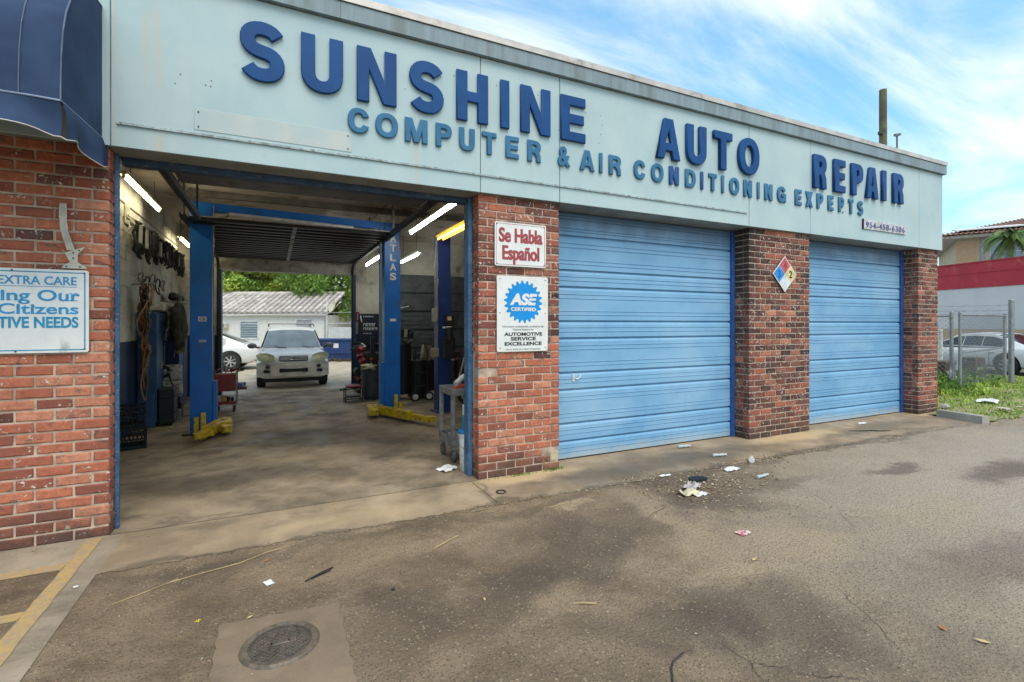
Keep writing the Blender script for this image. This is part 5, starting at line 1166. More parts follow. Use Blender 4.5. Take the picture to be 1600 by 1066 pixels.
def car(name, label, loc, rot, S, pm_, wheelr=.33, glass=None, detail=None):
    """x forward, y to the car's left"""
    t = thing(name, label, 'car', loc, rot, world=False); glass = glass or glm
    L, Wd = S['L'], S['W']; hw = Wd/2; nx = 64
    rows = []; 
    def wd(x):
        e = abs(x)/(L/2); return hw*(1-(.16*max(0, (e-.72)/.28)**2.4))*(1-.0)
    cs = []
    for i in range(nx+1):
        x = -L/2+L*i/nx; zt = sm(S['top'], x); zb = sm(S['bot'], x); w_ = wd(x); hh2 = zt-zb
        cs.append([(0, zt), (.45*w_, zt-.006), (.78*w_, zt-.03), (.92*w_, zt-.075), (.975*w_, zt-.15), (1.0*w_, zb+hh2*.55), (.995*w_, zb+hh2*.38), (.975*w_, zb+hh2*.18), (.93*w_, zb+.04), (.8*w_, zb), (0, zb)])
    vs = []; n1_ = 11; full = 20
    for i in range(nx+1):
        x = -L/2+L*i/nx; c = cs[i]; ring = [(x, y, z) for y, z in c]+[(x, -y, z) for y, z in c[-2:0:-1]]
        # round the ends in plan
        vs += ring
    R_ = len(ring); fs = []
    for i in range(nx):
        for k in range(R_): fs.append((i*R_+k, i*R_+(k+1) % R_, (i+1)*R_+(k+1) % R_, (i+1)*R_+k))
    fs += [tuple(range(R_-1, -1, -1)), tuple(nx*R_+k for k in range(R_))]
    for j in range(len(vs)):      # bow the bumpers
        x, y, z = vs[j]; e = abs(x)/(L/2)
        if e > .93: vs[j] = (x-math.copysign(.13*(abs(y)/hw)**2.5+.05*max(0, (z-.62))*1.0, x)*(e-.93)/.07, y, z)
    mb = MB().add(vs, fs); body = mb.build('body', pm_, t, 50)
    # wheel arches
    bpy.context.view_layer.update()
    cut = MB()
    for wx in S['wx']: cut.cyl((wx, -hw-.2, wheelr), (wx, -hw+.24, wheelr), wheelr*1.17, 28).cyl((wx, hw-.24, wheelr), (wx, hw+.2, wheelr), wheelr*1.17, 28)
    co = cut.build('cutter', blackm, None, 0); co.parent = t
    md = body.modifiers.new('arch', 'BOOLEAN'); md.operation = 'DIFFERENCE'; md.object = co; md.solver = 'EXACT'
    bpy.context.view_layer.update(); dg = bpy.context.evaluated_depsgraph_get()
    me = bpy.data.meshes.new_from_object(body.evaluated_get(dg)); body.modifiers.clear(); body.data = me; me.materials.clear(); me.materials.append(pm_); bpy.data.objects.remove(co)
    me.polygons.foreach_set('use_smooth', [True]*len(me.polygons)); me.set_sharp_from_angle(angle=R(40))
    # cabin: stations (x, z of the roof line, half width of the roof edge)
    C = S['cab']; wb_ = hw*.90; zb_ = S['belt']
    def cab(s, tt):
        s = max(0, min(s, len(C)-1-1e-6)); i = int(s); f_ = s-i; f2 = f_
        x = C[i][0]*(1-f_)+C[i+1][0]*f_; z = C[i][1]*(1-f_)+C[i+1][1]*f_; wr = C[i][2]*(1-f_)+C[i+1][2]*f_
        a = abs(tt); sg = 1 if tt >= 0 else -1; kz = (z-zb_)/(max(c[1] for c in C)-zb_)
        if a <= .8: y = wr*(a/.8); zz2 = z-.05*kz*(a/.8)**3
        else: f3 = (a-.8)/.2; y = wr+(wb_-wr)*f3; zz2 = (z-.05*kz)*(1-f3)+zb_*f3
        return Vector((x, sg*y, zz2))
    NS = len(C)-1; tl = [-1,-.93,-.86,-.8,-.77,-.6,-.4,-.2,0,.2,.4,.6,.77,.8,.86,.93,1]
    mb = MB(); ns = NS*5
    mb.add([cab(NS*i/ns, a) for i in range(ns+1) for a in tl], [(i*17+k, i*17+k+1, (i+1)*17+k+1, (i+1)*17+k) for i in range(ns) for k in range(16)])
    mb.build('roof', pm_, t, 35)
    def patch(nm, s0, s1, t0, t1, mat, n_=10, m_=8, off=.005, parent=t, wr_=None):
        def f(u, v):
            s = s0+(s1-s0)*u; a = t0+(t1-t0)*v; p = cab(s, a); e = .01
            q = (cab(s+e, a)-cab(s-e, a)).cross(cab(s, min(1, a+e))-cab(s, max(-1, a-e)))
            if q.length > 1e-9: q.normalize()
            cen = Vector((p.x, 0, zb_-.2)); q = q if q.dot(p-cen) > 0 else -q
            return tuple(p+q*off)
        return MB().grid(f, n_, m_).build(nm, mat, parent, 60)
    patch('windscreen', .06, .93, -.74, .74, glass); patch('rear_window', NS-.93, NS-.08, -.70, .70, glass)
    trimm = MATS.get('matt_black')
    for sg in (-1, 1):
        for (sa, sb) in S['side']: patch('side_window', sa, sb, sg*.835, sg*.985, glass, 12, 4, .006)
    # wheels
    hubm = S.get('hub', sil)
    for wx in S['wx']:
        for sy in (-1, 1):
            y = sy*(hw-.11); r = wheelr
            ty = MB().lathe([(r*.64,-.10),(r*.9,-.105),(r*.985,-.085),(r,-.05),(r,.05),(r*.985,.085),(r*.9,.105),(r*.64,.10)], 36, (wx, y, r), 'Y').build('wheel', rub, t)
            rim = MB().lathe([(r*.66, sy*.09), (r*.62, sy*.098), (r*.58, sy*.08), (r*.55, sy*.02), (.0001, sy*.02)], 30, (wx, y, r), 'Y'); rim.build('rim', dsteel, ty)
            sp = MB()
            for k in range(7):
                a = 2*math.pi*k/7; c_, s_ = math.cos(a), math.sin(a); p0 = Vector((wx+c_*r*.1, y+sy*.085, r+s_*r*.1)); p1 = Vector((wx+c_*r*.6, y+sy*.078, r+s_*r*.6)); n_ = Vector((-s_, 0, c_))*r*.07
                sp.add([p0-n_, p0+n_, p1+n_*1.2, p1-n_*1.2, p0-n_-Vector((0,sy*.02,0)), p0+n_-Vector((0,sy*.02,0)), p1+n_*1.2-Vector((0,sy*.02,0)), p1-n_*1.2-Vector((0,sy*.02,0))], [(0,1,2,3),(0,4,5,1),(2,6,7,3),(1,5,6,2),(3,7,4,0)])
            sp.lathe([(.0001, sy*.095),(r*.14, sy*.092),(r*.16, sy*.08)], 16, (wx, y, r), 'Y'); sp.lathe([(r*.57, sy*.085),(r*.66, sy*.092),(r*.66, sy*.08)], 30, (wx, y, r), 'Y'); sp.build('spokes', hubm, ty, 30)
    if detail: detail(t, patch, hw, L)
    return t
silver_beige = paint('dull_silver_paint', (.86,.83,.77), .35, .0)
SUV = dict(L=4.1, W=1.74, top=[(-2.05,.84),(-1.9,1.0),(-1.5,1.02),(.9,1.0),(1.25,.985),(1.7,.925),(1.88,.84),(1.98,.70),(2.05,.60)], bot=[(-2.05,.34),(-1.6,.26),(1.5,.26),(1.85,.25),(2.05,.33)],
           wx=(-1.28, 1.28), belt=.97, cab=[(.98,.97,.80),(.36,1.53,.62),(-.2,1.585,.64),(-1.0,1.58,.64),(-1.75,1.50,.62),(-2.0,1.0,.74)], side=[(.42,1.45),(1.52,2.6),(2.66,3.9)])
def suv_det(t, patch, hw, L):
    xf = L/2
    # nose: grille, lamps, lower bumper, mirrors, rails
    grm = M('grille_grey', (.10,.10,.10), .4, .4); lampm = M('hazy_lamp', (.42,.40,.24), .2, .0, var=.3, scale=8, spec=.8); low = M('bumper_taupe', (.62,.59,.53), .5, var=.2, scale=6)
    gr = MB().cbox(xf-.135, -.34, .71, xf-.035, .34, .845, .02).build('grille', grm, t)
    for z in (.745, .78, .815): MB().cbox(xf-.034, -.31, z-.006, xf-.028, .31, z+.006, .002).build('grille_bar', sil, gr)
    def bx(y, z): return xf+.03-.17*abs(y/hw)**2.6-.04*((z-.48)/.2)**2
    MB().grid(lambda u, v: (bx((u-.5)*2*hw*.985, .31+.35*v), (u-.5)*2*hw*.985, .31+.35*v), 24, 8).build('bumper', low, t, 60)
    MB().grid(lambda u, v: (bx((u-.5)*2*hw*.985, .66)-.10*v, (u-.5)*2*hw*.985, .66+.006*v), 24, 1).build('bumper_ledge', low, t, 60)
    em = []
    for k in range(20): a = 2*math.pi*k/20; em.append((xf-.018, .075*math.cos(a), .777+.045*math.sin(a)))
    MB().tube(em, .006, 5, True).build('emblem', sil, gr)
    MB().tube([(xf-.016,-.035,.805),(xf-.016,-.02,.755)], .006, 5).tube([(xf-.016,.035,.80),(xf-.016,.02,.75)], .006, 5).tube([(xf-.016,-.03,.77),(xf-.016,.03,.785)], .006, 5).build('emblem', sil, gr)
    for sg in (-1, 1):
        ps = [(xf-.13, sg*.42, .72), (xf-.10, sg*.60, .70), (xf-.20, sg*.82, .74), (xf-.30, sg*.86, .86), (xf-.32, sg*.80, .905), (xf-.24, sg*.62, .92), (xf-.16, sg*.46, .86)]
        c = Vector((xf-.19, sg*.64, .80)); vs_ = [Vector(p)+Vector((.04,0,0)) for p in ps]; front = [v+Vector((.045, sg*.01, .004)) for v in vs_]
        m = MB(); n_ = len(ps); m.add(vs_+front+[c+Vector((.075, 0, .01))], [(i, (i+1) % n_, n_+(i+1) % n_, n_+i) for i in range(n_)]+[(n_+i, n_+(i+1) % n_, 2*n_) for i in range(n_)]); m.build('headlight', lampm, t, 60)
        f = MB().cyl((xf-.10, sg*.60, .575), (xf-.015, sg*.60, .575), .062, 18).build('fog_lamp', M('fog_ring', (.30,.29,.27), .4), t); MB().cyl((xf-.0149, sg*.60, .575), (xf-.008, sg*.60, .575), .045, 16).build('lens', M('fog_dark', (.03,.03,.03), .1), f)
        MB().cbox(xf-.14, sg*.60-.10, .42, xf-.02, sg*.60+.10, .50, .02).build('vent', blackm, t)
        # mirror
        MB().ell((.62, sg*1.0, 1.06), (.07,.12,.075), 16, 10).build('mirror', M('mirror_grey', (.12,.12,.12), .5), t); MB().cyl((.66, sg*.84, 1.0), (.64, sg*.93, 1.04), .025, 8).build('mirror_arm', blackm, t)
        MB().tube([(.25, sg*.60, 1.60), (.1, sg*.60, 1.655), (-1.3, sg*.60, 1.665), (-1.5, sg*.60, 1.58)], .016, 6).build('roof_rail', dsteel, t)
        MB().cbox(xf-.30, sg*.80-.1, .53, xf-.12, sg*.80+.0, .56, .005)
        # dark pillars and wipers
        patch('pillar_trim', .08, .98, sg*.755, sg*.80, blackm, 8, 2, .007)
        MB().cbox(-.2, sg*(hw-.005), .40, .4, sg*(hw-.005)+.012, .44, .003) if False else None
    MB().cyl((-.1, -.60, 1.665), (-.1, .60, 1.665), .014, 6).build('cross_bar', dsteel, t)
    MB().tube([(1.0,.55,1.005),(.86,.1,1.05)], .01, 5).tube([(1.0,-.15,1.005),(.86,-.6,1.05)], .01, 5).build('wiper', blackm, t)
    MB().cbox(xf-.10, -.34, .42, xf+.032, .34, .535, .02).build('lower_intake', blackm, t)
    MB().cbox(xf-.1, -.45, .33, xf+.012, .45, .385, .02).build('skid_plate', low, t)
    MB().cbox(xf-.08, -.22, .57, xf+.034, .22, .63, .006).build('plate_mount', low, t)
    MB().cbox(xf-.4, -.7, .16, xf-.25, .7, .25, .02).build('undertray', blackm, t)
    MB().tube([(xf-.12, -.82, .668), (xf-.01, -.5, .668), (xf-.0, 0, .668), (xf-.01, .5, .668), (xf-.12, .82, .668)], .010, 6).build('bumper_crease', low, t)
car('parked_suv', 'dull silver suv with hazy headlights facing the camera in the yard behind the shop', (.46, 8.95+2.05, .0), R(-90), SUV, silver_beige, .335, None, suv_det)
whitep = paint('white_car_paint', (.66,.66,.65), .3)
SED = dict(L=4.55, W=1.76, top=[(-2.27,.80),(-2.15,.93),(-1.55,.955),(-.9,.93),(.9,.88),(1.5,.83),(2.0,.72),(2.2,.62),(2.27,.52)], bot=[(-2.27,.36),(-1.9,.24),(1.8,.22),(2.27,.30)],
           wx=(-1.32, 1.40), belt=.885, cab=[(1.05,.87,.78),(.30,1.33,.60),(-.3,1.385,.61),(-.85,1.35,.60),(-1.75,.95,.70)], side=[(.42,1.42),(1.48,2.45),(2.5,3.35)])
def sed_det(t, patch, hw, L):
    for sg in (-1, 1):
        MB().cbox(.75, sg*(hw+.02)-.07, .90, .90, sg*(hw+.02)+.07, 1.02, .03).build('mirror', whitep, t)
        for x in (-.15, -1.0): MB().cbox(x, sg*(hw-.004)-.008, .70, x+.16, sg*(hw-.004)+.012, .725, .005).build('door_handle', sil, t)
        m = MB()
        for x in (.95, .02, -.85): m.box(x-.004, sg*hw-.0045, .32, x+.004, sg*hw+.0025, .82)
        m.build('door_gap', blackm, t, 0)
        MB().cbox(-L/2+.04, sg*.50-.14, .74, -L/2+.12, sg*.52+.10, .84, .03).build('tail_lamp', M('tail_red', (.25,.02,.02), .2), t)
        MB().cbox(L/2-.30, sg*.68-.14, .62, L/2-.14, sg*.68+.12, .70, .03).build('headlight', M('lamp_clear', (.5,.5,.48), .1, spec=.8), t)
    MB().cbox(-L/2-.0, -.7, .30, -L/2+.2, .7, .40, .03).build('rear_valance', blackm, t)
car('parked_sedan', 'white sedan parked sideways behind the silver suv, tail to the right', (-2.6, 16.3, .0), R(180-8), SED, whitep, .33, tint, sed_det)
rot_r = math.atan2(.966, .26)
SED2 = dict(SED); SED2['W'] = 1.78; SED2['L'] = 4.9; SED2['top'] = [(-2.45,.84),(-2.3,.95),(-1.55,.97)]+SED['top'][3:]; SED2['nolamp'] = 1
car('parked_sedan', 'white sedan parked in the street behind the chain link fence', (22.55, 3.55, .0), rot_r, SED2, whitep, .335, tint, sed_det)

# ================================================================ BACK YARD
stucco = M('white_stucco', (.62,.61,.57), .85, var=.08, scale=2, dirt=(.45,.43,.38), damt=.3, dscale=2, bump=.4, bscale=40)
hs_rot = math.atan2(21.81-24.17, 2.35+2.52)
hs_ = thing('neighbour_house', 'low white house with a grey barrel tile roof behind the yard', 'house', (2.3, 21.9, 0), hs_rot+math.pi, world=False)
# local frame: +x runs left along the front in the picture, front faces local +y
MB().box(0, -5, 0, 9, 0, 2.13).build('wall', stucco, hs_, 0)
MB().box(-.18, -.02, 2.10, 9.2, .22, 2.19).build('fascia_board', stucco, hs_, 0)
tilem = NT('grey_clay_tile'); P_ = tilem.pos(False); oi = tilem.n('ShaderNodeObjectInfo').outputs['Random']
c_ = tilem.mix(oi, (.36,.325,.30), (.58,.53,.48)); c_ = tilem.mix(tilem.ramp(tilem.noise(P_, 3, 7, .7), .45, .7, 0, .8), c_, (.17,.14,.13)); tilem.bump(tilem.noise(P_, 40), .4, .004); tilem.fin(c_, .9)
tlm = MATS['grey_clay_tile']
roof = MB().add([(-.2,.24,2.19),(9.2,.24,2.19),(9.2,-2.5,3.34),(-.2,-2.5,3.34),(-.2,-5.2,2.19),(9.2,-5.2,2.19)], [(0,3,2,1),(3,4,5,2)]).build('roof', tlm, hs_, 0)
def tile_me():
    m = MB(); n_ = 6; vs_ = []
    for (y, r, z) in ((.0, .115, 0), (.46, .10, .0)):
        for k in range(n_+1): a = math.pi*k/n_; vs_.append((r*math.cos(a), -y, z+r*.75*math.sin(a)+.02*(1 if y == 0 else 0)))
    m.add(vs_, [(k, k+1, n_+2+k, n_+1+k) for k in range(n_)]+[tuple(range(n_, -1, -1))]); return m.build('roof_tile', tlm, None, 50, True)
tme = tile_me(); sl = math.atan2(1.15, 2.74); cnt = 0
for i in range(31):
    for j in range(7):
        x = -.1+i*.30; s_ = j*.42; y = .27-s_*math.cos(sl); z = 2.20+s_*math.sin(sl)+.012
        o = bpy.data.objects.new('roof_tile', tme); COL.objects.link(o); o.parent = hs_; o.location = (x, y, z); o.rotation_euler = (-sl, rnd.uniform(-.03,.03), rnd.uniform(-.03,.03)); cnt += 1
m = MB()
for i in range(24): m.lathe([(.12,0),(.14,.42)], 10, (0,0,0)) if False else m.cyl((-.2+i*.4, -2.5, 3.36), (.24+i*.4, -2.5, 3.38), .11, 8)
stuff(m.build('ridge_tile', tlm, hs_))
wf = M('window_frame_white', (.62,.62,.6), .5); shade = M('blind_grey', (.30,.31,.30), .7); gl2 = glass_mat('window_glass', (.17,.24,.29))
for (xa, xb, za, zb, mt) in ((3.38, 4.25, .95, 1.77, gl2), (.62, 1.40, 1.15, 1.86, shade)):
    fr_ = MB().cbox(xa-.06, -.01, za-.06, xb+.06, .035, za, .005).cbox(xa-.06, -.01, zb, xb+.06, .035, zb+.06, .005).cbox(xa-.06, -.01, za+.0005, xa, .035, zb-.0005, .005).cbox(xb, -.01, za+.0005, xb+.06, .035, zb-.0005, .005).build('window', wf, hs_)
    MB().box(xa, .002, za, xb, .008, zb).build('pane', mt, fr_, 0)
    for k in range(1, 7): MB().box(xa, .010, za+(zb-za)*k/7-.006, xb, .014, za+(zb-za)*k/7+.006).build('slat', wf, fr_, 0)
acu = MB().cbox(4.85, .0, 1.45, 5.35, .30, 1.74, .01).build('air_conditioner', M('ac_cream', (.50,.48,.42), .6), hs_)
for k in range(6): MB().box(4.90, .302, 1.49+k*.035, 5.20, .306, 1.505+k*.035).build('grille_slat', dsteel, acu, 0)
ds = thing('satellite_dish', 'cream satellite dish on a bent arm at the right end of the white house', 'satellite dish', (2.62, 21.7, 2.1), 0)
dsm = M('dish_cream', (.52,.48,.36), .6)
m = MB(); cD = Vector((2.72, 21.6, 2.52)); ax = Vector((-.75, -.35, .35)).normalized(); q = ax.to_track_quat('Z', 'Y'); prf = [(0,0),(.08,.006),(.17,.03),(.25,.07)]; vs_ = []
for k in range(24):
    a = 2*math.pi*k/24
    for r_, h_ in prf[1:]: vs_.append(cD+q @ Vector((r_*math.cos(a), r_*math.sin(a)*1.25, h_)))
m.add(vs_+[cD], [(k*3+i, ((k+1) % 24)*3+i, ((k+1) % 24)*3+i+1, k*3+i+1) for k in range(24) for i in range(2)]+[(72, k*3, ((k+1) % 24)*3) for k in range(24)]); m.build('dish', dsm, ds, 60)
MB().tube([(2.40,21.7,2.12),(2.62,21.66,2.35),(2.74,21.6,2.5)], .022, 6).tube([(2.66,21.6,2.3),(3.0,21.5,2.75)], .018, 6).build('mount', dsm, ds); MB().cyl((3.0,21.5,2.72),(3.06,21.48,2.8), .05, 10).build('receiver', dsm, ds)
single(MB().cyl((2.42, 21.75, 0), (2.42, 21.75, 3.0), .035, 8), 'white_pole', wf, 'slim white pole at the right corner of the white house', 'pole')
fw = thing('white_fence', 'white panel fence running right of the white house', 'fence', (4, 20.8, 0))
for i in range(6):
    x0_ = 2.5+i*1.12; y0_ = 21.4-i*.5; MB().obox((x0_+.56, y0_-.25, .78), (1.2,.04,1.45), math.atan2(-.5, 1.12)).build('fence_panel', M('fence_white', (.52,.53,.50), .7, var=.1), fw, 0); MB().cyl((x0_, y0_-.03, 0), (x0_, y0_-.03, 1.56), .04, 8).build('post', wf, fw)
dmb = M('dumpster_blue', (.015,.045,.16), .5, var=.25, scale=2, dirt=(.05,.06,.1), damt=.4, dscale=3)
dp = thing('dumpster', 'long blue open dumpster with a small white label behind the silver suv', 'dumpster', (3.2, 17.9, 0), math.atan2(17.56-18.21, 3.08-1.74), world=False)
MB().add([(-1.9,-.0,.12),(2.4,0,.12),(2.4,1.6,.12),(-1.9,1.6,.12),(-2.1,-.08,.98),(2.6,-.08,.98),(2.6,1.68,.98),(-2.1,1.68,.98)], [(0,3,2,1),(0,1,5,4),(1,2,6,5),(2,3,7,6),(3,0,4,7),(4,5,6,7)]).build('tub', dmb, dp, 0)
MB().cbox(-2.15, -.13, .93, 2.65, -.02, 1.0, .01).build('rim', dmb, dp); MB().cbox(-1.95, -.06, .35, 2.45, -.0, .40, .005).build('rib', dmb, dp)
for k in range(6): MB().add([(-1.5+k*.7,-.035,.42),(-1.42+k*.7,-.035,.42),(-1.42+k*.7,-.075,.92),(-1.5+k*.7,-.075,.92),(-1.5+k*.7,.02,.42),(-1.42+k*.7,.02,.42),(-1.42+k*.7,-.02,.92),(-1.5+k*.7,-.02,.92)], [(0,1,2,3),(0,4,5,1),(1,5,6,2),(2,6,7,3),(3,7,4,0)]).build('rib', dmb, dp, 0)
MB().add([(-.88,-.072,.60),(-.66,-.072,.60),(-.66,-.083,.80),(-.88,-.083,.80),(-.88,-.04,.60),(-.66,-.04,.60),(-.66,-.05,.80),(-.88,-.05,.80)], [(0,1,2,3),(0,4,5,1),(1,5,6,2),(2,6,7,3),(3,7,4,0)]).build('label_plate', wh, dp, 0)
g = random.Random(2); m = MB()
for i in range(90): x = g.uniform(-2.1, 2.5); m.obox((x, g.uniform(-.35,.0), g.uniform(.02,.10)), (g.uniform(.04,.12), g.uniform(.04,.1), g.uniform(.02,.06)), g.uniform(0,3))
o = m.build('leaf_litter', M('litter_brown', (.09,.065,.04), .9, var=.5, scale=9), None, 0); o.location = dp.location; o.rotation_euler = dp.rotation_euler; stuff(o); o['label'] = 'brown debris swept along the foot of the blue dumpster'; o['category'] = 'debris'
single(MB().tube([(-9+i*.9, 20.2-i*.28, 1.78-.10*math.sin(math.pi*i/20)) for i in range(21)], .012, 5), 'overhead_cable', M('cable_white', (.5,.5,.5), .6), 'thin pale cable strung across in front of the white house', 'cable')
single(MB().tube([(-4+i*.8, 21.3-i*.2, 1.95+.03*i) for i in range(14)], .010, 5), 'overhead_cable', M('cable_white', (.5,.5,.5), .6), 'thin sagging cable rising to the right past the satellite dish', 'cable')
single(MB().lathe([(.20,-.1),(.3,-.1),(.33,-.06),(.33,.06),(.3,.1),(.2,.1)], 30, (2.35, 9.6, .33), 'X', True), 'loose_tyre', rub, 'loose tyre standing just outside the rear door on the right', 'tyre')

# ---- trees
leafm = []
for i, c in enumerate(((.20,.30,.05), (.32,.38,.06), (.13,.22,.045))):
    t = NT('leaf_green_%s' % 'abc'[i]); P = t.pos(); t.fin(t.mix(t.ramp(t.noise(P, .8, 4), .3, .7), tuple(q*.7 for q in c), tuple(q*1.35 for q in c)), .6, 0, .3)
    t.b.inputs['Transmission Weight'].default_value = 0; leafm.append(MATS['leaf_green_%s' % 'abc'[i]])
bark = M('bark', (.14,.11,.08), .9, var=.35, scale=8, bump=.6, bscale=25)
def leaves(mb, c, r, n, size, g, squash=1.0):
    for _ in range(n):
        while True:
            p = Vector((g.uniform(-1,1), g.uniform(-1,1), g.uniform(-1,1)))
            if .2 < p.length < 1: break
        p = Vector((p.x*r, p.y*r, p.z*r*squash))*(.55+.45*g.random()); d = Vector((g.gauss(0,1), g.gauss(0,1), g.gauss(0,.8))).normalized(); u = d.cross(Vector((g.random(), g.random(), g.random()+.1))).normalized(); s_ = size*g.uniform(.6,1.3)
        q = Vector(c)+p; mb.quad(q-d*s_, q-u*s_*.42, q+d*s_, q+u*s_*.42)
def tree(name, label, loc, h, cr, nclump, nleaf, size, mats, seed, squash=.8, low=.35, group=None):
    g = random.Random(seed); t = thing(name, label, 'tree', loc, 0, group, world=False)
    tb = MB(); top = Vector((g.uniform(-.3,.3), g.uniform(-.3,.3), h*.72)); tb.tube([(0,0,0), top*.33+Vector((.08,0,0)), top*.66, top], [h*.035, h*.027, h*.018, h*.008], 8)
    cls = []
    for i in range(nclump):
        a = g.uniform(0, 6.28); el = g.uniform(-.35, 1); rr = cr*(1-.55*max(0, el)**2)*math.sqrt(g.uniform(.15, 1)); c = Vector((rr*math.cos(a), rr*math.sin(a), h*.66+el*h*.34*squash/.8*.9)); cls.append(c)
        st_ = top*g.uniform(.35,.9); mid = st_.lerp(c, .5)+Vector((0,0,.1*h*.2)); tb.tube([st_, mid, c], [h*.012, h*.007, h*.003], 5)
    tb.build('trunk', bark, t)
    for k, mt in enumerate(mats):
        m = MB()
        for c in cls[k::len(mats)]: leaves(m, c, cr*g.uniform(.26,.42), nleaf, size, g, squash)
        stuff(m.build('crown', mt, t, 0))
    return t
tree('leafy_tree', 'rounded yellow green tree behind the tile roof, at the left of the rear opening', (-5.0, 29.5, 0), 6.2, 2.6, 50, 220, .13, [leafm[1], leafm[0]], 1, group='trees behind the white house')
tree('leafy_tree', 'tall yellow green tree rising over the middle of the tile roof', (-1.3, 29.0, 0), 5.9, 2.3, 46, 220, .13, [leafm[1], leafm[0]], 2, group='trees behind the white house')
tree('leafy_tree', 'broad green tree behind the satellite dish', (3.0, 26.8, 0), 5.6, 2.7, 52, 230, .13, [leafm[0], leafm[2]], 3, group='trees behind the white house')
tree('leafy_tree', 'dark green tree low behind the white fence', (5.8, 23.6, 0), 3.8, 2.3, 34, 200, .10, [leafm[2], leafm[0]], 4, group='trees behind the white house')
tree('leafy_tree', 'pale green tree at the far left behind the yard', (-8.8, 30, 0), 5.2, 2.8, 28, 160, .13, [leafm[1], leafm[2]], 5, group='trees behind the white house')
tree('leafy_tree', 'far green tree between the two yellow green trees', (.9, 33, 0), 6.6, 2.6, 48, 200, .15, [leafm[0], leafm[2]], 6, group='trees behind the white house')
tree('street_tree', 'small broad leaved tree peeping out from behind the right brick pier', (18.1, 6.75, 0), 4.2, .85, 12, 26, .12, [leafm[2]], 7, 1.0)
m = MB(); g = random.Random(40)
for i in range(60): leaves(m, (g.uniform(-9, 9), 25.6+g.uniform(-.7,.7), g.uniform(.3, 2.0)), .7, 60, .10, g)
o = stuff(m.build('hedge_growth', leafm[2], None, 0)); o['label'] = 'dense low greenery growing behind the white house and fence'; o['category'] = 'shrubbery'

# ================================================================ RIGHT SIDE
dirv = Vector((.31, .95, 0)).normalized()
wl3 = thing('red_and_white_building', 'flat roofed building painted red above, white in the middle and tan below', 'building', (28.18, 4.28, 0), math.atan2(.95, .31), world=False)
# local x runs away from the camera along the wall; visible face looks to local +y... (towards -x world)
redp = M('red_wall_paint', (.42,.028,.045), .6, var=.12, scale=1.5, dirt=(.5,.08,.09), damt=.3, dscale=2); whp = M('grey_white_paint', (.60,.60,.60), .7, var=.06, scale=1); tanp = M('tan_wall_paint', (.50,.36,.235), .7, var=.1, scale=1.5)
MB().box(-9, -8, 0, 14, 0, 1.44).build('tan_base', tanp, wl3, 0); MB().box(-9, -8, 1.4405, 14, -.002, 3.31).build('white_wall', whp, wl3, 0); MB().box(-9.03, -8, 3.3105, 14.03, .03, 4.44).build('red_band', redp, wl3, 0)
MB().box(-9.05, -8, 4.4405, 14.05, .06, 4.50).build('coping', M('coping_red', (.36,.03,.04), .6), wl3, 0); MB().box(-9.0, .032, 3.98, 14, .055, 4.02).build('conduit', redp, wl3, 0)
b2 = thing('two_storey_building', 'cream two storey building with an orange tile roof behind the red wall', 'building', (50.1, 15.3, .6), math.atan2(-.877, .48), world=False)
crm_ = M('cream_stucco', (.50,.43,.30), .8, var=.08, scale=1); peach = M('peach_stucco', (.50,.33,.20), .8, var=.08); orr = M('orange_tile', (.30,.17,.12), .85, var=.3, scale=1.6, dirt=(.22,.11,.07), damt=.5, dscale=4, bump=.6, bscale=14)
MB().box(0, 0, -.6, 17, 12, 8.0).build('wall', crm_, b2, 0)
MB().box(-.05, -.05, -.6, 1.1, .6, 7.6).build('corner_panel', peach, b2, 0); MB().box(8.6, -.06, -.6, 10.4, .5, 7.6).build('corner_panel', peach, b2, 0)
MB().cbox(1.35, -.10, 5.2, 1.6, .1, 7.9, .02).build('downpipe', M('pipe_grey', (.35,.35,.33), .6), b2)
eh = M('eave_white', (.62,.62,.60), .6)
MB().box(-1.1, -1.0, 7.93, 18.1, 13.0, 8.15).build('eave', eh, b2, 0)
rf = MB().add([(-1.5,-1.5,8.155),(18.5,-1.5,8.155),(18.5,13.5,8.155),(-1.5,13.5,8.155),(5.0,6,10.1),(12.5,6,10.1)], [(0,1,5,4),(1,2,5),(2,3,4,5),(3,0,4)]).build('roof', orr, b2, 0)
m = MB()
for i in range(66):
    x = -1.3+i*.3; top = min(1, max(.05, min((x+1.5)/6.5, (18.5-x)/6.0))); m.add([(x-.06,-1.5,8.17),(x+.06,-1.5,8.17),(x+.06,-1.5+7.5*top*.98,8.17+1.945*top*.98),(x-.06,-1.5+7.5*top*.98,8.17+1.945*top*.98),(x,-1.5,8.27),(x,-1.5+7.5*top*.98,8.27+1.945*top*.98)], [(0,4,5,3),(1,2,5,4)])
m.build('tile_rows', orr, rf, 0)['kind'] = 'stuff'
MB().add([(-.2,-.9,8.5),(3.8,-.9,8.5),(3.8,1.5,8.9),(-.2,1.5,8.9),(-.2,-.9,8.58),(3.8,-.9,8.58),(3.8,1.5,9.0),(-.2,1.5,9.0)], [(0,3,2,1),(4,5,6,7),(0,1,5,4),(1,2,6,5),(2,3,7,6),(3,0,4,7)]).build('dormer_eave', eh, b2, 0)
gg = glass_mat('office_glass', (.16,.24,.28)); gg2 = glass_mat('office_glass_dark', (.04,.07,.11))
for i in range(5):
    xa = 1.9+i*1.32; fr_ = MB().cbox(xa, -.05, 5.7, xa+1.28, .02, 7.62, .01).build('window', eh, b2)
    MB().box(xa+.04, -.058, 6.75, xa+1.24, -.052, 7.56).build('pane', gg, fr_, 0); MB().box(xa+.04, -.058, 5.74, xa+1.24, -.052, 6.70).build('pane', gg2 if i in (2, 3) else gg, fr_, 0)
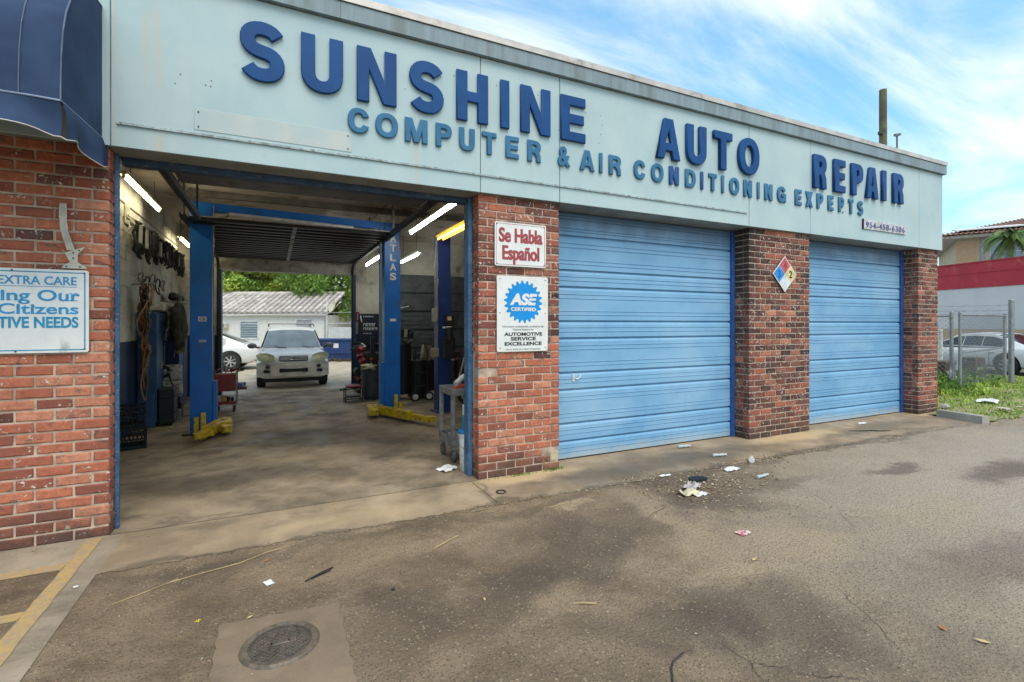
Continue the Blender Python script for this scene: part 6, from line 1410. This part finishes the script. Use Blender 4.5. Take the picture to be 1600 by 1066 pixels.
for i in range(3):
    xa = 10.9+i*1.9; fr_ = MB().cbox(xa, -.05, 5.7, xa+1.5, .02, 7.62, .01).build('window', eh, b2); MB().box(xa+.05, -.058, 5.75, xa+1.45, -.052, 7.56).build('pane', gg2, fr_, 0)
# palm
pl = thing('palm_tree', 'palm tree with a green crown standing in front of the cream building', 'palm', (44.6, 10.2, 0), world=False)
MB().tube([(0,0,0),(.05,0,3),(0,.05,6.6)], [.17,.14,.13], 12).build('trunk', M('palm_trunk', (.25,.23,.18), .9), pl); MB().tube([(0,.05,6.2),(0,.05,7.7)], [.15,.09], 12).build('crownshaft', M('palm_green', (.14,.24,.05), .5), pl)
g = random.Random(12); frm = M('frond_green', (.11,.18,.045), .6, var=.4, scale=2)
for i in range(30):
    a = 2*math.pi*i/15+g.uniform(-.15,.15); up = g.uniform(-.1, 1.1); L = 1.35; m = MB(); prev = None; pts = []
    for k in range(9):
        f_ = k/8; pts.append(Vector((math.cos(a)*L*f_, math.sin(a)*L*f_, 7.6+up*f_*1.2-1.7*f_*f_*(.6+.4*(1-up)))))
    m.tube(pts, .018, 4)
    for k in range(1, 9):
        d = (pts[k]-pts[k-1]).normalized(); s_ = d.cross(Vector((0,0,1))).normalized()
        for q in range(3):
            p = pts[k-1].lerp(pts[k], q/3)
            for sg in (-1, 1): e = p+s_*sg*.42*(1-.5*k/8)+d*.22-Vector((0,0,.22)); m.quad(p, p+d*.11, e)
    m.build('frond', frm, pl, 0)
# pole and vent on the roofline
upm = M('weathered_pole', (.13,.12,.075), .9, var=.35, scale=3, dirt=(.12,.12,.05), damt=.5, dscale=3, bump=.5, bscale=12)
up_ = thing('utility_pole', 'weathered wooden utility pole standing behind the garage roof', 'utility pole', (24.57, 7.7, 0), world=False)
MB().tube([(0,0,0),(0,0,6),(-.02,0,12.15)], [.17,.16,.145], 14).build('shaft', upm, up_); MB().cbox(-.30, -.08, 11.0-.9, -.15, .08, 11.15-.9, .02).build('bracket', dsteel, up_); 
vp = thing('roof_vent', 'slim vent pipe with a T shaped cap standing on the garage roof', 'vent pipe', (10.65, .36, 4.35))
# the pipe stands on the roof just behind the coping
MB().cyl((10.65, .36, 4.35), (10.65, .36, 5.25), .018, 8).build('pipe', M('vent_grey', (.18,.19,.19), .6, .4), vp); MB().cyl((10.58, .36, 5.235), (10.74, .36, 5.28), .028, 8).build('cap', M('vent_grey', (.18,.19,.19), .6, .4), vp)
# ---- curb, verge, fence
curbm = concrete('curb_concrete', (.27,.25,.21), (.40,.37,.32), (.10,.09,.08), .6)
cb_ = MB().add([(10.75,-.12,0),(10.42,-.80,0),(10.68,-.90,0),(11.35,-.62,0),(11.34,-.14,0),(10.75,-.10,.12),(10.44,-.78,.125),(10.70,-.87,.115),(11.35,-.58,.10),(11.34,-.12,.12)], [(0,1,6,5),(1,2,7,6),(2,3,8,7),(3,4,9,8),(4,0,5,9),(5,6,7,8,9)])
cb_ = MB()
def slab(P0, P1, wd_, h0, h1, mb):
    a, b = Vector((*P0, 0)), Vector((*P1, 0)); n_ = (b-a).normalized().cross(Vector((0,0,1)))*wd_/2; u = Vector((0,0,1)); k = .012
    vs_ = [a-n_, a+n_, b+n_, b-n_, a-n_*.9+u*h0, a+n_*.9+u*h0, b+n_*.9+u*h1, b-n_*.9+u*h1]; mb.add(vs_, [(0,3,2,1),(4,5,6,7),(0,1,5,4),(1,2,6,5),(2,3,7,6),(3,0,4,7)])
slab((10.80, -.24), (10.66, -.93), .17, .12, .125, cb_); 
single(cb_, 'curb_stone', curbm, 'broken grey concrete kerb running out from the right brick pier', 'kerb', smooth=0)
verge = MB()
def vh(x, y):
    return .02+.06*min(1, max(0, (x-10.75)/1.2))*min(1, max(0, (y+1.0)/.8))+.02*math.sin(x*1.7)*math.sin(y*2.1)
VP = [(10.75,-.9),(12.1,-.98),(14.5,-.55),(17.2,-.25),(19.3,.35),(20.5,1.5),(20.0,2.6),(18.6,8.6),(11.32,8.6),(11.32,.0),(10.80,-.12)]
def inside(x, y):
    c = False; n_ = len(VP)
    for i in range(n_):
        (xa, ya), (xb, yb) = VP[i], VP[(i+1) % n_]
        if (ya > y) != (yb > y) and x < (xb-xa)*(y-ya)/(yb-ya)+xa: c = not c
    return c
gs_ = .16; vidx = {}
for i in range(62):
    for j in range(62):
        x, y = 10.6+i*gs_, -1.05+j*gs_
        if inside(x+gs_/2, y+gs_/2):
            verge.quad(*[(xx+.04*math.sin(yy*7), yy+.04*math.sin(xx*9), vh(xx, yy)) for xx, yy in ((x,y),(x+gs_,y),(x+gs_,y+gs_),(x,y+gs_))])
soil = NT('verge_soil'); P_ = soil.pos(); soil.fin(soil.mix(soil.ramp(soil.noise(P_, 3.5, 6), .4, .6), (.16,.20,.05), (.26,.22,.13)), .95)
struct(verge, 'verge', MATS['verge_soil'])
g = random.Random(77); grs = [MB(), MB()]
for _ in range(26000):
    x, y = g.uniform(10.75, 20.3), g.uniform(-1.0, 3.6)
    if not inside(x, y): continue
    den = .5+.5*math.sin(x*2.3+1)*math.sin(y*3.1)+(.35 if y > .2 else 0)
    if g.random() > .35+.65*den: continue
    tall = 1.0
    if (x-14.3)**2+(y-1.3)**2 < .9 or ((x-16.3)**2/2+(y-1.7)**2) < .7: tall = 2.6
    hgt = g.uniform(.015, .05)*tall; a = g.uniform(0, 6.28); wd_ = .006+.004*tall; lx, ly = g.gauss(0,.4)*hgt, g.gauss(0,.4)*hgt; z = vh(x, y)-.005
    p = Vector((x, y, z)); s_ = Vector((math.cos(a), math.sin(a), 0))*wd_; e = p+Vector((lx, ly, hgt)); mid = p.lerp(e, .55)+Vector((0,0,hgt*.1))
    grs[g.random() < .4].add([p-s_, p+s_, mid+s_*.8, mid-s_*.8, e], [(0,1,2,3),(3,2,4)])
for mm, c, nm in zip(grs, ((.22,.34,.045), (.36,.42,.08)), ('grass_green', 'grass_light')):
    o = stuff(mm.build('grass', M(nm, c, .7, var=.4, scale=3, bump=0), None, 0)); o['label'] = 'short weedy grass on the verge beside the garage' if nm == 'grass_green' else 'yellow green grass blades mixed through the verge'; o['category'] = 'grass'
m = MB()
for i in range(46):
    if i < 26: c = (14.2+g.gauss(0,.5), 1.35+g.gauss(0,.35), .12+g.uniform(0,.22))
    else: c = (16.4+g.gauss(0,.7), 1.65+g.gauss(0,.3), .12+g.uniform(0,.28))
    leaves(m, c, .2, 60, .035, g)
o = stuff(m.build('weeds', M('weed_green', (.14,.26,.045), .6, var=.4, scale=6, bump=0), None, 0)); o['label'] = 'leafy weeds crowding the foot of the chain link fence'; o['category'] = 'weeds'
# fence
galv = M('galvanised_steel', (.30,.31,.32), .45, .6, var=.2, scale=8, dirt=(.22,.17,.12), damt=.35, dscale=8)
def chain(t, A, B, z0, z1, pitch=.125):
    A, B = Vector((*A, 0)), Vector((*B, 0)); L = (B-A).length; d = (B-A)/L; m = MB(); n_ = int((L+(z1-z0))/pitch); u = Vector((0,0,1)); hh3 = z1-z0
    def strand(s0, z_a, s1, z_b, off):
        p, q = A+d*s0+u*z_a+off, A+d*s1+u*z_b+off; m.cyl(p, q, .0034, 3, caps=False)
    nrm = d.cross(u)*.003
    for k in range(-int(hh3/pitch), int(L/pitch)+1):
        s = k*pitch
        a0, a1 = max(0, s), min(L, s+hh3)
        if a1 > a0: strand(a0, z0+(a0-s), a1, z0+(a1-s), nrm); strand(a0, z1-(a0-s), a1, z1-(a1-s), -nrm)
    return stuff(m.build('chain_mesh', galv, t, 0))
cf = thing('chain_link_fence', 'chain link fence with a top rail and barbed wire on the grass verge', 'fence', (17, 1.4, 0))
P2_, P4_, P1_, P3_ = (14.54, .96), (19.2, 1.78), (16.61, 1.97), (17.87, 1.19)
for (x, y), hgt, r_ in ((P2_, 1.93, .035), (P4_, 1.95, .04), (P1_, 1.98, .045), (P3_, 2.30, .06)): MB().cyl((x, y, 0), (x, y, hgt), r_, 14).ell((x, y, hgt), (r_*1.08, r_*1.08, r_*.6), 14, 6).build('post', galv, cf)
MB().cyl((*P2_, 1.88), (*P4_, 1.90), .024, 8).build('top_rail', galv, cf); MB().cyl((*P2_, .98), (*P4_, .98), .018, 8).build('middle_rail', galv, cf); MB().cyl((*P1_, 1.88), (16.3, 5.4, 1.9), .024, 8).build('top_rail', galv, cf)
chain(cf, P2_, P4_, .12, 1.88); chain(cf, P1_, (16.3, 5.4), .12, 1.88)
for z, dz in ((2.18, 0), (2.02, .02), (1.94, 0)):
    pts = [(17.87-.13*i, 1.19+.20*i, z-.02*math.sin(i*.4)+dz) for i in range(20)]; m = MB().tube(pts, .006, 4)
    for i in range(0, 19): c = pts[i]; m.cyl((c[0], c[1]-.03, c[2]-.03), (c[0], c[1]+.03, c[2]+.03), .004, 3).cyl((c[0], c[1]-.03, c[2]+.03), (c[0], c[1]+.03, c[2]-.03), .004, 3)
    m.build('barbed_wire', galv, cf)
MB().tube([(17.87,1.19,2.0),(17.95,1.25,1.85),(19.2,1.78,1.88)], .008, 5).build('barbed_wire', galv, cf)
m = MB().tube([(14.6,1.05,.55),(15.0,1.2,.75),(14.9,1.3,.35),(15.2,1.4,.6)], .02, 6).cyl((15.15,1.35,.1), (15.15,1.35,.85), .03, 8).cyl((15.5,1.45,.1), (15.5,1.45,.75), .03, 8); m.build('gate_hardware', galv, cf)
brs = M('rusty_block', (.10,.075,.055), .8, var=.4, scale=7, dirt=(.3,.27,.24), damt=.3, dscale=12)
for i, (x, y, w_, hgt) in enumerate(((17.0, 2.35, .55, .62), (19.0, 2.45, .62, .66), (16.3, 2.9, .4, .5))):
    b_ = thing('valve_box', ('brown metal utility box behind the fence by the grass, left one', 'brown metal utility box behind the fence between the two posts', 'brown metal utility box furthest left behind the fence')[i], 'utility box', (x, y, 0))
    MB().cbox(x-w_/2, y-.2, .0, x+w_/2, y+.2, hgt, .02).build('body', brs, b_)
    for dx in (-.12, .12): MB().cyl((x+dx-.05, y-.2, hgt*.5), (x+dx-.05, y-.215, hgt*.5), .05, 12).build('white_cap', wh, b_)
single(MB().cbox(18.3, 2.9, .0, 18.36, 3.2, 1.5, .01), 'white_post', wf, 'tall narrow white post standing behind the chain link fence', 'post')
# hand-held debris on the verge
pap = M('white_paper', (.68,.68,.68), .8, var=.08, scale=20); papd = M('dirty_paper', (.50,.46,.36), .85, var=.3, scale=15)
def crumple(x, y, z, a, b, rot, seed, amp=.012, n_=5):
    g_ = random.Random(seed); m = MB(); c, s_ = math.cos(rot), math.sin(rot); hs2 = [[g_.uniform(.002, amp) for _ in range(n_+1)] for _ in range(n_+1)]
    def f(u, v):
        i, j = int(round(u*n_)), int(round(v*n_)); px, py = (u-.5)*a*(1+.1*hs2[j][i]/amp), (v-.5)*b*(1+.12*hs2[i][j]/amp)
        return (x+px*c-py*s_, y+px*s_+py*c, z+hs2[j][i])
    return m.grid(f, n_, n_)
def litter(nm, lab, cat, x, y, a, b, rot, seed, mat, z=.001, amp=.012, group=None):
    m = crumple(x, y, z, a, b, rot, seed, amp); o = single(m, nm, mat, lab, cat, group, 0); o.location.z = max(o.location.z, z)
    md = o.modifiers.new('thick', 'SOLIDIFY'); md.thickness = .0015; return o
litter('paper_sheet', 'crumpled white sheet of paper on the grass near the kerb', 'paper', 13.0, -.1, .55, .3, .3, 1, pap, .09, .05)
litter('cardboard_sheet', 'large flat white board lying on the grass at the right edge', 'board', 14.3, -.55, 1.3, .5, .3, 2, pap, .06, .05)
litter('paper_scrap', 'dirty cream scrap on the grass beyond the kerb', 'litter', 12.2, -.65, .22, .14, .8, 3, papd, .07, .04)
for i, (x, y) in enumerate(((12.6,-.8),(13.5,-.75),(13.1,-.85),(12.9,-.6),(14.0,-.2),(15.6,.3))): litter('paper_scrap', 'small pale scrap scattered on the grass verge', 'litter', x, y, .09, .06, i, 10+i, papd, .06, .02, 'small scraps on the verge')
single(MB().obox((11.9,.45,.12), (.35,.2,.12), .4).ell((11.45,-.05,.10), (.09,.07,.05), 8, 6, .2), 'rubble', curbm, 'lump of broken concrete beside the right brick pier', 'rubble', smooth=0)
# ================================================================ LITTER ON THE LOT
Z = .0012
litter('paper_scrap', 'small white torn paper scrap lying alone in front of the open bay', 'paper', -.03, -1.33, .045, .06, .4, 21, pap, Z, .006)
litter('paper_scrap', 'tiny white scrap on the pale strip beside the yellow line', 'paper', -1.12, -.87, .022, .018, .4, 22, pap, .009, .004)
litter('paper_scrap', 'white crumpled paper lying nearest the dark brick pier', 'paper', 4.67, -.91, .19, .10, .2, 23, pap, .006, .02)
litter('paper_scrap', 'flattened red and white wrapper on the asphalt', 'wrapper', 3.34, -2.14, .10, .07, .2, 24, M('wrapper_red', (.5,.10,.13), .6, var=.3, scale=25, dirt=(.7,.6,.6), damt=.8, dscale=30), Z, .015)
litter('cloth_rag', 'grey cloth rag in the litter heap, upper one', 'rag', 3.80, -1.17, .22, .13, .5, 25, M('rag_grey', (.42,.37,.36), .9, var=.3, scale=15), Z, .045)
litter('cloth_rag', 'cream crumpled rag in the litter heap, lower one', 'rag', 3.62, -1.29, .17, .12, -.3, 26, M('rag_cream2', (.55,.48,.33), .9, var=.3, scale=15), Z, .05)
litter('plastic_scrap', 'pale clear plastic strip beside the rag heap', 'plastic', 3.72, -1.36, .14, .06, .2, 27, pap, Z, .02)
litter('paper_scrap', 'short white strip lying left of the black shoe sole', 'paper', 3.84, -.75, .13, .035, -.05, 28, pap, .006, .012)
single(MB().prism([(3.93,-1.0),(3.97,-.955),(4.06,-.95),(4.14,-.99),(4.16,-1.04),(4.10,-1.075),(4.04,-1.06),(3.96,-1.06)], .0015, .028), 'shoe_sole', blackm, 'black rubber shoe sole lying at the litter heap', 'shoe sole', smooth=0)
pet = M('clear_plastic', (.42,.46,.46), .15, var=.1, spec=.8)
def bottle(x, y, rot, lab, z=.022, mt=None):
    t = thing('plastic_bottle', lab, 'bottle', (x, y, .0), 0); c, s_ = math.cos(rot), math.sin(rot); P = lambda k: (x+c*k, y+s_*k, z)
    MB().tube([P(-.09), P(-.085), P(-.02), P(.0), P(.05), P(.08), P(.095)], [.016, .021, .019, .014, .02, .014, .009], 10).build('body', mt or pet, t); MB().cyl(P(.095), P(.108), .012, 10).build('cap', wh, t)
bottle(4.74, -1.25, .1, 'crushed clear plastic bottle on the asphalt right of the rags'); bottle(4.93, .07, -.1, 'clear plastic bottle against the middle roller door', .026); bottle(5.0, -.45, -.2, 'flattened clear bottle on the apron before the dark pier', .026); bottle(8.7, -.08, -.1, 'white plastic bottle in front of the right roller door', .026, wh)
cp_ = thing('paper_cup', 'crushed cream paper cup beside the dark brick pier corner', 'cup', (5.2, -.76, 0)); MB().tube([(5.15,-.80,.032),(5.25,-.72,.03)], [.030,.022], 12).build('body', papd, cp_); MB().tube([(5.135,-.812,.034),(5.15,-.80,.034)], [.034,.034], 12).build('rim', pap, cp_)
tor = MB().lathe([(.040,0),(.048,.004),(.052,.010),(.046,.014),(.038,.010)], 26, (2.01,-.45,.004), 'Z', True); single(tor, 'metal_ring', dsteel, 'small rusty black ring on the apron in front of the worn brick pier', 'ring')
lf = M('dead_leaf_orange', (.40,.17,.06), .8, var=.3); lf2 = M('dead_leaf_tan', (.50,.38,.20), .8, var=.3)
def leaf(x, y, s_, rot, lab, mt, grp=None, z=.004):
    m = MB(); c, q = math.cos(rot), math.sin(rot)
    P = [(-1,0,.1),(-.4,.42,.25),(.3,.36,.2),(1,0,.35),(.3,-.36,.25),(-.4,-.42,.2)]; V = [(x+s_*(a*c-b*q), y+s_*(a*q+b*c), z+s_*h_) for a, b, h_ in P]+[(x, y, z)]
    m.add(V, [(i, (i+1) % 6, 6) for i in range(6)]); single(m, 'fallen_leaf', mt, lab, 'leaf', grp, 0)
leaf(-.04, -1.0, .022, .3, 'orange dead leaf just above the white paper scrap', lf); leaf(3.27, -3.46, .028, 1.1, 'orange curled leaf in the lower right of the lot', lf); leaf(3.04, -2.48, .03, .2, 'cream and dark curled leaf at the middle of the lot', lf2)
leaf(3.32, -3.61, .035, 2.3, 'pale thin leaf beside the orange leaf at lower right', lf2); leaf(1.14, -2.11, .018, 1.3, 'small yellow leaf alone in the middle of the dark stain', lf2); leaf(-.62, -2.1, .02, .5, 'tan leaf left of the manhole patch', lf)
leaf(-.12, -1.70, .02, .5, 'tan leaf at the upper edge of the manhole patch', lf2)
m = MB()
for k in range(5): a = k*1.256; m.quad((-.38,-1.62,.004), (-.38+.012*math.cos(a-.3), -1.62+.012*math.sin(a-.3), .012), (-.38+.018*math.cos(a), -1.62+.018*math.sin(a), .008), (-.38+.012*math.cos(a+.3), -1.62+.012*math.sin(a+.3), .012))
single(m, 'yellow_flower', M('flower_yellow', (.75,.60,.02), .6), 'tiny yellow flower lying between the line and the manhole', 'flower', smooth=0)
bottle_cap = single(MB().cyl((.67,-1.76,.001), (.67,-1.76,.012), .012, 12), 'bottle_cap', dsteel, 'dark bottle cap on the asphalt in front of the open bay', 'bottle cap')
twm = M('dry_twig', (.42,.31,.16), .85, var=.3)
def twig(pts, r_, lab, mt=twm): single(MB().tube(pts, r_, 5), 'dry_twig', mt, lab, 'twig')
twig([(-.60,-1.05,.004),(-.40,-1.0,.006),(-.22,-.96,.005),(-.05,-.86,.005),(.10,-.82,.004)], .0035, 'long dry palm strip curving across before the open bay'); twig([(-.86,-1.20,.004),(-.72,-1.13,.006),(-.56,-1.02,.004)], .003, 'dry strip lying left of the long palm strip')
twig([(.18,-1.42,.006),(.27,-1.36,.01),(.36,-1.30,.006),(.34,-1.34,.006),(.22,-1.40,.005)], .004, 'thin black bent twig behind the manhole patch', blackm); twig([(1.05,-1.34,.006),(1.18,-1.27,.01),(1.30,-1.2,.006)], .006, 'short tan stick in the middle of the lot')
twig([(2.22,-1.0,.006),(2.42,-.98,.006)], .004, 'short straight straw near the apron edge'); twig([(1.66,-3.12,.004),(1.72,-3.05,.008),(1.76,-3.02,.006),(1.86,-2.99,.005)], .005, 'dark bent twig at the bottom edge of the picture', dsteel)
twig([(1.60,-2.38,.004),(1.66,-2.42,.012),(1.72,-2.44,.004)], .004, 'small forked twig right of the manhole'); twig([(8.0,-.28,.006),(8.2,-.42,.02),(8.3,-.40,.01),(8.35,-.5,.02),(8.6,-.55,.006)], .008, 'black curled strip on the apron before the right door', blackm)
g = random.Random(31); M1 = [MB(), MB(), MB()]
def scatter(n_, cx_, cy_, sx, sy, s0, s1, z=.003):
    for _ in range(n_):
        x, y = g.gauss(cx_, sx), g.gauss(cy_, sy); s_ = g.uniform(s0, s1); a = g.uniform(0, 6.3); d = Vector((math.cos(a), math.sin(a), g.uniform(-.1,.35)))*s_; u = Vector((-math.sin(a), math.cos(a), g.uniform(-.2,.3)))*s_*g.uniform(.15,.5); p = Vector((x, y, z+s_*.3))
        if y > -.02 and (x < 3.0 or 6.1 < x < 7.5): continue
        M1[g.randrange(3)].quad(p-d, p-u, p+d, p+u)
scatter(400, 3.2, -.74, 1.6, .03, .004, .014); scatter(500, 6.5, -.80, 2.2, .04, .005, .018); scatter(300, .4, -.73, .8, .02, .003, .010); scatter(520, 4.05, -1.18, .42, .15, .006, .026); scatter(220, 3.75, -1.6, .4, .3, .005, .018); scatter(160, 3.55, -.75, .25, .08, .006, .02); scatter(260, 5.5, -.75, .45, .10, .006, .024); scatter(120, 1.6, -.85, .8, .12, .004, .013)
scatter(320, 2.0, -2.0, 1.8, .7, .003, .009); scatter(200, 0, -1.3, .9, .35, .003, .010); scatter(120, 10.9, -1.0, .5, .1, .008, .026); scatter(80, 7.2, -.9, .8, .12, .006, .018); scatter(80, -1.6, -.12, .5, .05, .004, .012, .006); scatter(90, 4.6, -2.4, 1.2, .6, .003,.012)
for mm, mt, lb_ in zip(M1, (M('debris_brown', (.11,.065,.03), .9, var=.4), M('debris_tan', (.36,.26,.13), .9, var=.3), M('debris_cream', (.48,.42,.30), .9, var=.3)), ('dark brown leaf crumbs scattered over the lot', 'tan leaf crumbs and straw scattered over the lot', 'pale crumbs and chips scattered over the lot')):
    o = stuff(mm.build('leaf_crumbs', mt, None, 0)); o['label'] = lb_; o['category'] = 'debris'
single(crumple(1.77, .50, .006, .20, .15, .5, 51, .03), 'paper_sheet', pap, 'folded white papers on the shop floor beside the bucket', 'paper', smooth=0)
single(MB().obox((1.93,.46,.03), (.09,.06,.04), .6), 'cardboard_scrap', M('box_card', (.30,.19,.09), .8), 'brown scrap between the papers and the bucket', 'cardboard', smooth=0)
# weeds at the foot of the worn pier
m = MB()
for (cx_, n_, s_) in ((2.42, 46, .035), (2.88, 50, .05), (2.25, 14, .02), (2.6, 14, .018)):
    for _ in range(n_):
        x = g.gauss(cx_, .06 if n_ > 20 else .1); y = -.03-abs(g.gauss(0, .02)); a = g.uniform(0, 6.3); h_ = g.uniform(.4, 1)*s_; p = Vector((x, y, .004)); d = Vector((math.cos(a)*.6, -abs(math.sin(a))*.5, 1))*h_; u = Vector((math.cos(a+1.5), math.sin(a+1.5), 0))*.006
        m.quad(p-u*.5, p+d*.6-u, p+d, p+d*.6+u)
o = stuff(m.build('weeds', M('weed_green', (.14,.26,.045), .6), None, 0)); o['label'] = 'small green weeds sprouting at the foot of the worn brick pier'; o['category'] = 'weeds'
